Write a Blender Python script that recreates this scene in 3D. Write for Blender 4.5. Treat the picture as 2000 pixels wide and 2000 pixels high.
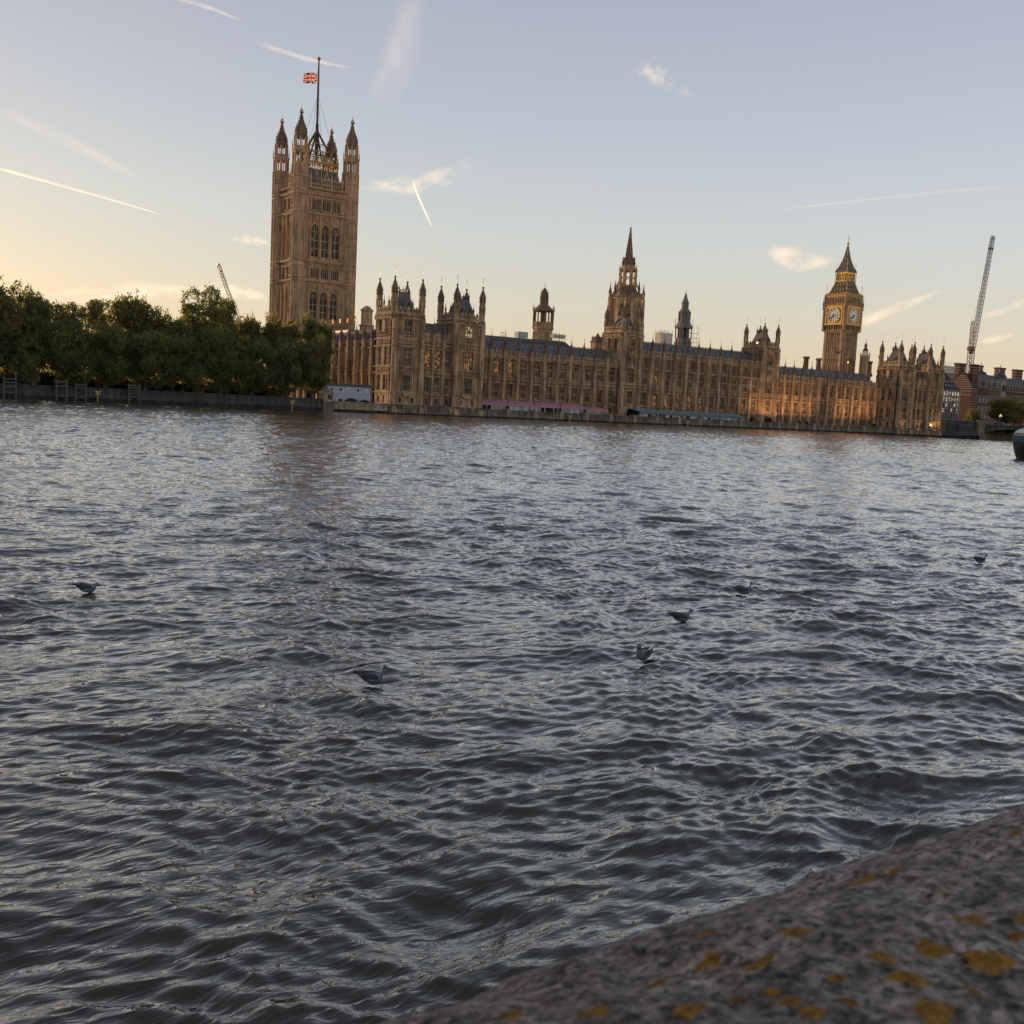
import bpy, bmesh, math, random
import numpy as np
from mathutils import Vector, Matrix

# ------------------------------------------------------------------ scene, camera, light
SC = bpy.context.scene
COL = SC.collection
R = math.radians
for o in list(bpy.data.objects):
    bpy.data.objects.remove(o)

CAM_H = 4.0
cam_data = bpy.data.cameras.new("camera")
cam = bpy.data.objects.new("camera", cam_data)
COL.objects.link(cam)
yaw, pitch, roll = R(34.896), R(-5.915), R(2.822)
fwd = Vector((math.sin(yaw) * math.cos(pitch), math.cos(yaw) * math.cos(pitch), math.sin(pitch)))
rgt = Vector((math.cos(yaw), -math.sin(yaw), 0))
upv = rgt.cross(fwd)
r2 = rgt * math.cos(roll) + upv * math.sin(roll)
u2 = -rgt * math.sin(roll) + upv * math.cos(roll)
m = Matrix((r2, u2, -fwd)).transposed().to_4x4()
m.translation = Vector((0, 0, CAM_H))
cam.matrix_world = m
cam_data.sensor_width = 36
cam_data.lens = 36 * 1994.08 / 2000
cam_data.clip_start = 0.05
cam_data.clip_end = 60000
cam_data.dof.use_dof = True
cam_data.dof.focus_distance = 150
cam_data.dof.aperture_fstop = 19
SC.camera = cam

SUN_EL, SUN_AZ = 3.2, -10.5           # azimuth in degrees from +Y towards +X
world = bpy.data.worlds.new("World")
SC.world = world
world.use_nodes = True
nt = world.node_tree
bg = nt.nodes["Background"]
sky = nt.nodes.new("ShaderNodeTexSky")
sky.sky_type = 'NISHITA'
sky.sun_disc = False
sky.sun_elevation = R(SUN_EL)
sky.sun_rotation = R(SUN_AZ)
sky.altitude = 20
sky.air_density = 1.0
sky.dust_density = 1.2
sky.ozone_density = 1.2
def wn(kind, **kw):
    q = nt.nodes.new(kind)
    for k, v in kw.items(): setattr(q, k, v)
    return q
def wmath(op, a, b=None, clamp=False):
    q = wn("ShaderNodeMath", operation=op, use_clamp=clamp)
    for i, val in enumerate((a, b)):
        if val is None: continue
        if isinstance(val, (int, float)): q.inputs[i].default_value = val
        else: nt.links.new(val, q.inputs[i])
    return q.outputs[0]
def wmix(fac, a, b, mode='MIX'):
    q = wn("ShaderNodeMix", data_type='RGBA', blend_type=mode)
    for i, val in ((0, fac), (6, a), (7, b)):
        if isinstance(val, (int, float)): q.inputs[i].default_value = val
        elif isinstance(val, tuple): q.inputs[i].default_value = (*val, 1)
        else: nt.links.new(val, q.inputs[i])
    return q.outputs[2]
WS = 0.15
geo = wn("ShaderNodeTexCoord")
sep = wn("ShaderNodeSeparateXYZ"); nt.links.new(geo.outputs['Generated'], sep.inputs[0])
zel = wmath('MAXIMUM', sep.outputs[2], 0.0)
gr = wn("ShaderNodeValToRGB")
pts = [(0.0, (.58,.44,.285)), (.05, (.575,.475,.345)), (.10, (.535,.505,.425)), (.17, (.475,.50,.50)), (.25, (.395,.43,.495)),
       (.35, (.335,.362,.44)), (.55, (.20,.225,.28)), (1.0, (.105,.118,.15))]
el = gr.color_ramp.elements
while len(el) < len(pts): el.new(.5)
for e, (p_, c_) in zip(el, pts):
    e.position = p_; e.color = (*c_, 1)
nt.links.new(zel, gr.inputs[0])
hx_, hy_ = math.sin(R(SUN_AZ)), math.cos(R(SUN_AZ))
dot = wmath('ADD', wmath('MULTIPLY', sep.outputs[0], hx_), wmath('MULTIPLY', sep.outputs[1], hy_))
w6 = wmath('POWER', wmath('MAXIMUM', dot, 0.0), 7.0)
g1 = wmath('MULTIPLY', w6, wmath('POWER', 2.718, wmath('MULTIPLY', zel, -9.0)))
g2 = wmath('MULTIPLY', w6, wmath('POWER', 2.718, wmath('MULTIPLY', zel, -2.5)))
glow = wmix(1.0, wmix(g1, (0, 0, 0), (.17, .10, -.02)), wmix(g2, (0, 0, 0), (.15, .125, .08)), 'ADD')
dim = wmath('ADD', 1.2, wmath('MULTIPLY', dot, -0.22))
art = wmix(1.0, wmix(1.0, gr.outputs[0], glow, 'ADD'), dim, 'MULTIPLY')
art = wmix(1.0, art, (1/WS, 1/WS, 1/WS), 'MULTIPLY')
nt.links.new(wmix(0.88, sky.outputs[0], art), bg.inputs[0])
bg.inputs[1].default_value = WS

sun_data = bpy.data.lights.new("sun", 'SUN')
sun_data.energy = 4.5
sun_data.color = (1.0, 0.66, 0.36)
sun_data.angle = R(0.5)
sun = bpy.data.objects.new("sun", sun_data)
COL.objects.link(sun)
sdir = Vector((math.sin(R(SUN_AZ)) * math.cos(R(SUN_EL)), math.cos(R(SUN_AZ)) * math.cos(R(SUN_EL)), math.sin(R(SUN_EL))))
sun.rotation_euler = sdir.to_track_quat('Z', 'Y').to_euler()

SC.view_settings.view_transform = 'Standard'
SC.view_settings.look = 'None'
SC.view_settings.exposure = 0.34
SC.view_settings.gamma = 1.0

# ------------------------------------------------------------------ helpers
def tag(o, label=None, cat=None, group=None, kind=None):
    if label: o['label'] = label
    if cat: o['category'] = cat
    if group: o['group'] = group
    if kind: o['kind'] = kind
    return o

def thing(name, loc=(0, 0, 0), label=None, cat=None, group=None):
    o = bpy.data.objects.new(name, None)
    COL.objects.link(o)
    o.location = loc
    return tag(o, label, cat, group)

class MB:
    """collects shapes, links them as one mesh object"""
    def __init__(s):
        s.v = []; s.f = []; s.m = []
    def _add(s, vs, fs, m=0, fr=None):
        b = len(s.v)
        if fr is not None: vs = [fr(*p) for p in vs]
        s.v += vs
        s.f += [tuple(i + b for i in f) for f in fs]
        s.m += [m] * len(fs)
    def box(s, x0, x1, y0, y1, z0, z1, m=0, fr=None):
        s._add([(x0,y0,z0),(x1,y0,z0),(x1,y1,z0),(x0,y1,z0),(x0,y0,z1),(x1,y0,z1),(x1,y1,z1),(x0,y1,z1)],
               [(0,3,2,1),(4,5,6,7),(0,1,5,4),(1,2,6,5),(2,3,7,6),(3,0,4,7)], m, fr)
    def hexa(s, p, m=0, fr=None):
        s._add(list(p), [(0,3,2,1),(4,5,6,7),(0,1,5,4),(1,2,6,5),(2,3,7,6),(3,0,4,7)], m, fr)
    def prism(s, poly, d0, d1, m=0, fr=None):
        """polygon in (s,z), extruded along d"""
        n = len(poly)
        vs = [(a, d0, z) for a, z in poly] + [(a, d1, z) for a, z in poly]
        fs = [tuple(range(n)), tuple(range(2*n-1, n-1, -1))]
        fs += [(i, i+n, (i+1) % n + n, (i+1) % n) for i in range(n)]
        s._add(vs, fs, m, fr)
    def lathe(s, cx, cy, prof, n=8, m=0, rot=None, caps=True, sx=1, sy=1):
        rot = math.pi / n if rot is None else rot
        b = len(s.v)
        for r, z in prof:
            for i in range(n):
                a = rot + 2*math.pi*i/n
                s.v.append((cx + r*math.cos(a)*sx, cy + r*math.sin(a)*sy, z))
        for k in range(len(prof)-1):
            for i in range(n):
                j = (i+1) % n
                s.f.append((b+k*n+i, b+k*n+j, b+(k+1)*n+j, b+(k+1)*n+i)); s.m.append(m)
        if caps:
            s.f.append(tuple(b+i for i in range(n-1, -1, -1))); s.m.append(m)
            s.f.append(tuple(b+(len(prof)-1)*n+i for i in range(n))); s.m.append(m)
    def bar(s, a, b, r, m=0, n=4):
        a = Vector(a); b = Vector(b); d = (b-a)
        if d.length < 1e-6: return
        q = d.to_track_quat('Z', 'Y')
        k = len(s.v)
        for e in (a, b):
            for i in range(n):
                t = 2*math.pi*(i+.5)/n
                s.v.append(tuple(e + q @ Vector((r*math.cos(t), r*math.sin(t), 0))))
        for i in range(n):
            j = (i+1) % n
            s.f.append((k+i, k+j, k+n+j, k+n+i)); s.m.append(m)
        s.f.append(tuple(k+i for i in range(n-1,-1,-1))); s.m.append(m)
        s.f.append(tuple(k+n+i for i in range(n))); s.m.append(m)
    def build(s, name, mats, parent=None, smooth=False, loc=None):
        me = bpy.data.meshes.new(name)
        me.from_pydata(s.v, [], s.f)
        if not isinstance(mats, (list, tuple)): mats = [mats]
        for mt in mats: me.materials.append(mt)
        me.polygons.foreach_set('material_index', s.m)
        if smooth: me.polygons.foreach_set('use_smooth', [True]*len(s.f))
        me.update()
        return link(name, me, parent, loc)

def link(name, me, parent=None, loc=None):
    o = bpy.data.objects.new(name, me)
    COL.objects.link(o)
    if parent is not None: o.parent = parent
    if loc is not None: o.location = loc
    return o

def FE(Y):
    return lambda s, d, z: (s, Y - d, z)          # wall facing the river
def FS(X):
    return lambda s, d, z: (X - d, s, z)          # wall facing downstream of the picture (left)

# ------------------------------------------------------------------ materials
MATS = {}
def newmat(name):
    mt = bpy.data.materials.new(name); mt.use_nodes = True
    MATS[name] = mt
    n = mt.node_tree.nodes; l = mt.node_tree.links
    return mt, n, l, n["Principled BSDF"]

def ramp(n, pts):
    r = n.new("ShaderNodeValToRGB")
    e = r.color_ramp.elements
    while len(e) < len(pts): e.new(0.5)
    for q, (p, c) in zip(e, pts):
        q.position = p
        q.color = (*c, 1) if len(c) == 3 else c
    return r

def noise(n, l, vec, scale, detail=4, rough=0.55, stretch=None):
    t = n.new("ShaderNodeTexNoise")
    t.inputs['Scale'].default_value = scale
    t.inputs['Detail'].default_value = detail
    t.inputs['Roughness'].default_value = rough
    if stretch:
        mp = n.new("ShaderNodeMapping"); mp.inputs['Scale'].default_value = stretch
        l.new(vec, mp.inputs[0]); vec = mp.outputs[0]
    l.new(vec, t.inputs['Vector'])
    return t

def mixc(n, l, fac, a, b, mode='MIX'):
    x = n.new("ShaderNodeMix"); x.data_type = 'RGBA'; x.blend_type = mode
    for sock, val in ((x.inputs[0], fac), (x.inputs[6], a), (x.inputs[7], b)):
        if hasattr(val, 'is_linked') or hasattr(val, 'links'): l.new(val, sock)
        elif isinstance(val, (int, float)): sock.default_value = val
        else: sock.default_value = (*val, 1)
    return x.outputs[2]

def plain(name, col, rough=0.7, metal=0.0, var=0.12, scale=2.0, spec=None, emis=None, estr=0):
    mt, n, l, p = newmat(name)
    tc = n.new("ShaderNodeTexCoord")
    t = noise(n, l, tc.outputs['Object'], scale)
    c = [max(0, x*(1-var)) for x in col]; d = [min(1, x*(1+var)) for x in col]
    r = ramp(n, [(0.3, c), (0.7, d)])
    l.new(t.outputs[0], r.inputs[0]); l.new(r.outputs[0], p.inputs['Base Color'])
    p.inputs['Roughness'].default_value = rough
    p.inputs['Metallic'].default_value = metal
    if emis:
        p.inputs['Emission Color'].default_value = (*emis, 1)
        p.inputs['Emission Strength'].default_value = estr
    return mt
# ------------------------------------------------------------------ river
rng = np.random.default_rng(11)
NW = 130
W_L = np.exp(rng.uniform(math.log(0.16), math.log(5.0), NW))
W_L.sort()
W_TH = R(24) + rng.normal(0, R(34), NW)              # travel axis, measured from +Y to +X
W_PH = rng.uniform(0, 2*math.pi, NW)
_sl = 0.8*np.exp(-((np.log(W_L) - math.log(1.45)) / 0.5) ** 2) + 0.85 * np.exp(-((np.log(W_L) - math.log(0.30)) / 0.5) ** 2) + 0.12
_sl *= rng.uniform(0.6, 1.3, NW)
W_S = _sl / math.sqrt((_sl ** 2).sum() / 2) * 0.235     # rms slope
W_K = 2*math.pi / W_L
W_A = W_S / W_K
W_KX = W_K*np.sin(W_TH); W_KY = W_K*np.cos(W_TH)

def gust(x, y):
    return 1.0 + 0.22*np.sin(0.11*x+0.05*y+1.0)*np.sin(0.045*x-0.13*y+0.4) + 0.2*np.sin(0.037*x+0.021*y)*np.sin(0.05*y-0.013*x+2.0) + 0.12*np.sin(0.31*x-0.12*y)*np.sin(0.27*y+0.08*x)

def waves(x, y, dr=None):
    z = np.zeros_like(x); hx = np.zeros_like(x); hy = np.zeros_like(x)
    g = gust(x, y).astype(np.float32)
    wx = x + 0.35*np.sin(0.55*y+0.21*x) + 0.2*np.sin(1.1*x-0.5*y)
    wy = y + 0.35*np.sin(0.48*x-0.3*y+1.3) + 0.2*np.sin(0.9*y+0.7*x)
    for i in range(NW):
        ph = W_KX[i]*wx + W_KY[i]*wy + W_PH[i]
        a = W_A[i]
        if dr is not None:
            t = np.clip((W_L[i]/dr - 0.6)/0.7, 0, 1)
            if t.max() <= 0: continue
            a = a*t
        c = np.cos(ph); s = np.sin(ph)
        z += a*c
        q = 0.5*a
        hx -= q*s*math.sin(W_TH[i]); hy -= q*s*math.cos(W_TH[i])
    return z*g, hx*g, hy*g

def build_river():
    NA, NR = 2250, 2050
    az = np.linspace(R(-34), R(98), NA)
    rr = 1.6*np.exp(np.linspace(0, math.log(420/1.6), NR))
    Rg, Ag = np.meshgrid(rr, az, indexing='ij')
    x = (Rg*np.sin(Ag)).ravel().astype(np.float32); y = (Rg*np.cos(Ag)).ravel().astype(np.float32)
    dr = np.maximum(Rg.ravel()*math.log(420/1.6)/NR, Rg.ravel()*(az[1]-az[0])).astype(np.float32)
    z, hx, hy = waves(x, y, dr)
    co = np.stack([x+hx, y+hy, z], -1).astype(np.float32)
    idx = np.arange(NR*NA).reshape(NR, NA)
    f = np.stack([idx[:-1,:-1], idx[:-1,1:], idx[1:,1:], idx[1:,:-1]], -1).reshape(-1, 4)
    f = f[:, ::-1]
    me = bpy.data.meshes.new("river")
    me.vertices.add(len(co)); me.vertices.foreach_set('co', co.ravel())
    me.loops.add(f.size); me.loops.foreach_set('vertex_index', f.ravel().astype(np.int32))
    me.polygons.add(len(f))
    me.polygons.foreach_set('loop_start', np.arange(0, f.size, 4, dtype=np.int32))
    me.polygons.foreach_set('use_smooth', np.ones(len(f), dtype=bool))
    me.update(calc_edges=True)
    # slope of the ripples too short for the mesh, carried as micro roughness
    drr = np.maximum(rr*math.log(420/1.6)/NR, rr*(az[1]-az[0]))
    T = np.clip((W_L[None, :]/drr[:, None]-0.6)/0.7, 0, 1)
    miss = np.sqrt(((W_S[None, :]**2)/2*(1-T**2)).sum(1))
    ch = np.repeat(miss.astype(np.float32)[:, None], NA, axis=1).ravel()
    at = me.attributes.new("chop", 'FLOAT', 'POINT'); at.data.foreach_set('value', ch)
    mt, n, l, p = newmat("river_water")
    ca = n.new("ShaderNodeAttribute"); ca.attribute_name = "chop"
    cm = n.new("ShaderNodeMapRange"); cm.inputs[1].default_value = 0.03; cm.inputs[2].default_value = 0.16; cm.inputs[3].default_value = 0.015; cm.inputs[4].default_value = 0.07
    l.new(ca.outputs['Fac'], cm.inputs[0]); l.new(cm.outputs[0], p.inputs['Roughness']); l.new(cm.outputs[0], p.inputs['Coat Roughness'])
    p.inputs['Base Color'].default_value = (0.042, 0.034, 0.018, 1)
    p.inputs['Roughness'].default_value = 0.015; p.inputs['Specular IOR Level'].default_value = 0.6
    p.inputs['IOR'].default_value = 1.34; p.inputs['Coat Weight'].default_value = 1.0; p.inputs['Coat Roughness'].default_value = 0.02; p.inputs['Coat IOR'].default_value = 1.5
    tc = n.new("ShaderNodeTexCoord")
    def ripples(rot, scale, stretch, dist, strength, prev=None, detail=1.0):
        """sharp crested ripples: ridged noise drawn out along the crests"""
        mp = n.new("ShaderNodeMapping"); mp.inputs['Rotation'].default_value = (0, 0, R(rot)); mp.inputs['Scale'].default_value = stretch
        l.new(tc.outputs['Object'], mp.inputs[0])
        q = noise(n, l, mp.outputs[0], scale, detail, 0.45)
        q.inputs['Distortion'].default_value = 0.35
        s1 = n.new("ShaderNodeMath"); s1.operation = 'SUBTRACT'; l.new(q.outputs[0], s1.inputs[0]); s1.inputs[1].default_value = 0.5
        s2 = n.new("ShaderNodeMath"); s2.operation = 'ABSOLUTE'; l.new(s1.outputs[0], s2.inputs[0])
        s3 = n.new("ShaderNodeMath"); s3.operation = 'MULTIPLY_ADD'; l.new(s2.outputs[0], s3.inputs[0]); s3.inputs[1].default_value = -1.6; l.new(q.outputs[0], s3.inputs[2])
        bp = n.new("ShaderNodeBump"); bp.inputs['Distance'].default_value = dist; bp.inputs['Strength'].default_value = strength
        l.new(s3.outputs[0], bp.inputs['Height'])
        if prev: l.new(prev.outputs[0], bp.inputs['Normal'])
        return bp
    b1 = ripples(22, 2.6, (0.55, 1.5, 1.0), 0.036, 0.9, None, 1.5)
    b2 = ripples(-14, 6.5, (0.5, 1.6, 1.0), 0.012, 0.85, b1)
    b2 = ripples(38, 15.0, (0.55, 1.5, 1.0), 0.004, 0.8, b2)
    l.new(b2.outputs[0], p.inputs['Normal']); l.new(b2.outputs[0], p.inputs['Coat Normal'])
    me.materials.append(mt)
    o = link("river", me)
    tag(o, "grey choppy tidal river water filling the lower part of the picture", None, None, "structure")
    return o
river = build_river()
bed = MB(); bed.box(-400, 1500, -60, 268, -6.0, -1.2)
mud = plain("river_mud", (0.04, 0.034, 0.024), 0.9)
o = bed.build("river_bed", mud); tag(o, None, None, None, "structure")
# ------------------------------------------------------------------ stone, slate, glass
def stone_mat(name, light, dark, sc=0.35, soot=0.5, rough=0.92):
    mt, n, l, p = newmat(name)
    tc = n.new("ShaderNodeTexCoord")
    g = n.new("ShaderNodeNewGeometry")
    big = noise(n, l, g.outputs['Position'], sc, 5, 0.6)
    blk = noise(n, l, g.outputs['Position'], 2.2, 3, 0.6, (1, 1, 1.6))
    strk = noise(n, l, g.outputs['Position'], 0.9, 3, 0.5, (1.2, 1.2, 0.12))
    r1 = ramp(n, [(0.32, dark), (0.62, light)]); l.new(big.outputs[0], r1.inputs[0])
    r2 = ramp(n, [(0.30, (0.62,)*3), (0.55, (1,)*3), (0.72, (1.22, 1.2, 1.15))]); l.new(blk.outputs[0], r2.inputs[0])
    r3 = ramp(n, [(0.38, (1-soot*0.7,)*3), (0.6, (1,)*3)]); l.new(strk.outputs[0], r3.inputs[0])
    c = mixc(n, l, 1.0, r1.outputs[0], r2.outputs[0], 'MULTIPLY')
    c = mixc(n, l, 1.0, c, r3.outputs[0], 'MULTIPLY')
    l.new(c, p.inputs['Base Color'])
    p.inputs['Roughness'].default_value = rough
    p.inputs['Specular IOR Level'].default_value = 0.25
    fine = noise(n, l, g.outputs['Position'], 3.5, 4, 0.65)
    b = n.new("ShaderNodeBump"); b.inputs['Distance'].default_value = 0.18; b.inputs['Strength'].default_value = 0.55
    l.new(fine.outputs[0], b.inputs['Height']); l.new(b.outputs[0], p.inputs['Normal'])
    return mt
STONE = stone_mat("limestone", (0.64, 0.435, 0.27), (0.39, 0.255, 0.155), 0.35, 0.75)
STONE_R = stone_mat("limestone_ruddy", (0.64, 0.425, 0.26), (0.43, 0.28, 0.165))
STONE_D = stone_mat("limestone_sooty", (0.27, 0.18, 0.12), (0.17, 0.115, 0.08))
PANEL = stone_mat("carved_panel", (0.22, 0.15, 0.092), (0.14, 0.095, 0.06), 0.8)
STONE_W = stone_mat("sooty_shaded_ashlar", (0.36, 0.235, 0.14), (0.215, 0.138, 0.083), 0.5, 0.8)  # recessed walls: soot plus the shadow of unmodelled carving, both in the colour
WALLST = stone_mat("river_wall_stone", (0.27, 0.225, 0.165), (0.15, 0.125, 0.095), 0.3, 0.8)
WEED = stone_mat("wet_wall_stone", (0.05, 0.05, 0.04), (0.02, 0.02, 0.018), 0.6, 0.6)
GRANITE_D = stone_mat("garden_wall_granite", (0.10, 0.095, 0.09), (0.06, 0.058, 0.056), 0.2, 0.6)

def glass_mat(name, col=(0.015, 0.016, 0.02), em=None, st=0.0):
    mt, n, l, p = newmat(name)
    p.inputs['Base Color'].default_value = (*col, 1)
    p.inputs['Roughness'].default_value = 0.2
    p.inputs['Specular IOR Level'].default_value = 0.3
    g = n.new("ShaderNodeNewGeometry")
    a = noise(n, l, g.outputs['Position'], 1.1, 2)
    b = n.new("ShaderNodeBump"); b.inputs['Distance'].default_value = 0.35; b.inputs['Strength'].default_value = 0.5
    l.new(a.outputs[0], b.inputs['Height']); l.new(b.outputs[0], p.inputs['Normal'])
    vo = n.new("ShaderNodeTexVoronoi"); vo.inputs['Scale'].default_value = 0.55; l.new(g.outputs['Position'], vo.inputs['Vector'])
    sc_ = n.new("ShaderNodeSeparateColor"); l.new(vo.outputs['Color'], sc_.inputs[0])
    rb = ramp(n, [(0.0, col), (0.62, col), (0.72, (0.05, 0.048, 0.045)), (0.86, (0.06, 0.055, 0.05)), (0.93, (0.20, 0.18, 0.15))]); l.new(sc_.outputs[0], rb.inputs[0])
    l.new(rb.outputs[0], p.inputs['Base Color'])
    if em:
        e = noise(n, l, g.outputs['Position'], 1.4, 3)
        r = ramp(n, [(0.42, (0, 0, 0)), (0.62, em)]); l.new(e.outputs[0], r.inputs[0])
        l.new(r.outputs[0], p.inputs['Emission Color'])
        p.inputs['Emission Strength'].default_value = st
    return mt
GLASS = glass_mat("leaded_glass")
GLASS_L = glass_mat("lamplit_glass", em=(1.0, 0.45, 0.14), st=0.3)
GLASS_Y = glass_mat("bright_lamplit_glass", em=(1.0, 0.72, 0.35), st=0.45)
SLATE, n, l, p = newmat("iron_roof_tiles")
g = n.new("ShaderNodeNewGeometry")
a = noise(n, l, g.outputs['Position'], 0.6, 4, 0.6); b = noise(n, l, g.outputs['Position'], 3.5, 2, 0.6, (1, 1, 2.2))
r_ = ramp(n, [(0.3, (0.080, 0.076, 0.078)), (0.7, (0.145, 0.138, 0.140))]); l.new(a.outputs[0], r_.inputs[0])
r2_ = ramp(n, [(0.35, (0.75,)*3), (0.65, (1.2,)*3)]); l.new(b.outputs[0], r2_.inputs[0])
l.new(mixc(n, l, 1.0, r_.outputs[0], r2_.outputs[0], 'MULTIPLY'), p.inputs['Base Color'])
p.inputs['Roughness'].default_value = 0.55
LEAD = plain("lead_roof", (0.10, 0.10, 0.105), 0.6)
IRON = plain("black_iron", (0.02, 0.02, 0.022), 0.5)
GILT = plain("gilding", (0.62, 0.38, 0.11), 0.40, 0.85, 0.2, 1.5)
GILT_S = plain("gilded_stone", (0.46, 0.29, 0.11), 0.6, 0.35, 0.25, 2.0)
DARKV = plain("dark_opening", (0.012, 0.011, 0.010), 0.9)
WHITE = plain("white_paint", (0.72, 0.72, 0.70), 0.5)

# ------------------------------------------------------------------ small gothic pieces
def arch_poly(c, w, z0, zs, zt, k=5):
    """pointed arch outline: springing zs, tip zt"""
    h = w/2
    left = [(c-h, z0)]
    for i in range(k+1):
        t = i/k
        left.append((c-h*(1-t)**1.0 * (1-0.25*math.sin(math.pi*t)*-1)*1.0 if False else c-h*math.cos(t*math.pi/2)**0.9, zs+(zt-zs)*math.sin(t*math.pi/2)**0.95))
    right = [(2*c-a, z) for a, z in left[::-1]][1:]
    return left + right

def spike(mb, x, y, z0, r, h, m=0, n=4, fin=True):
    prof = [(r*1.15, z0), (r*1.15, z0+0.06*h), (r*0.8, z0+0.08*h), (r*0.8, z0+0.34*h), (r*1.2, z0+0.36*h), (r*1.1, z0+0.42*h), (r*0.55, z0+0.58*h), (r*0.25, z0+0.76*h), (r*0.12, z0+0.8*h)]
    if fin: prof += [(r*0.42, z0+0.815*h), (r*0.36, z0+0.84*h), (r*0.08, z0+0.86*h), (0.045, z0+h)]
    mb.lathe(x, y, prof, n, m)

def turret(mb, x, y, z0, zpar, r, ztip, m=0, md=1, n=8, open_=True):
    """octagonal corner turret of the pavilions: shaft, pierced lantern, ogee cap, vane"""
    L = ztip - zpar
    mb.lathe(x, y, [(r, z0), (r, zpar-0.3), (r*1.18, zpar-0.15), (r*1.18, zpar+0.15), (r*0.95, zpar+0.3), (r*0.95, zpar+0.20*L), (r*1.12, zpar+0.21*L), (r*1.12, zpar+0.23*L)], n, m)
    za, zb, zc = zpar+0.23*L, zpar+0.37*L, zpar+0.50*L
    for lo, hi, rr in ((za, zb, r*0.92), (zb+0.03*L, zc, r*0.82)):
        for i in range(n):
            a = math.pi/n + 2*math.pi*i/n
            px, py = x+rr*0.9*math.cos(a), y+rr*0.9*math.sin(a)
            mb.box(px-0.15, px+0.15, py-0.15, py+0.15, lo, hi, m)
        mb.lathe(x, y, [(rr*1.1, hi-0.12*(hi-lo)), (rr*1.1, hi)], n, m)
        if not open_: mb.lathe(x, y, [(rr*0.7, lo), (rr*0.7, hi)], n, md)
    mb.lathe(x, y, [(r*1.1, zb), (r*1.1, zb+0.03*L), (r*.9, zb+0.03*L)], n, m)
    mb.lathe(x, y, [(r*1.08, zc), (r*1.16, zc+0.02*L), (r*1.0, zc+0.05*L), (r*1.05, zc+0.10*L), (r*0.86, zc+0.17*L), (r*0.5, zc+0.25*L), (r*0.26, zc+0.32*L), (r*0.2, zc+0.37*L), (r*0.42, zc+0.38*L), (r*0.36, zc+0.40*L), (r*0.1, zc+0.41*L)], n, md)
    for k in range(4):
        zz = zc + (0.11+0.05*k)*L; q = r*(1.05-0.2*k)
        for a in (0, 1, 2, 3):
            t = math.pi/4 + a*math.pi/2
            mb.box(x+q*math.cos(t)-0.1, x+q*math.cos(t)+0.1, y+q*math.sin(t)-0.1, y+q*math.sin(t)+0.1, zz, zz+0.25, md)

def vane(mb, x, y, z0, h, m=0):
    mb.bar((x, y, z0), (x, y, z0+h), 0.06, m)
    mb.box(x-0.22, x, y-0.03, y+0.03, z0+h*0.66, z0+h*0.90, m)

def window_mesh(name, w, h, cols, arch=0.0, trans=1, glass=GLASS, mull=0.16, lintel=0.0):
    """one traceried window, origin at bottom centre, outward is -y"""
    mb = MB()
    hw = w/2
    mb.box(-hw, hw, 0.16, 0.2, 0, h, 1)
    for i in range(cols+1):
        x = -hw + w*i/cols
        t = mull if 0 < i < cols else mull*1.15
        xa = max(-hw, x-t/2); xb = min(hw, x+t/2)
        mb.box(xa, xb, -0.04, 0.12, 0, h, 0)
    for k in range(trans):
        z = h*(k+1)/(trans+1)*(0.94 if trans == 1 else 1)
        mb.box(-hw, hw, -0.05, 0.13, z-0.11, z+0.11, 0)
    mb.box(-hw, hw, -0.06, 0.14, -0.02, 0.14, 0)
    # cusped light heads
    lw = w/cols
    for zt in ([h] + [h*(k+1)/(trans+1)*0.94-0.11 for k in range(trans)]):
        for i in range(cols):
            c = -hw + lw*(i+.5)
            for sg in (-1, 1):
                mb.prism([(c+sg*lw/2, zt), (c+sg*lw/2, zt-lw*0.6), (c+sg*lw*0.28, zt-lw*0.2), (c, zt-0.02*lw), (c, zt)], -0.02, 0.11, 0)
    if arch > 0:      # tracery panel in the head
        z0 = h*(1-arch)
        mb.box(-hw, hw, -0.03, 0.12, z0-0.08, z0+0.06, 0)
        for i in range(cols*2+1):
            x = -hw + w*i/(cols*2)
            mb.box(x-0.05, x+0.05, -0.02, 0.11, z0, h, 0)
    me_obj = mb.build(name, [STONE, glass])
    me = me_obj.data
    bpy.data.objects.remove(me_obj)
    return me

WIN_ROT = {'E': 0.0, 'S': -math.pi/2}
def put_window(me, parent, s, z, plane, side='E'):
    o = bpy.data.objects.new("window", me); COL.objects.link(o); o.parent = parent
    if side == 'E': o.location = (s, plane, z)
    else: o.location = (plane, s, z); o.rotation_euler = (0, 0, -math.pi/2)
    return o

def wall_open(mb, fr, s0, s1, z0, z1, holes, depth=0.9, m=0):
    """solid wall s0..s1 x z0..z1 (d from -depth to 0) with rectangular holes [(a,b,za,zb)] butted around"""
    ss = sorted({s0, s1} | {h[0] for h in holes} | {h[1] for h in holes})
    for a, b in zip(ss, ss[1:]):
        if b-a < 1e-4: continue
        zz = sorted([(h[2], h[3]) for h in holes if h[0] <= a+1e-5 and h[1] >= b-1e-5])
        z = z0
        for za, zb in zz:
            if za > z: mb.box(a, b, -depth, 0, z, za, m, fr)
            z = zb
        if z1 > z: mb.box(a, b, -depth, 0, z, z1, m, fr)

def ribs(mb, fr, s0, s1, z0, z1, step, d=0.14, w=0.13, m=0, rails=0):
    k = max(1, round((s1-s0)/step))
    for i in range(k+1):
        s = s0+(s1-s0)*i/k
        mb.box(s-w/2, s+w/2, -0.02, d, z0, z1, m, fr)
    for j in range(rails):
        z = z0+(z1-z0)*(j+1)/(rails+1)
        mb.box(s0, s1, -0.02, d*0.8, z-0.08, z+0.08, m, fr)

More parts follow.
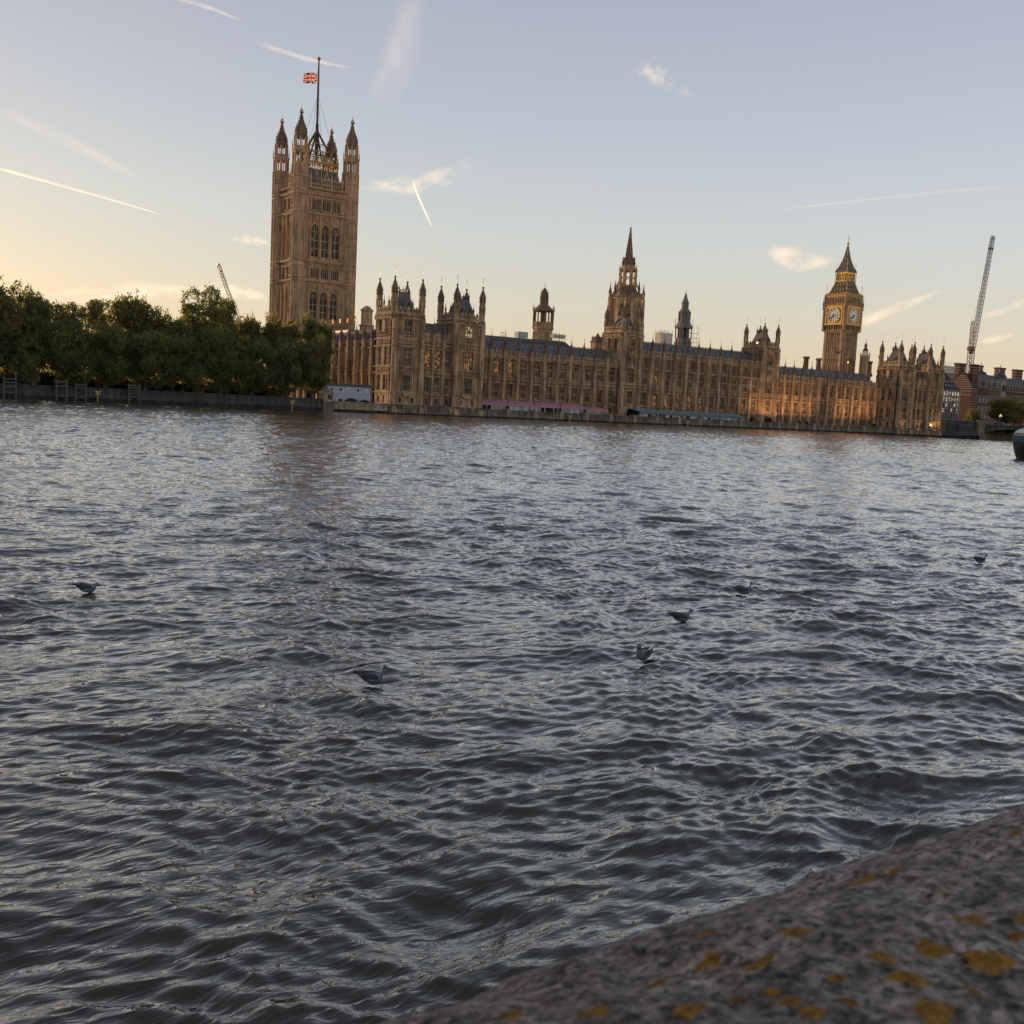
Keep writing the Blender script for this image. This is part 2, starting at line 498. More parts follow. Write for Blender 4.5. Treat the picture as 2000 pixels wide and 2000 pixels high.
def string(mb, fr, s0, s1, z, h=0.35, d=0.35, m=0):
    mb.box(s0, s1, -0.05, d, z, z+h*0.55, m, fr)
    mb.box(s0, s1, -0.05, d*0.6, z-h*0.45, z, m, fr)

def panels(mb, fr, s0, s1, z0, z1, step, m=0, mp=3, rnd=random):
    """band of carved heraldic panels: recessed field, frame, shield"""
    k = max(1, round((s1-s0)/step)); w = (s1-s0)/k
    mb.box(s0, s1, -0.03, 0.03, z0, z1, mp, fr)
    for i in range(k):
        a = s0+i*w; c = a+w/2; zc = (z0+z1)/2; h = z1-z0
        mb.box(a, a+0.14, 0.0, 0.2, z0, z1, m, fr)
        mb.prism([(c-w*0.22, zc+h*0.3), (c+w*0.22, zc+h*0.3), (c+w*0.22, zc-h*0.05), (c, zc-h*0.34), (c-w*0.22, zc-h*0.05)], 0.0, 0.16, m, fr)
        mb.box(c-w*0.32, c-w*0.24, 0, 0.12, z0+h*0.12, z1-h*0.1, m, fr)
        mb.box(c+w*0.24, c+w*0.32, 0, 0.12, z0+h*0.12, z1-h*0.1, m, fr)

def battlement(mb, fr, s0, s1, z0, h, step=1.35, m=0, t=0.35, pierced=True):
    mb.box(s0, s1, -t, 0.06, z0, z0+h*0.28, m, fr)
    k = max(1, round((s1-s0)/step)); w = (s1-s0)/k
    for i in range(k):
        a = s0+i*w
        mb.box(a+w*0.14, a+w*0.30, -t, 0.04, z0+h*0.28, z0+h*0.72, m, fr)
        mb.box(a+w*0.54, a+w*0.70, -t, 0.04, z0+h*0.28, z0+h*0.72, m, fr)
        mb.box(a+w*0.10, a+w*0.74, -t, 0.07, z0+h*0.72, z0+h*0.92, m, fr)
        mb.prism([(a+w*0.12, z0+h*0.92), (a+w*0.72, z0+h*0.92), (a+w*0.42, z0+h*1.22)], -t*0.8, 0.0, m, fr)
        mb.box(a+w*0.74, a+w*1.10, -t, 0.04, z0+h*0.28, z0+h*0.48, m, fr)

def buttress(mb, fr, s, z0, zt, pin, w=1.25, d=0.85, m=0, md=1):
    """stepped bay buttress with niches, running up into a crocketed pinnacle"""
    h = w/2
    def oct_(z0, z1, k=1.0, dd=d):
        c = h*0.42*k
        pl = [(s-h*k, -0.1), (s-h*k, dd-c), (s-h*k+c, dd), (s+h*k-c, dd), (s+h*k, dd-c), (s+h*k, -0.1)]
        n = len(pl)
        vs = [fr(a, b, z0) for a, b in pl]+[fr(a, b, z1) for a, b in pl]
        mb._add(vs, [tuple(range(n)), tuple(range(2*n-1, n-1, -1))]+[(i, (i+1) % n, (i+1) % n+n, i+n) for i in range(n)], m)
    oct_(z0, z0+2.6, 1.12, d*1.1)
    oct_(z0+2.6, zt, 1.0)
    oct_(zt, zt+2.3, 0.86, d*0.9)
    for z in (z0+2.6, z0+3.9, 11.3, 13.5, zt-0.1, zt+2.1):
        if z0+1 < z <= zt+3: oct_(z, z+0.3, 1.14, d*1.14)
    for a in (-0.3, 0.3):
        mb.box(s+a*w-0.06, s+a*w+0.06, d-0.05, d+0.07, z0+4.2, zt-0.4, m, fr)
    x, y, _ = fr(s, d*0.42, 0)
    z = zt+2.3
    L = pin - z
    mb.lathe(x, y, [(h*0.8, z), (h*0.8, z+0.34*L), (h*1.05, z+0.36*L), (h*1.0, z+0.40*L), (h*0.6, z+0.50*L), (h*0.28, z+0.62*L), (h*0.16, z+0.70*L), (h*0.3, z+0.715*L), (h*0.1, z+0.74*L), (0.05, pin)], 8, md)

# windows, shared meshes -------------------------------------------------
W2_UP = window_mesh("window", 2.05, 5.1, 3, 0.22, 1)
W2_UP_L = window_mesh("window", 2.05, 5.1, 3, 0.22, 1, GLASS_L)
W2_LO = window_mesh("window", 2.05, 4.3, 3, 0.0, 1)
W2_LO_L = window_mesh("window", 2.05, 4.3, 3, 0.0, 1, GLASS_L)
W_BIG = window_mesh("window", 2.9, 5.4, 4, 0.25, 1, mull=0.19)
W_BIG_L = window_mesh("window", 2.9, 5.4, 4, 0.25, 1, GLASS_L, mull=0.19)
W_BIGLO = window_mesh("window", 2.9, 4.5, 4, 0.0, 1, mull=0.19)
W_BIGLO_Y = window_mesh("window", 2.9, 4.5, 4, 0.0, 1, GLASS_Y, mull=0.19)
W_TOP = window_mesh("window", 2.6, 3.7, 3, 0.0, 1, mull=0.17)
W_TOP_L = window_mesh("window", 2.6, 3.7, 3, 0.0, 1, GLASS_Y, mull=0.17)
W_SIDE_UP = window_mesh("window", 1.7, 5.3, 2, 0.22, 1)
W_SIDE_LO = window_mesh("window", 1.7, 4.4, 2, 0.0, 1)
W_SIDE_TOP = window_mesh("window", 1.6, 5.2, 2, 0.2, 1)
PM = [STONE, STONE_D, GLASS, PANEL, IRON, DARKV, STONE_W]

palace = thing("riverside_palace", (0, 0, 0),
   "long honey coloured Gothic stone palace front standing along the far river bank", "palace")
small = MB()        # basement and attic lights too small to tell apart
TER = 2.6           # terrace level

def plain_wall_bay(mb, fr, a, b, z0, hole, hi=19.4):
    """panelled wall either side of the windows in one bay (between buttress faces)"""
    for (s0, s1) in ((a, hole[0]), (hole[1], b)):
        if s1-s0 > 0.3:
            ribs(mb, fr, s0+0.1, s1-0.1, 7.0, 11.2, 0.55, 0.13, 0.12, 0, 2)
            ribs(mb, fr, s0+0.1, s1-0.1, 13.9, hi-0.5, 0.55, 0.13, 0.12, 0, 3)
    # hood over each window
    c = (hole[0]+hole[1])/2
    for zt in (11.25, hi-0.25):
        mb.box(hole[0]-0.2, hole[1]+0.2, -0.03, 0.3, zt-0.12, zt+0.12, 0, fr)

def wing(name, X0, X1, b0, nb, bay, plane, z0, lit=(), storey3=False, pinz=28.2):
    """a run of bays facing the river. b0: first buttress line, nb bays follow"""
    mb = MB(); fr = FE(plane)
    top = 23.6 if storey3 else 19.4
    lines = [b0+i*bay for i in range(nb+1)]
    edges = [X0]+[s for s in lines if X0+1.2 < s < X1-1.2]+[X1]
    holes = []; wins = []
    for a, b in zip(edges, edges[1:]):
        c = (a+b)/2
        if b-a < 3.4: c = (a+b)/2
        hw = 1.02
        holes += [(c-hw, c+hw, 6.75, 11.05), (c-hw, c+hw, 14.0, 19.1)]
        wins.append(c)
        holes.append((c-0.55, c+0.55, 3.2, 5.2))
        small.box(c-0.55, c+0.55, plane+0.2, plane+0.3, 3.2, 5.2, 2)
        small.box(c-0.06, c+0.06, plane+0.02, plane+0.2, 3.2, 5.2, 0)
        mb.box(c-0.8, c+0.8, -0.05, 0.22, 5.25, 5.5, 0, fr)
        if storey3:
            holes.append((c-1.0, c+1.0, 20.5, 23.0))
            small.box(c-1.0, c+1.0, plane+0.2, plane+0.3, 20.5, 23.0, 2)
            for k in range(4): small.box(c-1.0+k*0.66-0.08, c-1.0+k*0.66+0.10, plane-0.03, plane+0.2, 20.5, 23.0, 0)
            ribs(mb, fr, a+0.8, c-1.2, 20.0, 23.2, 0.5, 0.12, 0.11); ribs(mb, fr, c+1.2, b-0.8, 20.0, 23.2, 0.5, 0.12, 0.11)
        plain_wall_bay(mb, fr, a+0.65, b-0.65, z0, (c-hw, c+hw))
        panels(mb, fr, a+0.65, b-0.65, 11.75, 13.4, 0.95)
        battlement(mb, fr, a+0.5, b-0.5, top+0.35, 1.75)
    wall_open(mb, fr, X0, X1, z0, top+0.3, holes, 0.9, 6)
    for z in (6.2, 11.3, 13.5, 19.2) + ((23.4,) if storey3 else ()):
        string(mb, fr, X0, X1, z, 0.5 if z > 19 else 0.36, 0.55 if z > 19 else 0.36)
    for s in lines:
        if X0-0.2 < s < X1+0.2: buttress(mb, fr, s, z0, top, pinz+(4.1 if storey3 else 0))
    w = mb.build(name, PM, palace)
    for i, c in enumerate(wins):
        put_window(W2_UP_L if ('u', i) in lit else W2_UP, w, c, 14.0, plane+0.3)
        put_window(W2_LO_L if ('l', i) in lit else W2_LO, w, c, 6.75, plane+0.3)
    # roof
    rf = MB()
    e0, e1, rz, ry = plane+1.1, plane+15.0, top+5.8, plane+7.0
    rf.prism([(e0, top+0.6), (ry, rz), (ry+2.0, rz), (e1, top+0.6)], X0, X1, 0, lambda s, d, z: (d, s, z))
    rd = random.Random(int(X0*10))
    for a, b in zip(edges, edges[1:]):
        for row, zz in ((0, top+2.3), (1, top+3.9)):
            for k in range(2 if row == 0 else 1):
                s = a+(b-a)*((k+0.7)/2.4 if row == 0 else 0.5)
                yy = e0+(ry-e0)*(zz-top-0.6)/(rz-top-0.6)
                rf.prism([(s-0.34, zz-0.05), (s+0.34, zz-0.05), (s, zz+0.75)], -1.4, 0.35, 1, FE(yy))
                rf.box(s-0.14, s+0.14, yy-0.40, yy-0.34, zz+0.02, zz+0.30, 2)
    for i in range(int((X1-X0)/0.6)):
        s = X0+0.3+i*0.6
        rf.box(s-0.05, s+0.05, ry-0.05, ry+0.05, rz, rz+0.38, 3)
    rf.box(X0, X1, ry-0.04, ry+0.04, rz+0.1, rz+0.16, 3)
    rf.build("roof", [SLATE, LEAD, WHITE, IRON], w)
    return w

def tower_face(mb, fr, s0, s1, z0, zpar, nwin, wspec, tops):
    holes = []
    for c, w, za, zb in wspec: holes.append((c-w/2, c+w/2, za, zb))
    wall_open(mb, fr, s0, s1, z0, zpar, holes, 0.9)
    for z in (6.2, 11.9, 13.7, 19.6, 21.7):
        if z > z0: string(mb, fr, s0, s1, z, 0.42, 0.42)
    string(mb, fr, s0, s1, zpar-0.9, 0.7, 0.7)
    string(mb, fr, s0, s1, zpar-0.1, 0.35, 0.5)
    for i in range(int((s1-s0)/0.5)):
        s = s0+0.25+i*0.5
        mb.box(s-0.12, s+0.12, 0, 0.5, zpar-0.75, zpar-0.15, 1, fr)
    battlement(mb, fr, s0+0.6, s1-0.6, zpar+0.25, 2.0, 1.25)
    # blind tracery left and right of the window column
    segs = sorted([(h[0], h[1]) for h in holes if h[3]-h[2] > 3])
    lo = min(a for a, b in segs); hi = max(b for a, b in segs)
    for a, b in ((s0+0.9, lo-0.3), (hi+0.3, s1-0.9)):
        if b-a > 0.4:
            for za, zb in ((6.9, 11.4), (14.3, 19.2), (22.3, zpar-1.4)):
                ribs(mb, fr, a, b, za, zb, 0.6, 0.15, 0.14, 0, 3)
    panels(mb, fr, s0+0.9, s1-0.9, 12.2, 13.3, 1.0)
    panels(mb, fr, s0+0.9, s1-0.9, 20.1, 21.2, 1.0)
    panels(mb, fr, lo-0.2, hi+0.2, 22.3, 23.4, 0.8)
    for zc_ in (23.9,):
        mb.box(lo-0.3, hi+0.3, -0.02, 0.5, zc_-0.25, zc_, 0, fr)

def steep_roof(parent, x0, x1, y0, y1, z0, z1, k=0.42):
    rf = MB()
    cx, cy = (x0+x1)/2, (y0+y1)/2; hx, hy = (x1-x0)/2*k, (y1-y0)/2*k
    rf.hexa([(x0,y0,z0),(x1,y0,z0),(x1,y1,z0),(x0,y1,z0),(cx-hx,cy-hy,z1),(cx+hx,cy-hy,z1),(cx+hx,cy+hy,z1),(cx-hx,cy+hy,z1)], 0)
    for i in range(9):
        t = -1+2*i/8
        for px, py in ((cx+t*hx, cy-hy), (cx+t*hx, cy+hy), (cx-hx, cy+t*hy), (cx+hx, cy+t*hy)):
            rf.box(px-0.06, px+0.06, py-0.06, py+0.06, z1, z1+0.8, 3)
    for z in (z1+0.3, z1+0.6):
        rf.box(cx-hx, cx+hx, cy-hy-0.03, cy-hy+0.03, z, z+0.06, 3); rf.box(cx-hx-0.03, cx-hx+0.03, cy-hy, cy+hy, z, z+0.06, 3)
    for sx in (-1, 1):
        for sy in (-1, 1):
            spike(rf, cx+sx*hx, cy+sy*hy, z1, 0.25, 2.2, 3)
    # lucarnes
    for t in (-0.35, 0.35):
        zz = z0+(z1-z0)*0.35; yy = y0+(cy-hy-y0)*0.35
        rf.prism([(cx+t*(x1-x0)/2-0.35, zz), (cx+t*(x1-x0)/2+0.35, zz), (cx+t*(x1-x0)/2+0.35, zz+0.9), (cx+t*(x1-x0)/2, zz+1.5), (cx+t*(x1-x0)/2-0.35, zz+0.9)], -1.2, 0.3, 1, FE(yy))
    rf.build("roof", [SLATE, LEAD, WHITE, IRON], parent)

def corner_turrets(parent, pts, z0, zpar, r, tip, open_=True):
    for x, y in pts:
        tb = MB(); turret(tb, 0, 0, z0, zpar, r, tip-1.6, 0, 1, 8, open_)
        vane(tb, 0, 0, tip-1.7, 1.7, 2)
        tb.build("turret", [STONE, STONE_D, GILT], parent, loc=(x, y, 0))

def pavilion(x0, lit=(), rear=275.6):
    """end block with two turreted towers, origin corner x0, river plane 265"""
    PY = 265.0; ZP = 28.6
    T = 10.55; M = 10.4
    mb = MB(); fr = FE(PY)
    wins = []
    for k, s0 in enumerate((x0, x0+T+M)):
        s1 = s0+T; c = (s0+s1)/2
        spec = [(c, 2.9, 6.9, 11.4), (c, 2.9, 14.1, 19.5), (c, 2.6, 23.9, 27.2), (c-2.0, 0.9, 3.4, 5.0), (c+2.0, 0.9, 3.4, 5.0)]
        tower_face(mb, fr, s0, s1, 2.9, ZP, 1, spec, 0)
        wins.append((k, c))
        for dx in (-2.0, 2.0):
            small.box(c+dx-0.45, c+dx+0.45, PY+0.3, PY+0.4, 3.4, 5.0, 2)
        for s in (s0+0.7, s1-0.7):
            for (za, zb) in ((2.9, 6.3), (6.3, 19.8), (19.8, 27.6)):
                w = 1.0 if za < 5 else 0.85
                mb.lathe(s, PY-0.25, [(w, za), (w, zb)], 8, 0)
            for z in (6.3, 11.9, 13.7, 16.6, 19.7, 24.5):
                mb.lathe(s, PY-0.25, [(1.08, z), (1.08, z+0.3)], 8, 0)
        # projecting oriel sill
        mb.prism([(c-1.9, 6.2), (c+1.9, 6.2), (c+1.2, 5.4), (c-1.2, 5.4)], -0.1, 0.7, 0, fr)
        for s in (c-1.75, c+1.75):
            mb.box(s-0.14, s+0.14, -0.05, 0.45, 6.4, 19.4, 0, fr)
            mb.box(s-0.12, s+0.12, -0.05, 0.35, 23.2, 27.4, 0, fr)
        # rear walls
        for yy in (rear,):
            mb.box(s0, s1, yy-0.9, yy, 2.9, ZP, 0)
            battlement(mb, FE(yy-0.6), s0+0.6, s1-0.6, ZP+0.25, 2.0, 1.25)
    # middle, three bays
    a, b = x0+T, x0+T+M
    holes = []; mids = []
    for i in range(3):
        c = a+M*(i+0.5)/3
        holes += [(c-0.85, c+0.85, 6.9, 11.2), (c-0.85, c+0.85, 14.2, 19.2), (c-0.45, c+0.45, 3.4, 5.0)]
        small.box(c-0.45, c+0.45, PY+0.7, PY+0.8, 3.4, 5.0, 2)
        mids.append(c)
    fm = FE(PY+0.4)
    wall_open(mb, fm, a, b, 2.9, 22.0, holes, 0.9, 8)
    for z in (6.2, 11.5, 13.6, 19.6, 21.7): string(mb, fm, a, b, z, 0.42, 0.42)
    for i in range(3):
        s0, s1 = a+M*i/3+0.4, a+M*(i+1)/3-0.4
        panels(mb, fm, s0, s1, 11.9, 13.3, 0.9); panels(mb, fm, s0, s1, 20.1, 21.3, 0.9)
        for (p0, p1) in ((s0, mids[i]-0.95), (mids[i]+0.95, s1)):
            ribs(mb, fm, p0+0.05, p1, 14.2, 19.2, 0.4, 0.12, 0.1, 0, 2); ribs(mb, fm, p0+0.05, p1, 6.9, 11.2, 0.4, 0.12, 0.1, 0, 2)
        battlement(mb, fm, s0-0.1, s1+0.1, 22.1, 1.8)
        mb.prism([(mids[i]-0.8, 22.6), (mids[i]+0.8, 22.6), (mids[i], 25.0)], -0.4, 0.0, 0, fm)
    for i in (1, 2):
        buttress(mb, fm, a+M*i/3, 2.9, 21.9, 29.0, 0.9, 0.6)
    # flank facing left
    fs = FS(x0); Y0, Y1 = PY, rear
    c1, c2 = PY+4.0, PY+7.3
    spec = []
    for c in (c1, c2):
        spec += [(c, 1.7, 6.9, 11.3), (c, 1.7, 14.1, 19.4), (c, 1.6, 22.6, 27.6), (c, 1.0, 3.2, 5.2)]
    tower_face(mb, fs, Y0, Y1, 2.9, ZP, 2, spec, 0)
    for c in (c1, c2): small.box(x0+0.3, x0+0.4, c-0.5, c+0.5, 3.2, 5.2, 2)
    mb.box(x0+2*T+M-0.9, x0+2*T+M, PY, rear, 2.9, ZP, 0)
    for xx in (x0+T-0.9, x0+T+M+0.0):
        mb.box(xx, xx+0.9, PY+0.9, rear-0.9, 21.5, ZP, 0)
        battlement(mb, FS(xx), PY+1.0, rear-1.0, ZP+0.25, 2.0, 1.25)
        string(mb, FS(xx), PY, rear, ZP-0.9, 0.7, 0.7)
    # river plinth
    mb.hexa([(x0-0.6, PY-2.2, -3), (x0+2*T+M+0.6, PY-2.2, -3), (x0+2*T+M+0.6, rear, -3), (x0-0.6, rear, -3),
             (x0-0.5, PY-1.1, 1.6), (x0+2*T+M+0.5, PY-1.1, 1.6), (x0+2*T+M+0.5, rear, 1.6), (x0-0.5, rear, 1.6)], 6)
    mb.box(x0-0.4, x0+2*T+M+0.4, PY-0.9, rear, 1.6, 2.9, 6)
    for s0 in (x0+0.7, x0+T-0.7, x0+T+M+0.7, x0+2*T+M-0.7):
        mb.hexa([(s0-1.3, PY-2.6, -3), (s0+1.3, PY-2.6, -3), (s0+1.3, PY-1, -3), (s0-1.3, PY-1, -3),
                 (s0-0.7, PY-1.5, 2.2), (s0+0.7, PY-1.5, 2.2), (s0+0.7, PY-0.8, 2.2), (s0-0.7, PY-0.8, 2.2)], 0)
    mb.box(x0-0.9, x0+2*T+M+0.9, PY-2.75, PY-2.2, -3, 0.45, 7)
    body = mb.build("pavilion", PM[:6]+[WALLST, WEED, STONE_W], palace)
    for k, c in wins:
        put_window(W_BIGLO_Y if ('l', k) in lit else W_BIGLO, body, c, 6.9, PY+0.3)
        put_window(W_BIG_L if ('u', k) in lit else W_BIG, body, c, 14.1, PY+0.3)
        put_window(W_TOP_L if ('t', k) in lit else W_TOP, body, c, 23.6, PY+0.3)
    for i, c in enumerate(mids):
        put_window(W_SIDE_UP if ('m', i) not in lit else W_MID_L, body, c, 14.0, PY+0.7)
        put_window(W_SIDE_LO, body, c, 6.85, PY+0.7)
    for c in (c1, c2):
        put_window(W_SIDE_LO, body, c, 6.9, x0+0.3, 'S')
        put_window(W_SIDE_UP, body, c, 14.1, x0+0.3, 'S')
        put_window(W_SIDE_TOP, body, c, 22.5, x0+0.3, 'S')
    for s0 in (x0, x0+T+M):
        corner_turrets(body, [(s0+0.7, PY+0.6), (s0+T-0.7, PY+0.6), (s0+0.7, rear-0.6), (s0+T-0.7, rear-0.6)], 27.0, 29.0, 0.95, 42.2)
        steep_roof(body, s0+1.6, s0+T-1.6, PY+1.6, rear-1.6, 29.0, 35.6)
        for q in (0.36, 0.64):
            for px, py, hh in ((s0+T*q, PY+0.6, 3.2), (s0+0.6, PY+(rear-PY)*q, 4.0)):
                pn = MB(); spike(pn, 0, 0, 0, 0.3, hh, 0)
                pn.build("pinnacle", [STONE_D], body, loc=(px, py, 30.6))
    # roof over the middle bays
    rf = MB()
    rf.prism([(PY+1.2, 22.2), (PY+5.0, 27.4), (PY+6.4, 27.4), (rear, 22.2)], a+0.4, b-0.4, 0, lambda s, d, z: (d, s, z))
    for i in range(3):
        for zz, q in ((23.8, 0.3), (25.4, 0.62)):
            yy = PY+1.2+3.8*(zz-22.2)/5.2
            rf.prism([(mids[i]+q-0.4, zz), (mids[i]+q, zz+0.8), (mids[i]+q+0.4, zz)], -1.0, 0.3, 1, FE(yy))
            rf.box(mids[i]+q-0.1, mids[i]+q+0.1, yy-0.36, yy-0.31, zz+0.1, zz+0.3, 2)
    rf.box(a+2.2, a+3.6, PY+6.5, PY+8.0, 26.0, 29.6, 1)
    rf.build("roof", [SLATE, LEAD, WHITE, IRON], body)
    return body
W_MID_L = window_mesh("window", 1.7, 5.3, 2, 0.22, 1, GLASS_L)

def river_tower(x0, pl=273.6, rear=284.4, w=9.4):
    """square tower rising over the middle block"""
    mb = MB(); fr = FE(pl); ZP = 31.2; c = x0+w/2
    spec = [(c, 2.9, 6.8, 11.2), (c, 2.9, 14.0, 19.2), (c, 2.2, 24.6, 29.2), (c, 2.6, 20.6, 22.8)]
    holes = [(q-wd/2, q+wd/2, za, zb) for q, wd, za, zb in spec]+[(c-0.9, c+0.9, TER, 4.9)]
    wall_open(mb, fr, x0, x0+w, TER, ZP, holes, 0.9)
    mb.box(c-0.9, c+0.9, -0.9, -0.7, TER, 4.9, 5, fr)
    mb.prism(arch_poly(c, 2.6, 4.0, 4.1, 5.6), 0.01, 0.14, 0, fr)
    mb.prism(arch_poly(c, 1.7, TER, 3.9, 5.0), 0.02, 0.18, 5, fr)
    for z in (6.2, 11.3, 13.5, 19.2, 23.5): string(mb, fr, x0, x0+w, z, 0.42, 0.42)
    for (a, b) in ((x0+1.3, c-1.7), (c+1.7, x0+w-1.3)):
        for za, zb in ((7.0, 11.0), (14.0, 19.0), (20.2, 23.2), (24.4, 29.6)):
            ribs(mb, fr, a, b, za, zb, 0.55, 0.15, 0.13, 0, 3)
    panels(mb, fr, x0+1.2, x0+w-1.2, 11.8, 13.3, 0.95); panels(mb, fr, x0+1.2, x0+w-1.2, 23.95, 24.5, 0.8)
    for k in range(4): small.box(c-1.3+k*0.8-0.08, c-1.3+k*0.8+0.12, pl, pl+0.25, 20.6, 22.8, 0)
    small.box(c-1.3, c+1.3, pl+0.26, pl+0.36, 20.6, 22.8, 2)
    for s in (c-1.65, c+1.65): mb.box(s-0.13, s+0.13, 0, 0.4, 6.4, 29.4, 0, fr)
    for s in (x0+0.8, x0+w-0.8):
        mb.lathe(s, pl-0.1, [(0.95, TER), (0.95, 6.3), (0.85, 6.3), (0.85, ZP)], 8, 0)
        for z in (6.2, 11.4, 13.5, 19.2, 23.5, 27.5): mb.lathe(s, pl-0.1, [(1.06, z), (1.06, z+0.3)], 8, 0)
    fs = FS(x0)
    hs = [(pl+4.4, pl+6.4, 24.6, 29.6)]
    wall_open(mb, fs, pl+0.9, rear, 19.5, ZP, [(pl+2.8, pl+4.2, 24.4, 29.4), (pl+6.2, pl+7.6, 24.4, 29.4)], 0.9, 0)
    ribs(mb, fs, pl+1.4, pl+2.6, 24.4, 29.6, 0.4, 0.15, 0.12, 0, 3); ribs(mb, fs, pl+8.0, rear-1.2, 24.4, 29.6, 0.5, 0.15, 0.12, 0, 3)
    ribs(mb, fs, pl+4.5, pl+5.9, 24.4, 29.6, 0.45, 0.15, 0.12, 0, 3)
    for c2 in (pl+3.5, pl+6.9):
        small.box(x0+0.3, x0+0.4, c2-0.7, c2+0.7, 24.4, 29.4, 2); small.box(x0+0.1, x0+0.3, c2-0.08, c2+0.08, 24.4, 29.4, 0)
    mb.box(x0+0.9, x0+w, rear-0.9, rear, 19.5, ZP, 0); mb.box(x0+w-0.9, x0+w, pl+0.9, rear-0.9, 19.5, ZP, 0)
    for f, a, b in ((fr, x0, x0+w), (fs, pl, rear)):
        string(mb, f, a, b, ZP-0.9, 0.7, 0.7); string(mb, f, a, b, ZP-0.1, 0.35, 0.5)
        for i in range(int((b-a)/0.5)): mb.box(a+0.15+i*0.5, a+0.4+i*0.5, 0, 0.5, ZP-0.75, ZP-0.15, 1, f)
        battlement(mb, f, a+0.8, b-0.8, ZP+0.25, 2.0, 1.2)
    body = mb.build("river_tower", PM, palace)
    put_window(W_BIGLO, body, c, 6.75, pl+0.3); put_window(W_BIG, body, c, 13.9, pl+0.3); put_window(window_top_t, body, c, 24.6, pl+0.3)
    corner_turrets(body, [(x0+0.8, pl+0.7), (x0+w-0.8, pl+0.7), (x0+0.8, rear-0.8), (x0+w-0.8, rear-0.8)], 30.0, 31.5, 0.9, 43.2)
    steep_roof(body, x0+1.6, x0+w-1.6, pl+1.6, rear-1.6, 31.3, 37.4, 0.40)
    return body
window_top_t = window_mesh("window", 2.2, 4.6, 3, 0.2, 1)

random.seed(4)
pavilion(139.75, lit={('u', 1), ('t', 1), ('m', 0), ('m', 1)})
pavilion(380.2, lit={('l', 1)})
wing("wing", 171.3, 233.9, 175.0, 10, 5.371, 275.0, TER, lit={('u', 0), ('u', 1), ('u', 2), ('u', 3)})
river_tower(233.9)
wing("wing", 243.3, 305.2, 248.2, 10, 5.712, 274.2, TER, lit={('l', 1), ('l', 2), ('l', 3), ('l', 4), ('l', 5), ('u', 1)}, storey3=True)
river_tower(305.2)
wing("wing", 314.6, 380.2, 319.7, 11, 5.371, 275.0, TER)

# left flank facing the gardens, running back to the great tower
def flank():
    mb = MB(); X = 140.9; fs = FS(X); y0, y1 = 275.6, 343.6; bay = 5.42
    lines = [278.6+i*bay for i in range(13)]
    edges = [y0]+lines
    holes = []; wins = []
    for a, b in zip(edges, edges[1:]):
        c = (a+b)/2
        w = 0.95 if b-a > 4 else 0.6
        holes += [(c-w, c+w, 6.75, 11.05), (c-w, c+w, 14.0, 19.1)]
        wins.append((c, b-a > 4))
        plain_wall_bay(mb, fs, a+0.6, b-0.6, 2.9, (c-w, c+w))
        panels(mb, fs, a+0.65, b-0.65, 11.75, 13.4, 0.95)
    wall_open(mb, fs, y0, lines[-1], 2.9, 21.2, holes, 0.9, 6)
    for z in (6.2, 11.3, 13.5, 19.4): string(mb, fs, y0, lines[-1], z, 0.4, 0.4)
    string(mb, fs, y0, lines[-1], 21.0, 0.4, 0.4)
    for s in lines:
        buttress(mb, fs, s, 2.9, 19.4, 27.4, 1.5, 1.15)
    body = mb.build("wing", PM, palace)
    for c, ok in wins:
        if ok:
            put_window(W2_UP_S, body, c, 14.0, X+0.3, 'S'); put_window(W2_LO_S, body, c, 6.75, X+0.3, 'S')
    rf = MB()
    rf.prism([(X+1.0, 21.2), (X+5.5, 25.6), (X+7, 25.6), (X+12, 21.2)], 276.0, 344.0, 0)
    for a, b in zip(edges[1:], edges[2:]):
        c = (a+b)/2
        rf.prism([(c-0.55, 22.0), (c+0.55, 22.0), (c+0.55, 22.8), (c, 24.0), (c-0.55, 22.8)], -1.6, 0.3, 1, FS(X+2.0))
    rf.build("roof", [SLATE, LEAD, WHITE, IRON], body)
W2_UP_S = window_mesh("window", 1.9, 5.1, 3, 0.22, 1)
W2_LO_S = window_mesh("window", 1.9, 4.3, 3, 0.0, 1)
flank()

# roofs and chimneys behind the front
def chimneys():
    for x, y, z0, z1, r in ((350.5, 290, 24, 31.0, 1.25), (358.6, 290, 24, 30.8, 1.15), (393.5, 290, 25, 31.8, 1.25), (398.6, 288, 27, 34.6, 1.1)):
        c = MB()
        c.lathe(x, y, [(r*1.3, z0), (r*1.3, z0+1.2), (r*0.92, z0+1.6), (r*0.86, z1-1.2), (r*1.05, z1-0.9), (r*1.2, z1-0.3), (r*1.2, z1), (r*0.9, z1)], 8, 0)
        c.build("chimney", [STONE_D], palace)
chimneys()
bk = MB()
bk.prism([(176, 22), (176, 24.5), (186, 27.6), (226, 27.9), (232, 24.5), (232, 22)], -14, 0, 0, FE(296))
bk.prism([(256, 24), (256, 28.0), (296, 28.0), (296, 24)], -20, 0, 0, FE(300))
bk.prism([(318, 22), (318, 25.0), (330, 26.2), (366, 25.4), (376, 24), (376, 22)], -14, 0, 0, FE(296))
bk.prism([(146, 20), (146, 26), (166, 26.8), (176, 24), (176, 20)], -16, 0, 0, FE(306))
bk.box(146, 400, 300, 330, 2.9, 21.0, 1)
bk.build("rear_range", [LEAD, STONE_D], palace)
lb = MB()
lb.box(241.9, 245.9, 298, 301, 26, 29.0, 0); lb.box(241.6, 246.2, 297.8, 301.2, 29.0, 29.5, 1); lb.box(242.1, 245.6, 298.1, 300.9, 29.5, 31.2, 1)
lb.lathe(243.9, 299.5, [(0.9, 31.2), (0.6, 31.8), (0.2, 32.4), (0.05, 33)], 8, 1)
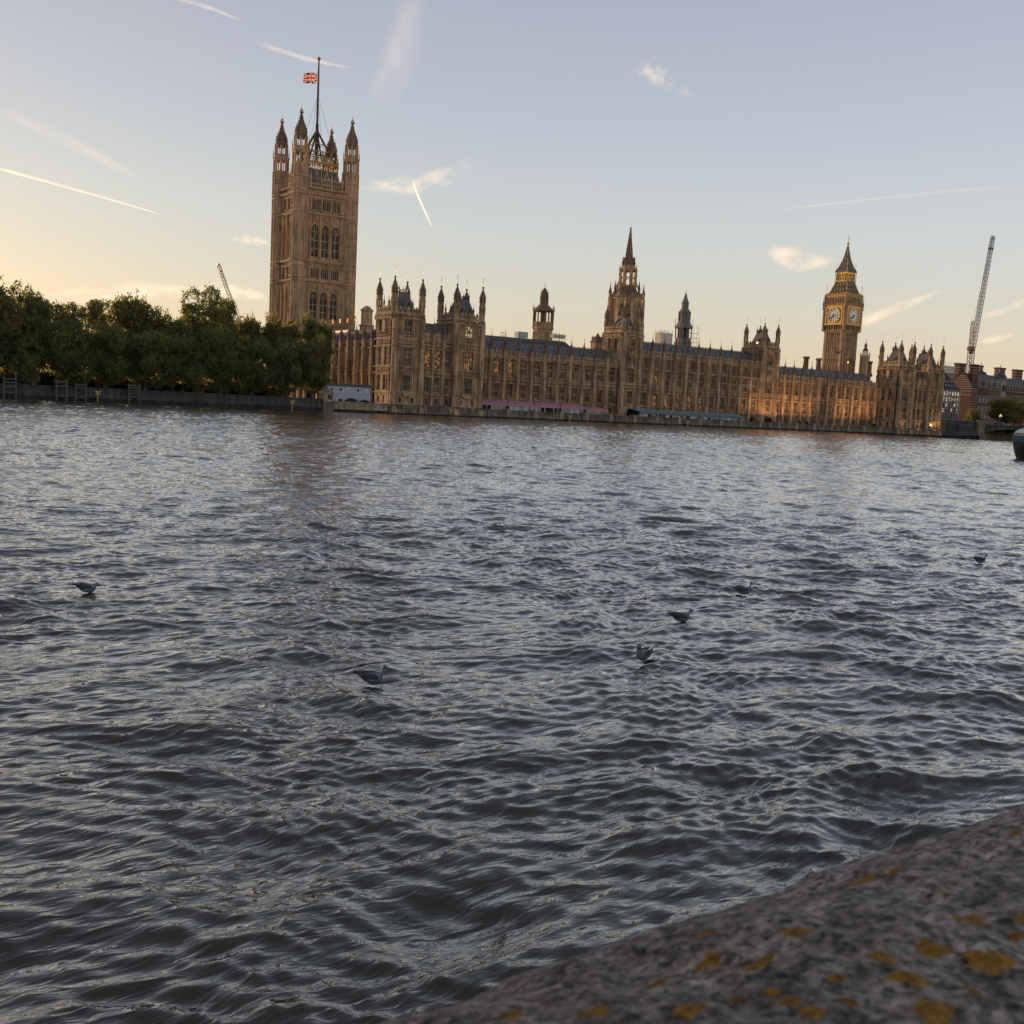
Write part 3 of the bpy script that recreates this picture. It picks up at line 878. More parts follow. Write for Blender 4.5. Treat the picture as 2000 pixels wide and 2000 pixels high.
lb.build("roof_lantern", [STONE, STONE_D], palace)
s_ = small.build("small_window", PM, palace)
s_['kind'] = 'stuff'
# ------------------------------------------------------------------ great square tower
VM = [STONE_R, STONE_D, GLASS, PANEL, plain('tarnished_gilding', (0.34, 0.205, 0.07), 0.5, 0.4, 0.3, 1.5), LEAD, IRON]
def tall_window(name, w, h, cols, head, trans=2):
    mb = MB(); hw = w/2
    zs = h-head
    mb.prism(arch_poly(0, w, 0, zs, h), 0.22, 0.27, 1)
    for i in range(1, cols):
        x = -hw+w*i/cols
        mb.box(x-0.16, x+0.16, -0.05, 0.18, 0, zs+head*0.55, 0)
    for k in range(trans):
        z = zs*(k+1)/(trans+1)
        mb.box(-hw, hw, -0.06, 0.19, z-0.16, z+0.16, 0)
    mb.box(-hw, hw, -0.05, 0.18, zs-0.2, zs+0.1, 0)
    lw = w/cols
    for i in range(cols*2+1):
        x = -hw+w*i/(cols*2)
        zt = zs+head*math.sqrt(max(0, 1-(x/hw)**2))*0.9
        if zt > zs+0.2: mb.box(x-0.09, x+0.09, -0.04, 0.17, zs, zt, 0)
    pl = arch_poly(0, w, 0, zs, h); po = arch_poly(0, w+0.7, 0, zs, h+0.55)
    n = len(pl)
    for i in range(n-1):
        q = [pl[i], pl[i+1], po[i+1], po[i]]
        vs = [(a, -0.45, z) for a, z in q]+[(a, 0.2, z) for a, z in q]
        mb.hexa(vs, 0)
    me_o = mb.build(name, [STONE_R, GLASS]); me = me_o.data
    bpy.data.objects.remove(me_o)
    return me
VW_UP = tall_window("window", 2.75, 11.2, 2, 2.6, 2)
VW_LO = tall_window("window", 2.75, 9.4, 2, 2.2, 2)

def square_tower():
    X0, Y0, S, SY = 144.1, 345.95, 19.4, 17.6      # turret centres
    t = thing("square_tower", (0, 0, 0), "tallest massive square stone tower with four crowned corner turrets and a flagpole behind the trees", "tower")
    mb = MB()
    faces = [(FE(Y0-1.0), X0, X0+S, 'E'), (FS(X0-1.0), Y0, Y0+SY, 'S')]
    wn_ = []
    for fr, a, b, side in faces:
        c0 = (a+b)/2; q = (b-a)/20
        cs = [c0-4.05*q, c0, c0+4.05*q]
        hw = 1.37 if side == 'E' else 1.3
        holes = []
        for c in cs: holes += [(c-hw, c+hw, 53.2, 64.4), (c-hw, c+hw, 31.6, 41.0), ]
        wall_open(mb, fr, a, b, 2.9, 77.0, holes, 1.2)
        # fill between square hole and pointed arch
        for c in cs:
            for z0, h, head in ((53.2, 11.2, 2.6), (31.6, 9.4, 2.2)):
                zs = z0+h-head
                for sg in (-1, 1):
                    k = 6
                    pts = [(c+sg*hw, zs)]+[(c+sg*hw*math.cos(i/k*math.pi/2)**0.9, zs+head*math.sin(i/k*math.pi/2)**0.95) for i in range(1, k+1)]+[(c+sg*hw, z0+h)]
                    mb.prism(pts, -1.0, -0.02, 0, fr)
                # ogee hood
                zt = z0+h
                for sg in (-1, 1):
                    for i in range(6):
                        u0, u1 = i/6, (i+1)/6
                        f = lambda u: (c+sg*(hw+0.45)*(1-u)**0.7, zs+0.3+(zt+1.6-zs)*u**0.8)
                        p, e = f(u0), f(u1)
                        mb.hexa([(p[0]-0.13, -0.02, p[1]), (p[0]+0.13, -0.02, p[1]), (p[0]+0.13, 0.45, p[1]), (p[0]-0.13, 0.45, p[1]),
                                 (e[0]-0.13, -0.02, e[1]), (e[0]+0.13, -0.02, e[1]), (e[0]+0.13, 0.45, e[1]), (e[0]-0.13, 0.45, e[1])], 0, fr)
                mb.box(c-0.18, c+0.18, -0.02, 0.4, zt+1.2, zt+2.6, 0, fr)
                wn_.append((c, z0, side, z0 > 50))
        # piers
        for c in (c0-6.1*q, c0-2.03*q, c0+2.03*q, c0+6.1*q):
            mb.box(c-0.35, c+0.35, -0.02, 0.55, 28, 43, 0, fr); mb.box(c-0.35, c+0.35, -0.02, 0.55, 52.4, 67.4, 0, fr)
            mb.box(c-0.16, c+0.16, 0.5, 0.75, 28, 43, 0, fr); mb.box(c-0.16, c+0.16, 0.5, 0.75, 52.4, 67.4, 0, fr)
        ribs(mb, fr, a+2.2, b-2.2, 42.0, 44.2, 0.62, 0.16, 0.15); ribs(mb, fr, a+2.2, b-2.2, 65.6, 67.5, 0.62, 0.16, 0.15)
        # blind arcades of narrow openings
        for z0, z1 in ((45.8, 48.9), (69.4, 72.9)):
            for k in range(3):
                g0 = c0-6.1*q+k*4.07*q
                for j in range(4):
                    s = g0+(0.55+(j+.5)*0.76)*q
                    mb.prism(arch_poly(s, 0.5, z0, z1-0.45, z1), 0.005, 0.05, 6, fr)
                    mb.box(s-0.38, s-0.27, 0, 0.28, z0-0.2, z1+0.3, 0, fr); mb.box(s+0.27, s+0.38, 0, 0.28, z0-0.2, z1+0.3, 0, fr)
                mb.box(g0-0.1, g0+0.4, 0, 0.5, z0-0.4, z1+0.6, 0, fr)
        for z, h, d in ((29.6, .5, .5), (44.6, .7, .7), (49.6, .6, .6), (51.4, .8, .8), (67.9, .8, .8), (69.0, .4, .5), (73.4, .5, .6), (74.6, .7, .9), (76.6, .6, .9)):
            string(mb, fr, a+2, b-2, z, h, d)
        panels(mb, fr, a+2.4, b-2.4, 50.0, 51.0, 1.0, 0, 3); panels(mb, fr, a+2.4, b-2.4, 74.9, 76.3, 1.05, 0, 3)
        # openwork parapet with gablets
        for k in range(3):
            g = c0-4.07*q+k*4.07*q
            for j in range(6):
                s = g-1.75+j*0.7
                mb.box(s-0.11, s+0.11, -0.3, 0.1, 76.9, 80.0, 0, fr)
            for j in (-0.55, 0, 0.55): mb.box(g+j-0.1, g+j+0.1, -0.3, 0.1, 80.0, 82.0-abs(j)*2, 0, fr)
            mb.box(g-2, g+2, -0.3, 0.12, 78.2, 78.5, 0, fr); mb.box(g-2, g+2, -0.3, 0.14, 79.9, 80.25, 0, fr)
            mb.prism([(g-1.1, 80.2), (g-0.8, 80.2), (g, 82.4), (g+0.8, 80.2), (g+1.1, 80.2), (g, 83.2)], -0.25, 0.1, 0, fr)
            x, y, _ = fr(g-2.03, -0.1, 0); spike(mb, x, y, 76.9, 0.42, 8.2, 0)
        x, y, _ = fr(c0+6.1*q, -0.1, 0); spike(mb, x, y, 76.9, 0.42, 8.2, 0)
        for s in (a+2.6, a+3.3, b-3.3, b-2.6): mb.box(s-0.12, s+0.12, -0.3, 0.1, 76.9, 81.0, 0, fr)
        mb.box(a+2.2, b-2.2, -0.28, 0.1, 76.9, 77.3, 0, fr)
    # plain back walls
    mb.box(X0, X0+S, Y0+SY-0.2, Y0+SY+1.0, 2.9, 77, 0); mb.box(X0+S-0.2, X0+S+1.0, Y0, Y0+SY, 2.9, 77, 0)
    body = mb.build("tower_body", VM, t)
    for c, z, side, up in wn_:
        put_window(VW_UP if up else VW_LO, t, c, z, (Y0-1.0 if side == 'E' else X0-1.0)+0.35, side)
    # corner turrets
    r = 2.72
    def one(x, y):
        m_ = MB()
        prof = [(r, 2.9)]
        for z in (29.6, 44.4, 45.6, 49.6, 51.6, 68.0, 69.6, 74.2, 75.5, 80.0):
            prof += [(r, z-0.25), (r*1.1, z-0.1), (r*1.1, z+0.3), (r, z+0.5)]
        prof += [(r, 83.6)]
        m_.lathe(0, 0, prof, 8, 0)
        for i in range(8):
            a = math.pi/8+i*math.pi/4
            px, py = math.cos(a), math.sin(a)
            m_.lathe(r*px, r*py, [(0.26, 2.9), (0.26, 84)], 6, 0)
            a2 = i*math.pi/4
            for off in (-0.32, 0.32):
                qx = r*0.925*math.cos(a2)-off*math.sin(a2); qy = r*0.925*math.sin(a2)+off*math.cos(a2)
                for za, zb in ((30.4, 44), (46.2, 49.2), (52.4, 67.6), (70.2, 73.8), (76.2, 79.6), (80.6, 83.4)):
                    m_.lathe(qx, qy, [(0.11, za), (0.11, zb)], 4, 0)
            # stage one: paired arched openings all round
            m_.box(r*0.9*px-0.3, r*0.9*px+0.3, r*0.9*py-0.3, r*0.9*py+0.3, 83.6, 89.0, 0)
            ex, ey = math.cos(a2), math.sin(a2)
            m_.lathe(r*0.85*ex, r*0.85*ey, [(0.15, 83.6), (0.15, 88)], 6, 0)
            m_.box(r*0.78*px-0.24, r*0.78*px+0.24, r*0.78*py-0.24, r*0.78*py+0.24, 89.4, 93.4, 0)
            m_.lathe(r*0.70*ex, r*0.70*ey, [(0.10, 89.6), (0.10, 93.2)], 6, 0)
            spike(m_, r*1.02*px, r*1.02*py, 89.2, 0.2, 3.2, 0)
        m_.lathe(0, 0, [(r*0.98, 83.6), (r*0.98, 84.3), (r*.6, 84.3)], 8, 0)
        m_.lathe(0, 0, [(r*0.98, 87.9), (r*1.1, 88.9), (r*1.1, 89.3), (r*.8, 89.5), (r*.75, 90.3), (r*.5, 90.3)], 8, 0)
        m_.lathe(0, 0, [(r*0.76, 93.0), (r*0.86, 93.6), (r*0.90, 93.9), (r*.78, 94.1), (r*.80, 95.0), (r*0.74, 96.0), (r*0.56, 97.3), (r*0.36, 98.4), (r*0.24, 99.4), (r*0.16, 100.7), (r*.14, 101.2)], 8, 1)
        for i in range(8):
            a = i*math.pi/4
            for z, q in ((95.2, .80), (96.1, .73), (97.0, .60), (97.8, .47), (98.6, .34), (99.4, .25), (100.2, .19)):
                m_.box(r*q*math.cos(a)-0.13, r*q*math.cos(a)+0.13, r*q*math.sin(a)-0.13, r*q*math.sin(a)+0.13, z, z+0.35, 1)
        m_.lathe(0, 0, [(0.25, 101.2), (0.75, 101.5), (0.8, 101.8), (0.55, 102.0)], 8, 4)
        for i in range(8):
            a = i*math.pi/4
            m_.bar((0.75*math.cos(a), 0.75*math.sin(a), 101.8), (0.1*math.cos(a), 0.1*math.sin(a), 103.0), 0.09, 4)
        m_.bar((0, 0, 102.8), (0, 0, 104.3), 0.08, 4)
        return m_
    first = one(0, 0).build("turret", VM, t, loc=(X0, Y0, 0))
    for x, y in ((X0+S, Y0), (X0, Y0+SY), (X0+S, Y0+SY)):
        o = first.copy(); COL.objects.link(o); o.parent = t; o.location = (x, y, 0)
    # roof and gilded flag stage
    rf = MB(); cx, cy = X0+S/2, Y0+SY/2
    rf.hexa([(cx-8.2, cy-7.6, 76.5), (cx+8.2, cy-7.6, 76.5), (cx+8.2, cy+7.6, 76.5), (cx-8.2, cy+7.6, 76.5),
             (cx-5.6, cy-5.6, 84.2), (cx+5.6, cy-5.6, 84.2), (cx+5.6, cy+5.6, 84.2), (cx-5.6, cy+5.6, 84.2)], 5)
    rf.build("roof", VM, t)
    cr = MB(); W = 5.7
    for f, c in ((FE(cy-W), cx), (FS(cx-W), cy), (lambda s, d, z: (s, cy+W+d, z), cx), (lambda s, d, z: (cx+W+d, s, z), cy)):
        n = 12
        for i in range(n+1):
            s = c-W+2*W*i/n
            cr.box(s-0.13, s+0.13, -0.2, 0.12, 84.2, 86.4, 4, f)
            if i < n: cr.prism([(s+.13, 86.4), (s+.13, 85.9), (s+W/n, 86.3), (s+2*W/n-.13, 85.9), (s+2*W/n-.13, 86.4)], -0.15, 0.05, 4, f)
        cr.box(c-W, c+W, -0.25, 0.2, 86.4, 87.0, 4, f)
        for i in range(n*2+1):
            s = c-W+W*i/n
            cr.box(s-0.07, s+0.07, -0.1, 0.05, 87.0, 88.3, 4, f)
        cr.box(c-W, c+W, -0.1, 0.06, 88.2, 88.5, 4, f)
        for i in range(5):
            s = c-W+2*W*i/4
            cr.box(s-0.15, s+0.15, -0.15, 0.1, 87, 89.2, 4, f)
    for sx in (-1, 1):
        for sy in (-1, 1):
            cr.bar((cx+sx*4.6, cy+sy*4.6, 88.0), (cx+sx*0.4, cy+sy*0.4, 98.0), 0.34, 6)
            cr.bar((cx+sx*4.6, cy+sy*4.6, 88.6), (cx+sx*0.5, cy+sy*0.5, 98.6), 0.12, 4)
            cr.bar((cx+sx*3.3, cy+sy*3.3, 91.0), (cx+sx*0.4, cy+sy*0.4, 92.0), 0.16, 4)
            spike(cr, cx+sx*5.0, cy+sy*5.0, 87, 0.4, 9.0, 6)
    for a, b in (((-1, -1), (1, -1)), ((1, -1), (1, 1)), ((1, 1), (-1, 1)), ((-1, 1), (-1, -1))):
        cr.bar((cx+a[0]*3.2, cy+a[1]*3.2, 91.2), (cx+b[0]*3.2, cy+b[1]*3.2, 91.2), 0.22, 4)
        cr.bar((cx+a[0]*2.0, cy+a[1]*2.0, 94.0), (cx+b[0]*2.0, cy+b[1]*2.0, 94.0), 0.16, 4)
        for k in range(4):
            u = (k+.5)/4
            cr.bar((cx+(a[0]+(b[0]-a[0])*u)*4.0, cy+(a[1]+(b[1]-a[1])*u)*4.0, 87.0), (cx+(a[0]+(b[0]-a[0])*u)*3.2, cy+(a[1]+(b[1]-a[1])*u)*3.2, 91.2), 0.16, 6)
    cr.build("flag_stage", VM, t)
    fp = MB()
    fp.lathe(cx, cy, [(0.75, 88), (0.75, 96), (0.9, 97), (0.62, 98.5), (0.6, 101), (0.42, 101.3), (0.38, 112), (0.26, 123.4)], 10, 6)
    fp.lathe(cx, cy, [(0.3, 123.4), (0.62, 123.6), (0.62, 124.2), (0.2, 124.4)], 8, 4)
    fp.bar((cx, cy, 124.4), (cx, cy, 125.3), 0.07, 4)
    for sx, sy in ((-1, -1), (1, -1), (1, 1), (-1, 1)):
        fp.bar((cx+sx*0.2, cy+sy*0.2, 110.5), (cx+sx*4.2, cy+sy*4.2, 93.0), 0.045, 6)
    fp.build("flagpole", VM, t)
    # low stair turret beside it
    st = MB()
    st.lathe(163.8, 330, [(2.4, 22), (2.4, 29.2), (2.8, 29.4), (2.8, 29.8), (2.0, 30.0), (2.0, 34.4), (2.25, 34.7), (2.25, 35.2), (1.7, 35.5), (0.9, 36.3), (0.3, 36.5)], 8, 0)
    st.build("stair_turret", VM, t)
    return cx, cy
vcx, vcy = square_tower()

# the flag, at half mast
def flag():
    W, H, NX, NY = 7.6, 3.95, 60, 32
    vs = []; fs = []; ms = []
    for j in range(NY+1):
        for i in range(NX+1):
            u, v = i/NX, j/NY
            x = -u*W*0.80
            y = 1.05*math.sin(u*8.5+0.9*v)*u**0.6 - 0.9*u
            z = v*H*(1-0.38*u*(1-u)) - 0.95*u**0.8*H*0.36 - 0.5*math.sin(math.pi*u)*(0.45-v)*0.8
            vs.append((x, y, z))
    B, Wt, Rd = 0, 1, 2
    for j in range(NY):
        for i in range(NX):
            a = j*(NX+1)+i
            fs.append((a, a+1, a+NX+2, a+NX+1))
            X = (i+.5)/NX*60-30; Y = (j+.5)/NY*30-15
            c = B
            d1 = abs(X*0.5-Y)/1.118; d2 = abs(X*0.5+Y)/1.118
            if min(d1, d2) < 3.0: c = Wt
            if d1 < 1.3 or d2 < 1.3: c = Rd
            if abs(X) < 5 or abs(Y) < 5: c = Wt
            if abs(X) < 3 or abs(Y) < 3: c = Rd
            ms.append(c)
    me = bpy.data.meshes.new("flag"); me.from_pydata(vs, [], fs)
    for c in ((0.012, 0.02, 0.10), (0.75, 0.68, 0.60), (0.55, 0.025, 0.02)):
        mt, n, l, p = newmat("bunting")
        p.inputs['Base Color'].default_value = (*c, 1); p.inputs['Roughness'].default_value = 0.8
        tr = n.new("ShaderNodeBsdfTranslucent"); tr.inputs[0].default_value = (*c, 1)
        mx = n.new("ShaderNodeMixShader"); mx.inputs[0].default_value = 0.45
        l.new(p.outputs[0], mx.inputs[1]); l.new(tr.outputs[0], mx.inputs[2]); l.new(mx.outputs[0], n["Material Output"].inputs[0])
        me.materials.append(mt)
    me.polygons.foreach_set('material_index', ms); me.polygons.foreach_set('use_smooth', [True]*len(fs)); me.update()
    o = link("flag", me, None, (vcx-0.75, vcy-0.4, 115.3)); o.scale = (0.86, 0.9, 0.92)
    tag(o, "red white and blue flag flying at half mast on the tallest tower", "flag")
flag()

# ------------------------------------------------------------------ clock tower
def clock_tower():
    w = 12.2; X0, Y0 = 432.3, 335.7; cx, cy = X0+w/2, Y0+w/2
    t = thing("clock_tower", (0, 0, 0), "slender clock tower with two pale dials and a gilded lantern under its pointed spire", "clock tower")
    CM = [STONE_R, STONE_D, DARKV, GILT_S, GILT, plain('cast_iron_roof', (0.10, 0.088, 0.085), 0.5), IRON]
    mb = MB()
    mb.box(X0+0.5, X0+w-0.5, Y0+0.5, Y0+w-0.5, 2.9, 50.4, 0)
    F = [(FE(Y0+0.5), X0+.5, X0+w-.5), (FS(X0+0.5), Y0+.5, Y0+w-.5),
         (lambda s, d, z: (s, Y0+w-.5+d, z), X0+.5, X0+w-.5), (lambda s, d, z: (X0+w-.5+d, s, z), Y0+.5, Y0+w-.5)]
    for fr, a, b in F:
        for s in (a+0.55, b-0.55): mb.box(s-0.55, s+0.55, 0, 0.5, 2.9, 50.4, 0, fr)
        n = 7
        for i in range(n+1):
            s = a+1.5+(b-a-3.0)*i/n
            mb.box(s-0.17, s+0.17, 0, 0.42, 2.9, 49.2, 0, fr)
            if i < n:
                q = (b-a-3.0)/n
                for k, z in enumerate((9, 14, 19, 24, 29, 34, 39, 44)):
                    mb.prism(arch_poly(s+q/2, 0.34, z, z+2.6, z+3.1), 0.004, 0.03, 2, fr)
                    mb.box(s+0.17, s+q-0.17, 0, 0.16, z+3.3, z+3.6, 0, fr)
                mb.prism(arch_poly(s+q/2, q*0.6, 47.2, 48.6, 49.1), 0.004, 0.03, 2, fr)
        for z in (8, 28, 36.5, 49.4): string(mb, fr, a-.2, b+.2, z, 0.6, 0.62)
    mb.build("shaft", CM, t)
    # clock stage
    cs = MB()
    h = 13.2/2
    cs.box(cx-h, cx+h, cy-h, cy+h, 52.8, 63.4, 1)
    cs.box(cx-h+.4, cx+h-.4, cy-h+.4, cy+h-.4, 50.4, 52.8, 2)
    G = [(FE(cy-h), cx), (FS(cx-h), cy), (lambda s, d, z: (s, cy+h+d, z), cx), (lambda s, d, z: (cx+h+d, s, z), cy)]
    for fr, c in G:
        for i in range(9):
            s = c-h+0.8+(2*h-1.6)*i/8
            cs.box(s-0.22, s+0.22, -0.5, 0.05, 50.3, 52.8, 0, fr)
        cs.box(c-h, c+h, -0.5, 0.12, 50.0, 50.5, 0, fr)
        for s in (c-h+0.75, c+h-0.75):
            cs.box(s-0.75, s+0.75, 0, 0.25, 52.8, 63.4, 0, fr)
            cs.box(s-0.3, s+0.3, 0.25, 0.36, 53.2, 62.8, 0, fr)
        # gilded square surround
        cs.box(c-5.0, c+5.0, 0.0, 0.16, 53.2, 63.0, 3, fr)
        for s0, s1, z0, z1 in ((c-5.05, c+5.05, 53.15, 53.6), (c-5.05, c+5.05, 61.75, 62.1), (c-5.05, c-4.6, 53.6, 61.75), (c+4.6, c+5.05, 53.6, 61.75)):
            cs.box(s0, s1, 0.16, 0.34, z0, z1, 4, fr)
        for i in range(12):
            s = c-4.6+9.2*(i+.5)/12
            cs.box(s-0.25, s+0.25, 0.16, 0.28, 62.25, 62.85, 4, fr)
        string(cs, fr, c-h, c+h, 63.4, 0.5, 0.55)
        # belfry arcade
        for i in range(12):
            s = c-h+0.9+(2*h-1.8)*i/11
            cs.box(s-0.2, s+0.2, -0.55, 0.0, 63.7, 67.3, 0, fr)
            cs.prism([(s-0.2, 67.3), (s-0.6, 67.3), (s-0.2, 66.4)], -0.5, -0.05, 0, fr); cs.prism([(s+0.2, 67.3), (s+0.6, 67.3), (s+0.2, 66.4)], -0.5, -0.05, 0, fr)
        cs.box(c-h+0.3, c+h-0.3, -0.6, 0.1, 67.3, 68.0, 3, fr)
        cs.box(c-h+0.1, c+h-0.1, -0.6, 0.35, 68.0, 68.5, 0, fr)
        for i in range(16):
            s = c-h+0.5+(2*h-1)*i/15
            cs.box(s-0.14, s+0.14, -0.2, 0.1, 68.5, 69.1, 4, fr)
    cs.box(cx-h+1.2, cx+h-1.2, cy-h+1.2, cy+h-1.2, 63.4, 68.0, 2)
    for sx in (-1, 1):
        for sy in (-1, 1):
            px, py = cx+sx*(h-0.2), cy+sy*(h-0.2)
            cs.lathe(px, py, [(0.75, 50.2), (0.75, 63.8), (0.5, 64.2), (0.5, 68)], 8, 0)
            spike(cs, cx+sx*(h+0.35), cy+sy*(h+0.35), 61.0, 0.32, 7.0, 1)
            cs.bar((cx+sx*(h-.5), cy+sy*(h-.5), 68.5), (cx+sx*(h-.5), cy+sy*(h-.5), 73.6), 0.10, 4)
            cs.bar((cx+sx*(h-.5)-.5, cy+sy*(h-.5), 72.6), (cx+sx*(h-.5)+.5, cy+sy*(h-.5), 72.6), 0.08, 4)
    cs.build("clock_stage", CM, t)
    # dials
    DM = [plain("opal_glass", (0.66, 0.65, 0.62), 0.35, 0, 0.06, 1.0, emis=(1.0, 0.95, 0.85), estr=0.08), IRON, GILT]
    STROKES = {'I': [((0, -1), (0, 1))], 'V': [((-.5, 1), (0, -1)), ((.5, 1), (0, -1))], 'X': [((-.5, 1), (.5, -1)), ((.5, 1), (-.5, -1))]}
    NUM = ['XII', 'I', 'II', 'III', 'IV', 'V', 'VI', 'VII', 'VIII', 'IX', 'X', 'XI']
    def stroke(mb_, p, q, wd, d0, d1, m, fr):
        dx, dz = q[0]-p[0], q[1]-p[1]; L = math.hypot(dx, dz); nx, nz = -dz/L*wd/2, dx/L*wd/2
        mb_.prism([(p[0]+nx, p[1]+nz), (q[0]+nx, q[1]+nz), (q[0]-nx, q[1]-nz), (p[0]-nx, p[1]-nz)], d0, d1, m, fr)
    for fr, c, flip in ((G[0][0], cx, 1), (G[1][0], cy, -1)):
        d = MB(); zc = 57.9; rad = 3.5
        P = lambda a, r_: (c+flip*r_*math.sin(a), zc+r_*math.cos(a))
        N = 48
        d.prism([P(2*math.pi*i/N, rad) for i in range(N)], 0.17, 0.24, 0, fr)
        for r0, r1, mm, dd in ((rad, rad+0.38, 2, .42), (rad-0.16, rad, 1, .30), (rad-1.32, rad-1.2, 1, .30), (0.75, 0.85, 1, .29)):
            for i in range(N):
                a0, a1 = 2*math.pi*i/N, 2*math.pi*(i+1)/N
                q = [P(a0, r0), P(a1, r0), P(a1, r1), P(a0, r1)]
                d.hexa([(s, .18, z) for s, z in q]+[(s, dd, z) for s, z in q], mm, fr)
        for k, nm in enumerate(NUM):
            a = 2*math.pi*k/12; rc = rad-0.68
            tot = sum(0.26 if ch == 'I' else 0.42 for ch in nm); off = -tot/2
            for ch in nm:
                wch = 0.26 if ch == 'I' else 0.42
                for (p, q) in STROKES[ch]:
                    def T(pt):
                        u = off+wch/2+pt[0]*0.36; v = pt[1]*0.44
                        return (c+flip*((rc+v)*math.sin(a)+u*math.cos(a)), zc+(rc+v)*math.cos(a)-u*math.sin(a))
                    stroke(d, T(p), T(q), 0.14, .22, .29, 1, fr)
                off += wch
            stroke(d, P(a, 0.85), P(a, rad-1.32), 0.07, .22, .27, 1, fr)
        face = d.build("clock_dial", DM, t)
        hd = MB()
        for ang, L, wd in ((R(240), 3.2, 0.3), (R(230-10), 2.0, 0.42)):
            stroke(hd, P(ang+math.pi, 0.7), P(ang, L), wd, .45, .55, 1, fr)
        hd.prism([P(2*math.pi*i/12, 0.4) for i in range(12)], .40, .62, 1, fr)
        hd.build("clock_hands", DM, face)
    # roof, lantern, spire
    rf = MB()
    def frus(z0, a, z1, b, m):
        rf.hexa([(cx-a,cy-a,z0),(cx+a,cy-a,z0),(cx+a,cy+a,z0),(cx-a,cy+a,z0),(cx-b,cy-b,z1),(cx+b,cy-b,z1),(cx+b,cy+b,z1),(cx-b,cy+b,z1)], m)
    frus(68.5, 6.1, 70.0, 5.0, 5); frus(70.0, 5.0, 72.6, 4.0, 5); frus(72.6, 4.0, 75.0, 3.35, 5)
    for row, (z, a, n) in enumerate(((69.6, 5.35, 5), (72.2, 4.2, 4))):
        for fr, c in ((FE(cy-a), cx), (FS(cx-a), cy)):
            for i in range(n):
                s = c+(i-(n-1)/2)*(1.75 if row == 0 else 1.7)
                rf.prism([(s-0.42, z), (s+0.42, z), (s+0.42, z+0.8), (s, z+1.5), (s-0.42, z+0.8)], -0.9, 0.28, 3, fr)
                rf.box(s-0.26, s+0.26, 0.28, 0.30, z+0.1, z+0.85, 2, fr)
    for sx, sy in ((-1, -1), (1, -1), (-1, 1), (1, 1)):
        rf.bar((cx+sx*6.0, cy+sy*6.0, 68.6), (cx+sx*4.9, cy+sy*4.9, 70.1), 0.22, 4); rf.bar((cx+sx*4.95, cy+sy*4.95, 70.0), (cx+sx*3.4, cy+sy*3.4, 75.0), 0.2, 4)
    rf.build("lower_roof", CM, t)
    ln = MB()
    ln.box(cx-3.7, cx+3.7, cy-3.7, cy+3.7, 75.0, 75.7, 3); ln.box(cx-2.2, cx+2.2, cy-2.2, cy+2.2, 75.7, 80, 2)
    for k in range(7):
        u = -3.0+k*1.0
        for px, py in ((u, -3.0), (u, 3.0), (-3.0, u), (3.0, u)):
            ln.box(cx+px-0.24, cx+px+0.24, cy+py-0.24, cy+py+0.24, 75.7, 79.3, 4)
    for z0, z1, q in ((77.4, 77.8, 3.1), (79.0, 79.9, 3.3)):
        ln.box(cx-q, cx+q, cy-q, cy-q+0.5, z0, z1, 4); ln.box(cx-q, cx-q+0.5, cy-q+.5, cy+q, z0, z1, 4)
        ln.box(cx-q+.5, cx+q, cy+q-.5, cy+q, z0, z1, 4); ln.box(cx+q-.5, cx+q, cy-q+.5, cy+q-.5, z0, z1, 4)
    for sx, sy in ((-1, -1), (1, -1), (-1, 1), (1, 1)):
        ln.bar((cx+sx*3.6, cy+sy*3.6, 75.7), (cx+sx*3.6, cy+sy*3.6, 80.5), 0.16, 4)
        ln.bar((cx+sx*3.3, cy+sy*3.3, 80), (cx+sx*3.3, cy+sy*3.3, 85.2), 0.09, 4)
    ln.build("lantern", CM, t)
    sp = MB()
    for z0, a, z1, b in ((79.9, 3.7, 80.5, 3.75), (80.5, 3.75, 82.2, 2.75), (82.2, 2.75, 86, 1.5), (86, 1.5, 90, 0.7), (90, 0.7, 93.3, 0.28)):
        sp.hexa([(cx-a,cy-a,z0),(cx+a,cy-a,z0),(cx+a,cy+a,z0),(cx-a,cy+a,z0),(cx-b,cy-b,z1),(cx+b,cy-b,z1),(cx+b,cy+b,z1),(cx-b,cy+b,z1)], 5)
        for sx, sy in ((-1, -1), (1, -1), (-1, 1), (1, 1)):
            sp.bar((cx+sx*a, cy+sy*a, z0), (cx+sx*b, cy+sy*b, z1), 0.13, 3)
    for z, a, n in ((82.4, 2.75, 3), (84.8, 1.95, 2), (87.2, 1.28, 1)):
        for fr, c in ((FE(cy-a), cx), (FS(cx-a), cy)):
            for i in range(n):
                s = c+(i-(n-1)/2)*1.1
                sp.prism([(s-0.26, z), (s+0.26, z), (s, z+1.1)], -0.5, 0.2, 3, fr)
    sp.lathe(cx, cy, [(0.3, 93.2), (0.25, 93.8), (0.75, 94.2), (0.75, 94.7), (0.2, 95.1)], 8, 4)
    sp.bar((cx, cy, 95), (cx, cy, 99.2), 0.09, 4)
    for dx, dy in ((1, 0), (0, 1)):
        sp.bar((cx-dx*.9, cy-dy*.9, 97.0), (cx+dx*.9, cy+dy*.9, 97.0), 0.08, 4); sp.bar((cx-dx*.5, cy-dy*.5, 98.0), (cx+dx*.5, cy+dy*.5, 98.0), 0.07, 4)
    sp.build("spire", CM, t)
clock_tower()

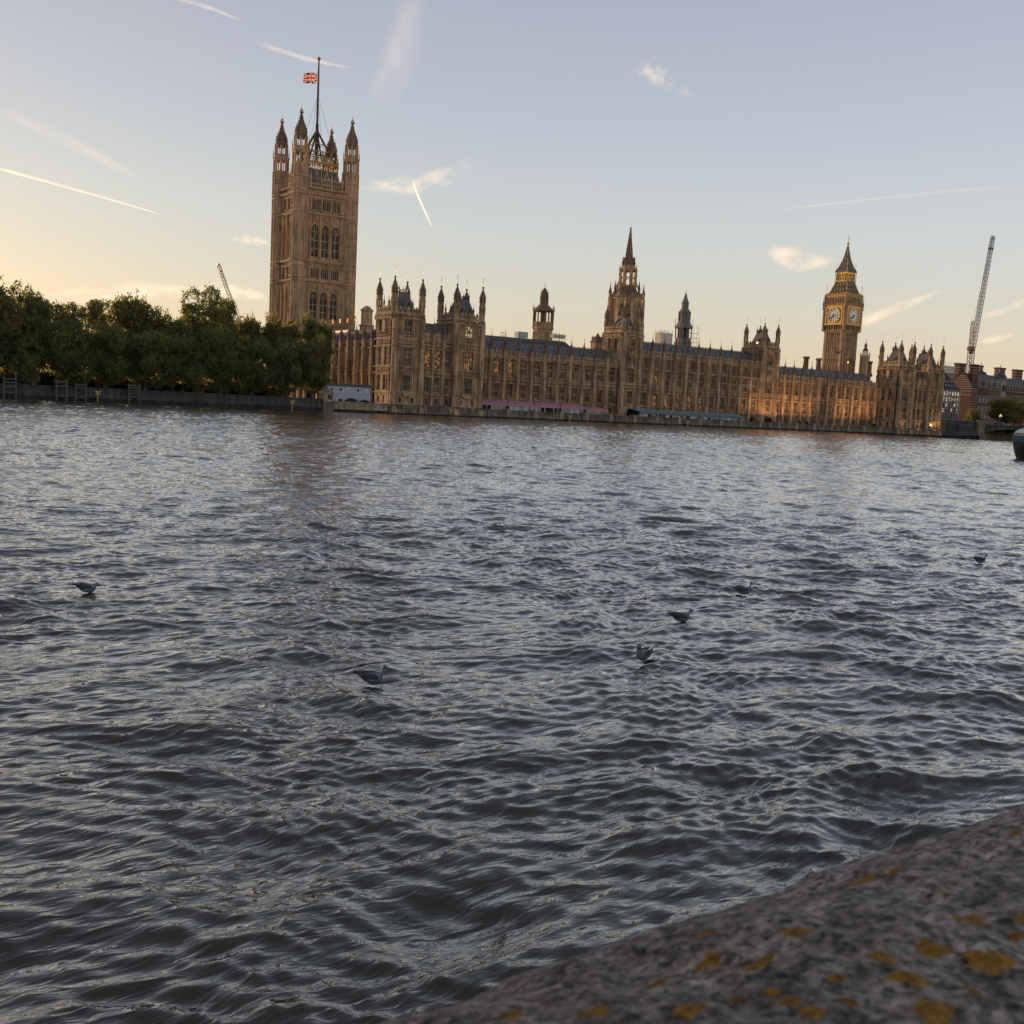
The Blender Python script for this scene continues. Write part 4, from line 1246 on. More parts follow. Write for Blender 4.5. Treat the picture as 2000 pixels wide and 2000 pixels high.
# ------------------------------------------------------------------ central octagonal spire
def central():
    cx, cy = 275.8, 321.6
    t = thing("octagonal_spire_tower", (0, 0, 0), "ruddy octagonal stone tower tapering to the needle spire at the middle of the skyline", "tower")
    KM = [STONE_R, STONE_D, DARKV, GILT]
    a = MB(); r = 7.0
    a.lathe(cx, cy, [(r, 20), (r, 36), (r*1.04, 36.3), (r, 36.8), (r, 48.8), (r*1.05, 49.0), (r*1.05, 49.6), (r*.9, 49.9), (r*.86, 49.9)], 8, 0)
    for i in range(8):
        an = math.pi/8+i*math.pi/4; px, py = math.cos(an), math.sin(an)
        a.lathe(cx+r*px, cy+r*py, [(1.15, 20), (1.15, 40), (0.9, 40.4), (0.9, 49.0), (0.65, 49.4), (0.65, 51.5)], 6, 0)
        a2 = i*math.pi/4; ex, ey = math.cos(a2), math.sin(a2); ra = r*math.cos(math.pi/8)
        f = lambda s, d, z: (cx+(ra+d)*ex-s*ey, cy+(ra+d)*ey+s*ex, z)
        for s in (-1.2, 1.2):
            a.prism(arch_poly(s, 1.5, 38.2, 45.2, 46.8), 0.01, 0.06, 2, f)
            a.box(s-0.1, s+0.1, 0, 0.25, 38.2, 45.6, 0, f)
        ribs(a, f, -2.2, 2.2, 37.4, 48.4, 0.73, 0.3, 0.2, 0, 2)
        for s in (-1.4, -0.5, 0.5, 1.4): a.prism([(s-0.35, 49.9), (s+0.35, 49.9), (s, 51.3)], -0.3, 0.1, 0, f)
    a.build("octagon", KM, t)
    for i in range(8):
        an = math.pi/8+i*math.pi/4
        p = MB(); spike(p, 0, 0, 0, 0.62, 7.2, 1, 6); p.bar((0, 0, 6.9), (0, 0, 8.3), 0.07, 3)
        p.build("pinnacle", KM, t, loc=(cx+(r+.1)*math.cos(an), cy+(r+.1)*math.sin(an), 49.0 if i % 2 else 46.5))
    b = MB()
    b.lathe(cx, cy, [(6.2, 49.9), (5.0, 51.6), (3.9, 53.6), (3.7, 54.2)], 8, 1)
    R2 = 3.35
    for i in range(8):
        an = math.pi/8+i*math.pi/4; px, py = math.cos(an), math.sin(an)
        b.bar((cx+6.4*px, cy+6.4*py, 50.2), (cx+3.5*px, cy+3.5*py, 56.5), 0.28, 0)
        b.box(cx+R2*px-0.36, cx+R2*px+0.36, cy+R2*py-0.36, cy+R2*py+0.36, 54.0, 61.6, 0)
        spike(b, cx+(R2+.25)*px, cy+(R2+.25)*py, 59.0, 0.3, 4.6, 0)
        spike(b, cx+5.2*px, cy+5.2*py, 51.0, 0.42, 6.2, 1)
    b.lathe(cx, cy, [(R2*.98, 53.6), (R2*.98, 54.9), (R2*.5, 54.9)], 8, 0)
    b.lathe(cx, cy, [(R2*.96, 57.7), (R2*1.02, 57.9), (R2*.96, 58.1)], 8, 0, caps=False)
    b.lathe(cx, cy, [(R2*.5, 60.2), (R2*1.0, 60.4), (R2*1.12, 61.2), (R2*1.12, 61.7), (R2*.86, 62.0), (R2*.8, 62.6)], 8, 0)
    b.build("lantern", KM, t)
    c = MB(); r3 = 2.35
    c.lathe(cx, cy, [(r3, 62.0), (r3, 65.2), (r3*1.12, 65.4), (r3*1.05, 65.8), (1.62, 66.0), (1.12, 69.2), (1.35, 69.4), (1.3, 69.8), (1.02, 70.0), (0.62, 73.2), (0.78, 73.4), (0.7, 73.7), (0.5, 73.9), (0.2, 77.2), (0.42, 77.5), (0.3, 77.8), (0.08, 78.0)], 8, 1)
    for i in range(8):
        an = math.pi/8+i*math.pi/4
        spike(c, cx+2.6*math.cos(an), cy+2.6*math.sin(an), 62.0, 0.26, 4.6, 1)
        c.bar((cx+1.62*math.cos(an), cy+1.62*math.sin(an), 66), (cx+0.22*math.cos(an), cy+0.22*math.sin(an), 77.2), 0.09, 0)
    c.bar((cx, cy, 77.9), (cx, cy, 79.8), 0.07, 3)
    c.build("spire", KM, t)
central()

# ------------------------------------------------------------------ the two ventilation towers
def vent_lantern():
    cx, cy = 231.9, 318.0
    t = thing("lantern_tower", (0, 0, 0), "open topped octagonal ventilation tower with slender columns and a domed cap above the left roof", "tower")
    a = MB(); r = 4.0
    a.lathe(cx, cy, [(r*.92, 20), (r*.92, 33.2), (r*1.02, 33.5), (r*1.08, 34.1), (r*.98, 34.4), (r*.98, 36.2), (r*.6, 36.2)], 8, 0)
    for i in range(8):
        a2 = i*math.pi/4; ex, ey = math.cos(a2), math.sin(a2); ra = r*.92*math.cos(math.pi/8)
        f = lambda s, d, z: (cx+(ra+d)*ex-s*ey, cy+(ra+d)*ey+s*ex, z)
        ribs(a, f, -1.3, 1.3, 22, 32.6, 0.52, 0.22, 0.16, 0, 3)
        ribs(a, lambda s, d, z: f(s, d+0.22, z), -1.4, 1.4, 34.4, 36.2, 0.45, 0.2, 0.14)
    a.build("shaft", [STONE_R, STONE_D, DARKV], t)
    b = MB()
    for i in range(16):
        an = math.pi/8+i*math.pi/8; rr = r*.96 if i % 2 == 0 else r*.9
        b.lathe(cx+rr*math.cos(an), cy+rr*math.sin(an), [(0.26 if i % 2 == 0 else 0.17, 36.2), (0.26 if i % 2 == 0 else 0.17, 40.4)], 6, 0)
        if i % 2 == 0: spike(b, cx+(r+.1)*math.cos(an), cy+(r+.1)*math.sin(an), 40.4, 0.2, 2.6, 0)
    b.lathe(cx, cy, [(0.8, 36.2), (0.8, 40.4)], 8, 0)
    b.build("open_stage", [STONE_D], t)
    c = MB()
    c.lathe(cx, cy, [(r*1.04, 40.2), (r*1.04, 40.8), (r*.9, 41.1), (r*.6, 42.2), (1.5, 43.0), (1.35, 43.2), (1.3, 47.0), (1.5, 47.2), (1.2, 47.6), (0.8, 48.4), (0.3, 49.0), (0.1, 49.2), (0.06, 51.2)], 8, 0)
    for i in range(8):
        an = math.pi/8+i*math.pi/4; spike(c, cx+1.5*math.cos(an), cy+1.5*math.sin(an), 43.0, 0.16, 5.6, 0)
    c.build("cap", [STONE_D], t)
vent_lantern()

SCAF = plain("scaffold_tube", (0.20, 0.19, 0.18), 0.5, 0.4)
SHEET = plain("debris_sheeting", (0.42, 0.44, 0.47), 0.7)
SHEETW = plain("pale_sheeting", (0.62, 0.55, 0.45), 0.7, 0, 0.3, 0.8)
GREYSH = plain("grey_mesh_sheeting", (0.155, 0.148, 0.142), 0.8, 0, 0.25, 1.0)
def vent_cone():
    cx, cy = 305.1, 318.0
    t = thing("conical_vent_tower", (0, 0, 0), "dark grey tiered ventilation tower with a conical cap partly wrapped in scaffolding", "tower")
    a = MB()
    a.lathe(cx, cy, [(3.7, 20), (3.7, 33.4), (3.95, 33.6), (3.95, 34.2), (3.5, 34.4), (3.5, 35.8), (2.6, 35.8)], 8, 0)
    for i in range(8):
        an = math.pi/8+i*math.pi/4; a.lathe(cx+3.55*math.cos(an), cy+3.55*math.sin(an), [(0.22, 35.8), (0.22, 40.0)], 6, 0)
        a.lathe(cx+3.2*math.cos(an+.39), cy+3.2*math.sin(an+.39), [(0.14, 35.8), (0.14, 40.0)], 6, 0)
    a.lathe(cx, cy, [(2.3, 35.8), (2.3, 40)], 8, 1)
    a.build("shaft", [GREYSH, DARKV, STONE_R], t)
    b = MB()
    b.lathe(cx, cy, [(4.0, 40.0), (4.0, 40.6), (3.2, 41.5), (2.7, 42.8), (2.55, 43.2), (2.55, 46.4), (2.8, 46.7), (2.3, 47.2), (1.75, 48.0), (1.6, 48.2), (1.55, 50.2), (1.75, 50.4), (1.0, 52.0), (0.25, 54.6), (0.06, 54.8), (0.05, 56.2)], 8, 0)
    for i in range(8):
        an = math.pi/8+i*math.pi/4
        b.lathe(cx+2.55*math.cos(an), cy+2.55*math.sin(an), [(0.2, 43), (0.2, 46.6)], 6, 0)
        b.bar((cx+3.9*math.cos(an), cy+3.9*math.sin(an), 40.4), (cx+3.9*math.cos(an), cy+3.9*math.sin(an), 44.0), 0.06, 0)
    b.build("cap", [GREYSH], t)
    s = MB()
    for k in range(4):
        x = cx-4.6+k*3.07
        for y in (cy-4.4, cy-3.4): s.bar((x, y, 26), (x, y, 41.5), 0.06, 0)
    for z in (30, 32, 34.4, 36, 38):
        for y in (cy-4.4, cy-3.4): s.bar((cx-4.7, y, z), (cx+4.7, y, z), 0.06, 0)
    s.build("scaffolding", [SCAF], t)
vent_cone()

def spirelet():
    cx, cy = 440.9, 328.0
    t = thing("small_stone_spirelet", (0, 0, 0), "small stone turret with an open lantern top standing just right of the clock tower", "turret")
    a = MB()
    a.lathe(cx, cy, [(2.2, 20), (2.2, 37.4), (2.5, 37.7), (2.0, 38.0)], 8, 0)
    for i in range(8):
        an = math.pi/8+i*math.pi/4
        a.lathe(cx+2.2*math.cos(an), cy+2.2*math.sin(an), [(0.3, 20), (0.3, 37.6)], 6, 0); spike(a, cx+2.3*math.cos(an), cy+2.3*math.sin(an), 37.6, 0.25, 2.4, 0)
        a.lathe(cx+1.2*math.cos(an), cy+1.2*math.sin(an), [(0.16, 38), (0.16, 40.6)], 5, 0)
    a.build("shaft", [STONE_R], t)
    b = MB()
    b.lathe(cx, cy, [(1.4, 40.4), (1.4, 40.9), (0.95, 41.2), (0.6, 42.2), (0.75, 42.4), (0.7, 43.2), (0.4, 44.0), (0.12, 44.6), (0.05, 46.2)], 8, 0)
    b.build("cap", [STONE_D], t)
spirelet()
# ------------------------------------------------------------------ ground and river walls
gd = MB(); gd.box(-2500, 4500, 266.2, 9000, 0.5, 2.5)
GROUND = plain("ground_paving", (0.07, 0.068, 0.062), 0.9, 0, 0.25, 0.3)
tag(gd.build("ground", GROUND), None, None, None, "structure")

def river_wall(name, label, x0, x1, ztop, mat, weed_top, piers=(), coping=0.35, y=265.0):
    t = thing(name, (0, 0, 0), label, "wall")
    w = MB()
    w.hexa([(x0, y-0.5, weed_top), (x1, y-0.5, weed_top), (x1, y+1.4, weed_top), (x0, y+1.4, weed_top),
            (x0, y, ztop-coping), (x1, y, ztop-coping), (x1, y+1.4, ztop-coping), (x0, y+1.4, ztop-coping)], 0)
    n = max(1, int((x1-x0)/6))
    w.build("masonry", [mat], t)
    c = MB(); c.box(x0, x1, y-0.22, y+1.5, ztop-coping, ztop, 0)
    for z in (ztop-1.15,): c.box(x0, x1, y-0.30, y+0.3, z, z+0.2, 0)
    c.build("coping", [mat], t)
    b = MB(); b.hexa([(x0, y-1.6, -3), (x1, y-1.6, -3), (x1, y+1.4, -3), (x0, y+1.4, -3), (x0, y-0.6, weed_top), (x1, y-0.6, weed_top), (x1, y+1.4, weed_top), (x0, y+1.4, weed_top)], 0)
    b.build("wet_footing", [WEED], t)
    for x in piers:
        p = MB(); p.box(x-0.7, x+0.7, y-0.55, y+1.55, weed_top, ztop+0.12, 0); p.box(x-0.85, x+0.85, y-0.7, y+1.65, ztop+0.12, ztop+0.38, 0)
        p.build("pier", [PIER], t)
    return t
PIER = stone_mat("pier_stone", (0.40, 0.34, 0.25), (0.28, 0.235, 0.17), 0.5, 0.4)
river_wall("garden_river_wall", "dark grey granite embankment wall running below the trees", -140, 118.6, 3.45, GRANITE_D, 1.0)
LX = [181.4+10.47*i for i in range(20)]
LX = [x for x in LX if x < 379]
river_wall("terrace_river_wall", "long grey brown terrace wall with stone piers below the palace front", 172.0, 379.4, 2.65, WALLST, 0.55, LX)
river_wall("embankment_wall", "pale stone embankment wall seen under the bridge arch", 473.5, 800, 6.6, WALLST, 1.2)
river_wall("side_terrace_wall", "short pale stone wall below the grey cabin", 122.3, 139.0, 3.0, stone_mat("pale_wall_stone", (0.42, 0.35, 0.25), (0.27, 0.22, 0.155), 0.5, 0.5), 0.8)

# stepped landing and wall between the palace and the bridge
ld = thing("landing_wall", (0, 0, 0), "dark stepped stone landing wall between the palace and the bridge", "wall")
b = MB(); b.box(412.6, 446.0, 266.5, 270, -3, 2.4, 0); b.box(421.6, 446.0, 268, 272, 2.4, 7.4, 0); b.build("masonry", [GRANITE_D], ld)
b = MB()
for i in range(7): b.box(429.5+i*0.3, 444.5, 265.6-0.0+i*0.3, 266.4+i*0.3, 1.2+i*0.75, 1.45+i*0.75, 0)
b.box(421.4, 446.0, 267.8, 268.2, 7.4, 7.7, 0)
b.build("step_edge", [plain("worn_step", (0.20, 0.20, 0.21), 0.8)], ld)
b = MB(); b.box(412.5, 446.2, 265.0, 266.5, -3, 0.7, 0); b.build("wet_footing", [WEED], ld)

# gatehouse at the corner of the side terrace
gh = thing("stone_gatehouse", (0, 0, 0), "little square stone kiosk with a pyramid roof beside the cabin", "kiosk")
g_ = MB()
g_.box(118.7, 122.2, 264.6, 268.0, -3, 2.7, 1); g_.box(119.0, 121.9, 265.0, 267.8, 2.7, 5.0, 0); g_.box(118.7, 122.2, 264.7, 268.1, 5.0, 5.25, 0)
for x in (120.4, 121.05): g_.box(x, x+0.42, 264.93, 265.0, 3.4, 4.6, 2)
g_.build("wall", [stone_mat("kiosk_stone", (0.46, 0.39, 0.28), (0.34, 0.28, 0.2)), WALLST, DARKV], gh)
g_ = MB(); g_.lathe(120.45, 266.4, [(2.4, 5.25), (1.6, 5.7), (0.7, 6.3), (0.25, 6.9), (0.05, 7.2)], 4, 0); g_.build("roof", [stone_mat("kiosk_roof", (0.24, 0.19, 0.14), (0.16, 0.13, 0.1))], gh)

# portable cabin
cb = thing("site_cabin", (0, 0, 0), "pale grey two storey portable cabin with small square windows", "cabin")
c_ = MB()
c_.box(121.7, 135.2, 268.4, 272.0, 2.5, 7.25, 0)
for i in range(44): c_.box(121.75+i*0.306, 121.83+i*0.306, 268.36, 268.4, 2.6, 7.2, 0)
c_.build("wall", [plain("cabin_panel", (0.40, 0.44, 0.50), 0.6, 0, 0.06)], cb)
c_ = MB(); c_.box(121.4, 135.5, 268.1, 272.3, 7.25, 7.95, 0); c_.build("roof", [plain("cabin_roof", (0.075, 0.08, 0.09), 0.7)], cb)
for k, x in enumerate((123.1, 125.8, 128.5, 131.2, 133.8)):
    w_ = MB()
    for a, b_, z0, z1 in ((x-0.5, x+0.5, 6.75, 6.87), (x-0.5, x+0.5, 5.75, 5.87), (x-0.5, x-0.4, 5.87, 6.75), (x+0.4, x+0.5, 5.87, 6.75)): w_.box(a, b_, 268.25, 268.36, z0, z1, 0)
    w_.box(x-0.4, x+0.4, 268.30, 268.34, 5.87, 6.75, 1)
    o = w_.build("window", [WHITE, (GLASS_Y if k == 2 else SHEET if k == 4 else GLASS)], cb)
    if k == 2: o['label'] = "window with a warm light on inside"
    if k == 4: o['label'] = "window with a white blind drawn"
w_ = MB(); w_.box(125.3, 126.3, 268.3, 268.36, 2.6, 3.7, 0); w_.box(125.2, 126.4, 268.28, 268.36, 3.7, 3.8, 1); w_.build("door", [DARKV, WHITE], cb)
w_ = MB()
for a, b_ in (((124.8, 268.3, 4.6), (124.8, 268.3, 7.2)), ((124.8, 268.3, 4.6), (127.0, 268.3, 4.6)), ((127.0, 268.3, 4.6), (127.0, 268.3, 2.6))): w_.bar(a, b_, 0.05)
w_.build("drainpipe", [WHITE], cb)

def parasol(x, y, r, z, lab):
    t = thing("garden_parasol", (x, y, 2.5), lab, "parasol", "black parasols on the side terrace")
    p = MB(); p.lathe(0, 0, [(r, z-0.75), (r*0.55, z-0.3), (0.08, z), (0.06, z+0.1)], 8, 0); p.lathe(0, 0, [(r*0.99, z-1.0), (r, z-0.75)], 8, 0, caps=False)
    p.build("canopy", [plain("black_canvas", (0.016, 0.016, 0.018), 0.8)], t)
    p = MB(); p.bar((0, 0, 0), (0, 0, z-0.1), 0.05); p.build("pole", [IRON], t)
parasol(129.0, 266.6+1.4, 2.1, 1.55, "black canvas parasol in front of the middle of the cabin, the higher of two")
parasol(133.2, 266.6+1.4, 1.9, 1.25, "black canvas parasol at the right end of the cabin, the lower of two")

# terrace awnings
def marquee(name, lab, x0, x1, z_eave, z_top, canvas, fab2, glazing, ends=True, seed=1):
    t = thing(name, (0, 0, 0), lab, "marquee")
    rd = random.Random(seed)
    zv = z_eave-0.75
    r_ = MB(); n = max(2, round((x1-x0)/3.5))
    for i in range(n):
        a = x0+(x1-x0)*i/n; b_ = x0+(x1-x0)*(i+1)/n
        r_.hexa([(a, 266.9, z_eave-0.05), (b_, 266.9, z_eave-0.05), (b_, 272.8, z_top-0.05), (a, 272.8, z_top-0.05), (a, 266.9, z_eave), (b_, 266.9, z_eave), (b_, 272.8, z_top), (a, 272.8, z_top)], 0)
        r_.bar((b_, 266.88, z_eave+0.03), (b_, 272.8, z_top+0.03), 0.05, 0)
    r_.build("awning", [canvas], t)
    v = MB(); v.box(x0, x1, 266.8, 266.88, zv, z_eave, 0); v.build("valance", [fab2], t)
    for i in range(n+1):
        x = x0+(x1-x0)*i/n
        p = MB(); p.box(x-0.07, x+0.07, 266.82, 266.96, 2.5, zv, 0); p.build("post", [WHITE], t)
        if i < n and rd.random() < 0.6:
            p = MB(); p.box(x+(x1-x0)/n/2-0.05, x+(x1-x0)/n/2+0.05, 266.84, 266.94, 2.5, zv, 0); p.build("post", [WHITE], t)
    gl = MB()
    for i in range(n*2):
        a = x0+(x1-x0)*i/(n*2)+0.1; b_ = x0+(x1-x0)*(i+1)/(n*2)-0.1
        gl.box(a, b_, 267.0, 267.05, 2.5, zv, rd.choice(glazing))
    gl.build("clear_panel", [SHEET, DARKV, plain("clear_vinyl", (0.20, 0.21, 0.22), 0.3)], t)
    bk_ = MB(); bk_.box(x0, x1, 272.85, 272.95, 2.5, z_top, 0); bk_.build("back_panel", [DARKV], t)
PINK = plain("pink_canvas", (0.50, 0.21, 0.25), 0.8, 0, 0.12, 0.5)
MAUVE = plain("mauve_canvas", (0.42, 0.24, 0.32), 0.7, 0, 0.12, 0.4)
marquee("pink_marquee", "long pink and mauve striped awning marquee on the terrace", 172.9, 214.5, 4.75, 5.85, MAUVE, PINK, [0, 2, 2, 1], seed=3)
marquee("small_marquee", "short low pink awning at the right end of the long pink marquee", 214.9, 223.6, 4.3, 5.1, PINK, PINK, [1, 1, 2], seed=5)
marquee("green_marquee", "grey green glazed awning marquee on the middle of the terrace", 238.0, 289.8, 4.25, 5.3, plain("grey_green_canvas", (0.20, 0.27, 0.28), 0.6, 0, 0.15, 0.4), plain("dark_green_canvas", (0.11, 0.155, 0.165), 0.6), [0, 2, 1, 1, 2], seed=8)

# terrace lamp standards
def make_lamp():
    t = thing("terrace_lamp", (0, 0, 0), "", "street lamp", "lamp standards along the terrace wall")
    p = MB(); p.lathe(0, 0, [(0.28, 0), (0.22, 0.25), (0.10, 0.45), (0.07, 1.6), (0.12, 1.65), (0.08, 1.8)], 8, 0); p.build("post", [IRON], t)
    p = MB(); p.lathe(0, 0, [(0.14, 1.8), (0.27, 2.25), (0.30, 2.3), (0.10, 2.55), (0.04, 2.75)], 6, 0); p.build("lantern", [plain("lantern_glass", (0.10, 0.10, 0.10), 0.3)], t)
    return t
lamp0 = make_lamp()
def copy_tree(o, parent=None):
    c = o.copy(); COL.objects.link(c)
    if parent is not None: c.parent = parent
    for ch in list(o.children): copy_tree(ch, c)
    return c
WHERE = ["in front of the left end of the pink marquee", "in front of the pink marquee, second from its left end", "in front of the middle of the pink marquee", "in front of the pink marquee near its right end",
 "at the right end of the short pink awning", "between the two awning marquees by the dark archway", "in front of the left end of the green marquee", "in front of the green marquee, second from its left end",
 "in front of the middle of the green marquee", "in front of the green marquee, second from its right end", "in front of the right end of the green marquee"]
for i, x in enumerate(LX):
    o = lamp0 if i == 0 else copy_tree(lamp0)
    o.location = (x, 265.5, 3.03)
    o['label'] = "black iron lamp standard "+(WHERE[i] if i < len(WHERE) else "on the terrace, %s right of the green marquee" % ["first", "second", "third", "fourth", "fifth", "sixth", "seventh", "eighth", "ninth", "tenth"][i-len(WHERE)])

# dark bushes and diners along the terrace rail
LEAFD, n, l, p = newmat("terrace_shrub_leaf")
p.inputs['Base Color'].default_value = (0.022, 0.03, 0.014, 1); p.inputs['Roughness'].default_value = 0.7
def shrub_mesh(name, seed, rx, rz, k=260, s=0.22):
    rd = np.random.default_rng(seed)
    vs = []; fs = []
    for i in range(k):
        d = rd.normal(size=3); d /= np.linalg.norm(d); r = rd.uniform(0.55, 1)**0.5
        c = np.array([d[0]*rx*r, d[1]*rx*r, abs(d[2])*rz*r+0.05])
        a = rd.normal(size=3); a /= np.linalg.norm(a); b = np.cross(a, d); b /= (np.linalg.norm(b)+1e-6)
        q = s*rd.uniform(0.6, 1.4); j = len(vs)
        vs += [tuple(c-a*q-b*q*.6), tuple(c+a*q-b*q*.6), tuple(c+a*q+b*q*.6), tuple(c-a*q+b*q*.6)]; fs.append((j, j+1, j+2, j+3))
    me = bpy.data.meshes.new(name); me.from_pydata(vs, [], fs); me.materials.append(LEAFD); me.update()
    return me
sm = shrub_mesh("terrace_shrub", 3, 0.9, 1.6)
for i, (x, s, lab) in enumerate(((296.0, 1.0, "low dark bush on the terrace just right of the green marquee"), (305.4, 1.25, "rounded dark bush before the arch under the right hand river tower"),
                   (323.2, 0.8, "small dark bush on the terrace below the third bay right of the river tower"), (327.8, 0.7, "smallest dark bush on the terrace, right of the river tower"), (371.0, 1.0, "dark bush at the far right end of the terrace"))):
    o = link("terrace_shrub", sm, None, (x, 268.5, 2.5)); o.scale = (s*1.3, s, s)
    tag(o, lab, "shrub", "dark bushes on the terrace")

# yellow cross markers on the river walls
YEL = plain("yellow_paint", (0.50, 0.36, 0.09), 0.6)
for i, (x, z, lab) in enumerate(((59.1, 1.8, "yellow cross marker on the garden wall between the timber frames"), (109.3, 1.7, "yellow cross marker on the garden wall left of the stone kiosk"),
                 (159.6, 1.0, "yellow cross marker at the water below the left palace towers"), (204.7, 0.95, "yellow cross marker on the wall below the pink marquee"), (257.7, 0.8, "yellow cross marker on the wall below the green marquee"))):
    t = thing("cross_marker", (x, 263.2, z), lab, "marker", "yellow cross markers on the river walls")
    b = MB(); b.bar((-0.62, 0, 0.0), (0.62, 0, 0.95), 0.15); b.bar((-0.62, 0.02, 0.95), (0.62, 0.02, 0.0), 0.15); b.build("cross", [YEL], t)
    b = MB(); b.bar((0, 0.2, -2.5), (0, 0.2, 0.9), 0.13); b.build("post", [YEL], t)

# timber fender frames at the garden wall
TIMB = plain("weathered_timber", (0.09, 0.078, 0.07), 0.85, 0, 0.3, 3)
def frame(x0, x1, zr, tall, lab, rails):
    t = thing("timber_fender", (0, 0, 0), lab, "fender", "timber frames in front of the garden wall")
    for x, z in ((x0, zr+0.3), (x1, zr+0.3+tall)):
        b = MB(); b.box(x-0.2, x+0.2, 263.0, 263.4, -3, z, 0); b.build("post", [TIMB], t)
    for z in rails:
        b = MB(); b.box(x0-0.2, x1+0.25, 262.84, 263.0, z-0.16, z+0.16, 0); b.build("rail", [TIMB], t)
    b = MB(); b.bar((x0, 263.6, 1.0), (x1, 263.6, zr-.5), 0.1); b.build("brace", [TIMB], t)
frame(38.4, 40.9, 4.7, 1.4, "timber fender frame with one taller post at the far left of the garden wall", (1.5, 2.9, 3.8, 4.6))
frame(49.7, 52.0, 4.6, 0.2, "timber fender frame with a pale top board, left of a close pair", (1.1, 3.5, 4.5))
frame(54.0, 56.3, 4.0, 0.0, "low timber fender frame, right of a close pair", (1.0, 3.3, 4.0))
frame(66.4, 68.9, 4.5, 0.2, "squat timber fender frame with many rails, standing by itself", (1.7, 2.5, 3.2, 3.9, 4.5))

# ------------------------------------------------------------------ warm floodlights along the terrace
FLOOD_G = plain("floodlight_lens", (1, 0.6, 0.25), 0.4, emis=(1.0, 0.5, 0.16), estr=6.0)
def floodlight(x, y, z, power, lab, aim=(0, 8.0, 12.5), cone=92):
    t = thing("floodlight", (x, y, z), lab, "lamp", "floodlights washing the palace front")
    b = MB(); b.box(-0.25, 0.25, -0.16, 0.12, 0, 0.35, 0); b.bar((0, 0, -0.45), (0, 0, 0.05), 0.06, 0); b.build("housing", [IRON], t)
    b = MB(); b.box(-0.2, 0.2, 0.125, 0.14, 0.05, 0.3, 0); b.build("lens", [FLOOD_G], t)
    ld_ = bpy.data.lights.new("flood", 'SPOT'); ld_.energy = power; ld_.color = (1.0, 0.55, 0.23)
    ld_.spot_size = R(cone); ld_.spot_blend = 1.0; ld_.shadow_soft_size = 0.5
    lo = bpy.data.objects.new("flood", ld_); COL.objects.link(lo); lo.parent = t; lo.location = (0, 0.3, 0.2)
    lo.rotation_euler = Vector(aim).to_track_quat('-Z', 'Y').to_euler()
FL = [(297.5, .55, "one"), (303.0, .8, "two"), (308.6, 1.0, "three"), (314.2, 1.0, "four"), (319.6, 1.0, "five"), (325.2, 1.0, "six"), (330.6, 1.0, "seven"), (336.0, 0.9, "eight"), (353.0, 1.0, "nine"), (358.4, 1.0, "ten"), (363.8, 1.0, "eleven"), (369.0, .9, "twelve"), (374.3, .9, "thirteen")]
for x, k, nm in FL:
    floodlight(x, 267.2, 3.0, 2600*k, "small floodlight on the terrace rail, number %s from the green marquee" % nm)
for x, k, nm in ((384.0, .6, "left part"), (395.5, .7, "middle"), (408.0, 1.3, "right corner")):
    floodlight(x, 261.9, 1.2, 1000*k, "small floodlight at the water below the %s of the far right palace block" % nm, (0, 3.4, 9.0), 90)
# small emissive cylinders on posts along the roof by the great tower
AMBER_GLOW = plain("amber_glow", (1, .6, .2), 0.5, emis=(1.0, 0.36, 0.06), estr=0.5)
YELLOW_GLOW = plain("yellow_glow", (1, .7, .3), 0.5, emis=(1.0, 0.55, 0.16), estr=0.6)
def roof_glow(x, y, z, h, lab, mat, group="glowing spots along the roofs", r=0.25):
    t = thing("roof_glow_post", (x, y, z), lab, "lamp", group)
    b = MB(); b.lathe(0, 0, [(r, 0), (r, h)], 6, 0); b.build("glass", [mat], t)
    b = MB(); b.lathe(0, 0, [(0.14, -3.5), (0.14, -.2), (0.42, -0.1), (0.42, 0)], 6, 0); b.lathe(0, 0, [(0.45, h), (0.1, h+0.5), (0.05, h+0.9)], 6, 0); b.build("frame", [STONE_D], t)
for x, z, h, lab, mt in ((150.5, 29.0, 1.3, "orange glowing spot at the right edge of the tall tree", AMBER_GLOW), (153.2, 29.5, 1.6, "amber glowing spot, second from the trees under the great tower", AMBER_GLOW),
       (155.9, 30.0, 1.5, "yellow glowing spot under the middle of the great tower", YELLOW_GLOW), (158.8, 30.4, 1.6, "amber glowing spot under the right side of the great tower", AMBER_GLOW),
       (161.7, 31.2, 1.2, "orange glowing spot at the right corner of the great tower", AMBER_GLOW), (164.9, 31.6, 1.2, "orange glowing spot on the stair turret, left", AMBER_GLOW), (168.0, 32.0, 1.1, "orange glowing spot right of the stair turret", AMBER_GLOW)):
    roof_glow(x, 335, z, h, lab, mt)
def pole_lamp(x, y, z0, z1, lab, r=0.4, st=1.4):
    t = thing("pole_lamp", (x, y, z0), lab, "lamp")
    b = MB(); b.bar((0, 0, 0), (0, 0, z1-z0), 0.12, 0, 6); b.build("pole", [SCAF], t)
    b = MB(); b.lathe(0, 0, [(0.1, z1-z0), (r, z1-z0+0.3), (r, z1-z0+0.7), (0.1, z1-z0+1.0)], 8, 0); b.build("globe", [plain("amber_globe", (1, .6, .2), .5, emis=(1, .55, .14), estr=st)], t)
pole_lamp(300.9, 274.0-1.0, 19.4, 32.2, "tall pole with an amber globe at the left of the right hand river tower")
pole_lamp(404.6, 264.2, 1.7, 4.3, "bright amber lamp low on the far right palace corner above the water", 0.45, 2.6)
pole_lamp(430.6, 330.0, 21, 33.5, "small amber lamp in front of the foot of the clock tower", 0.32, 1.4)

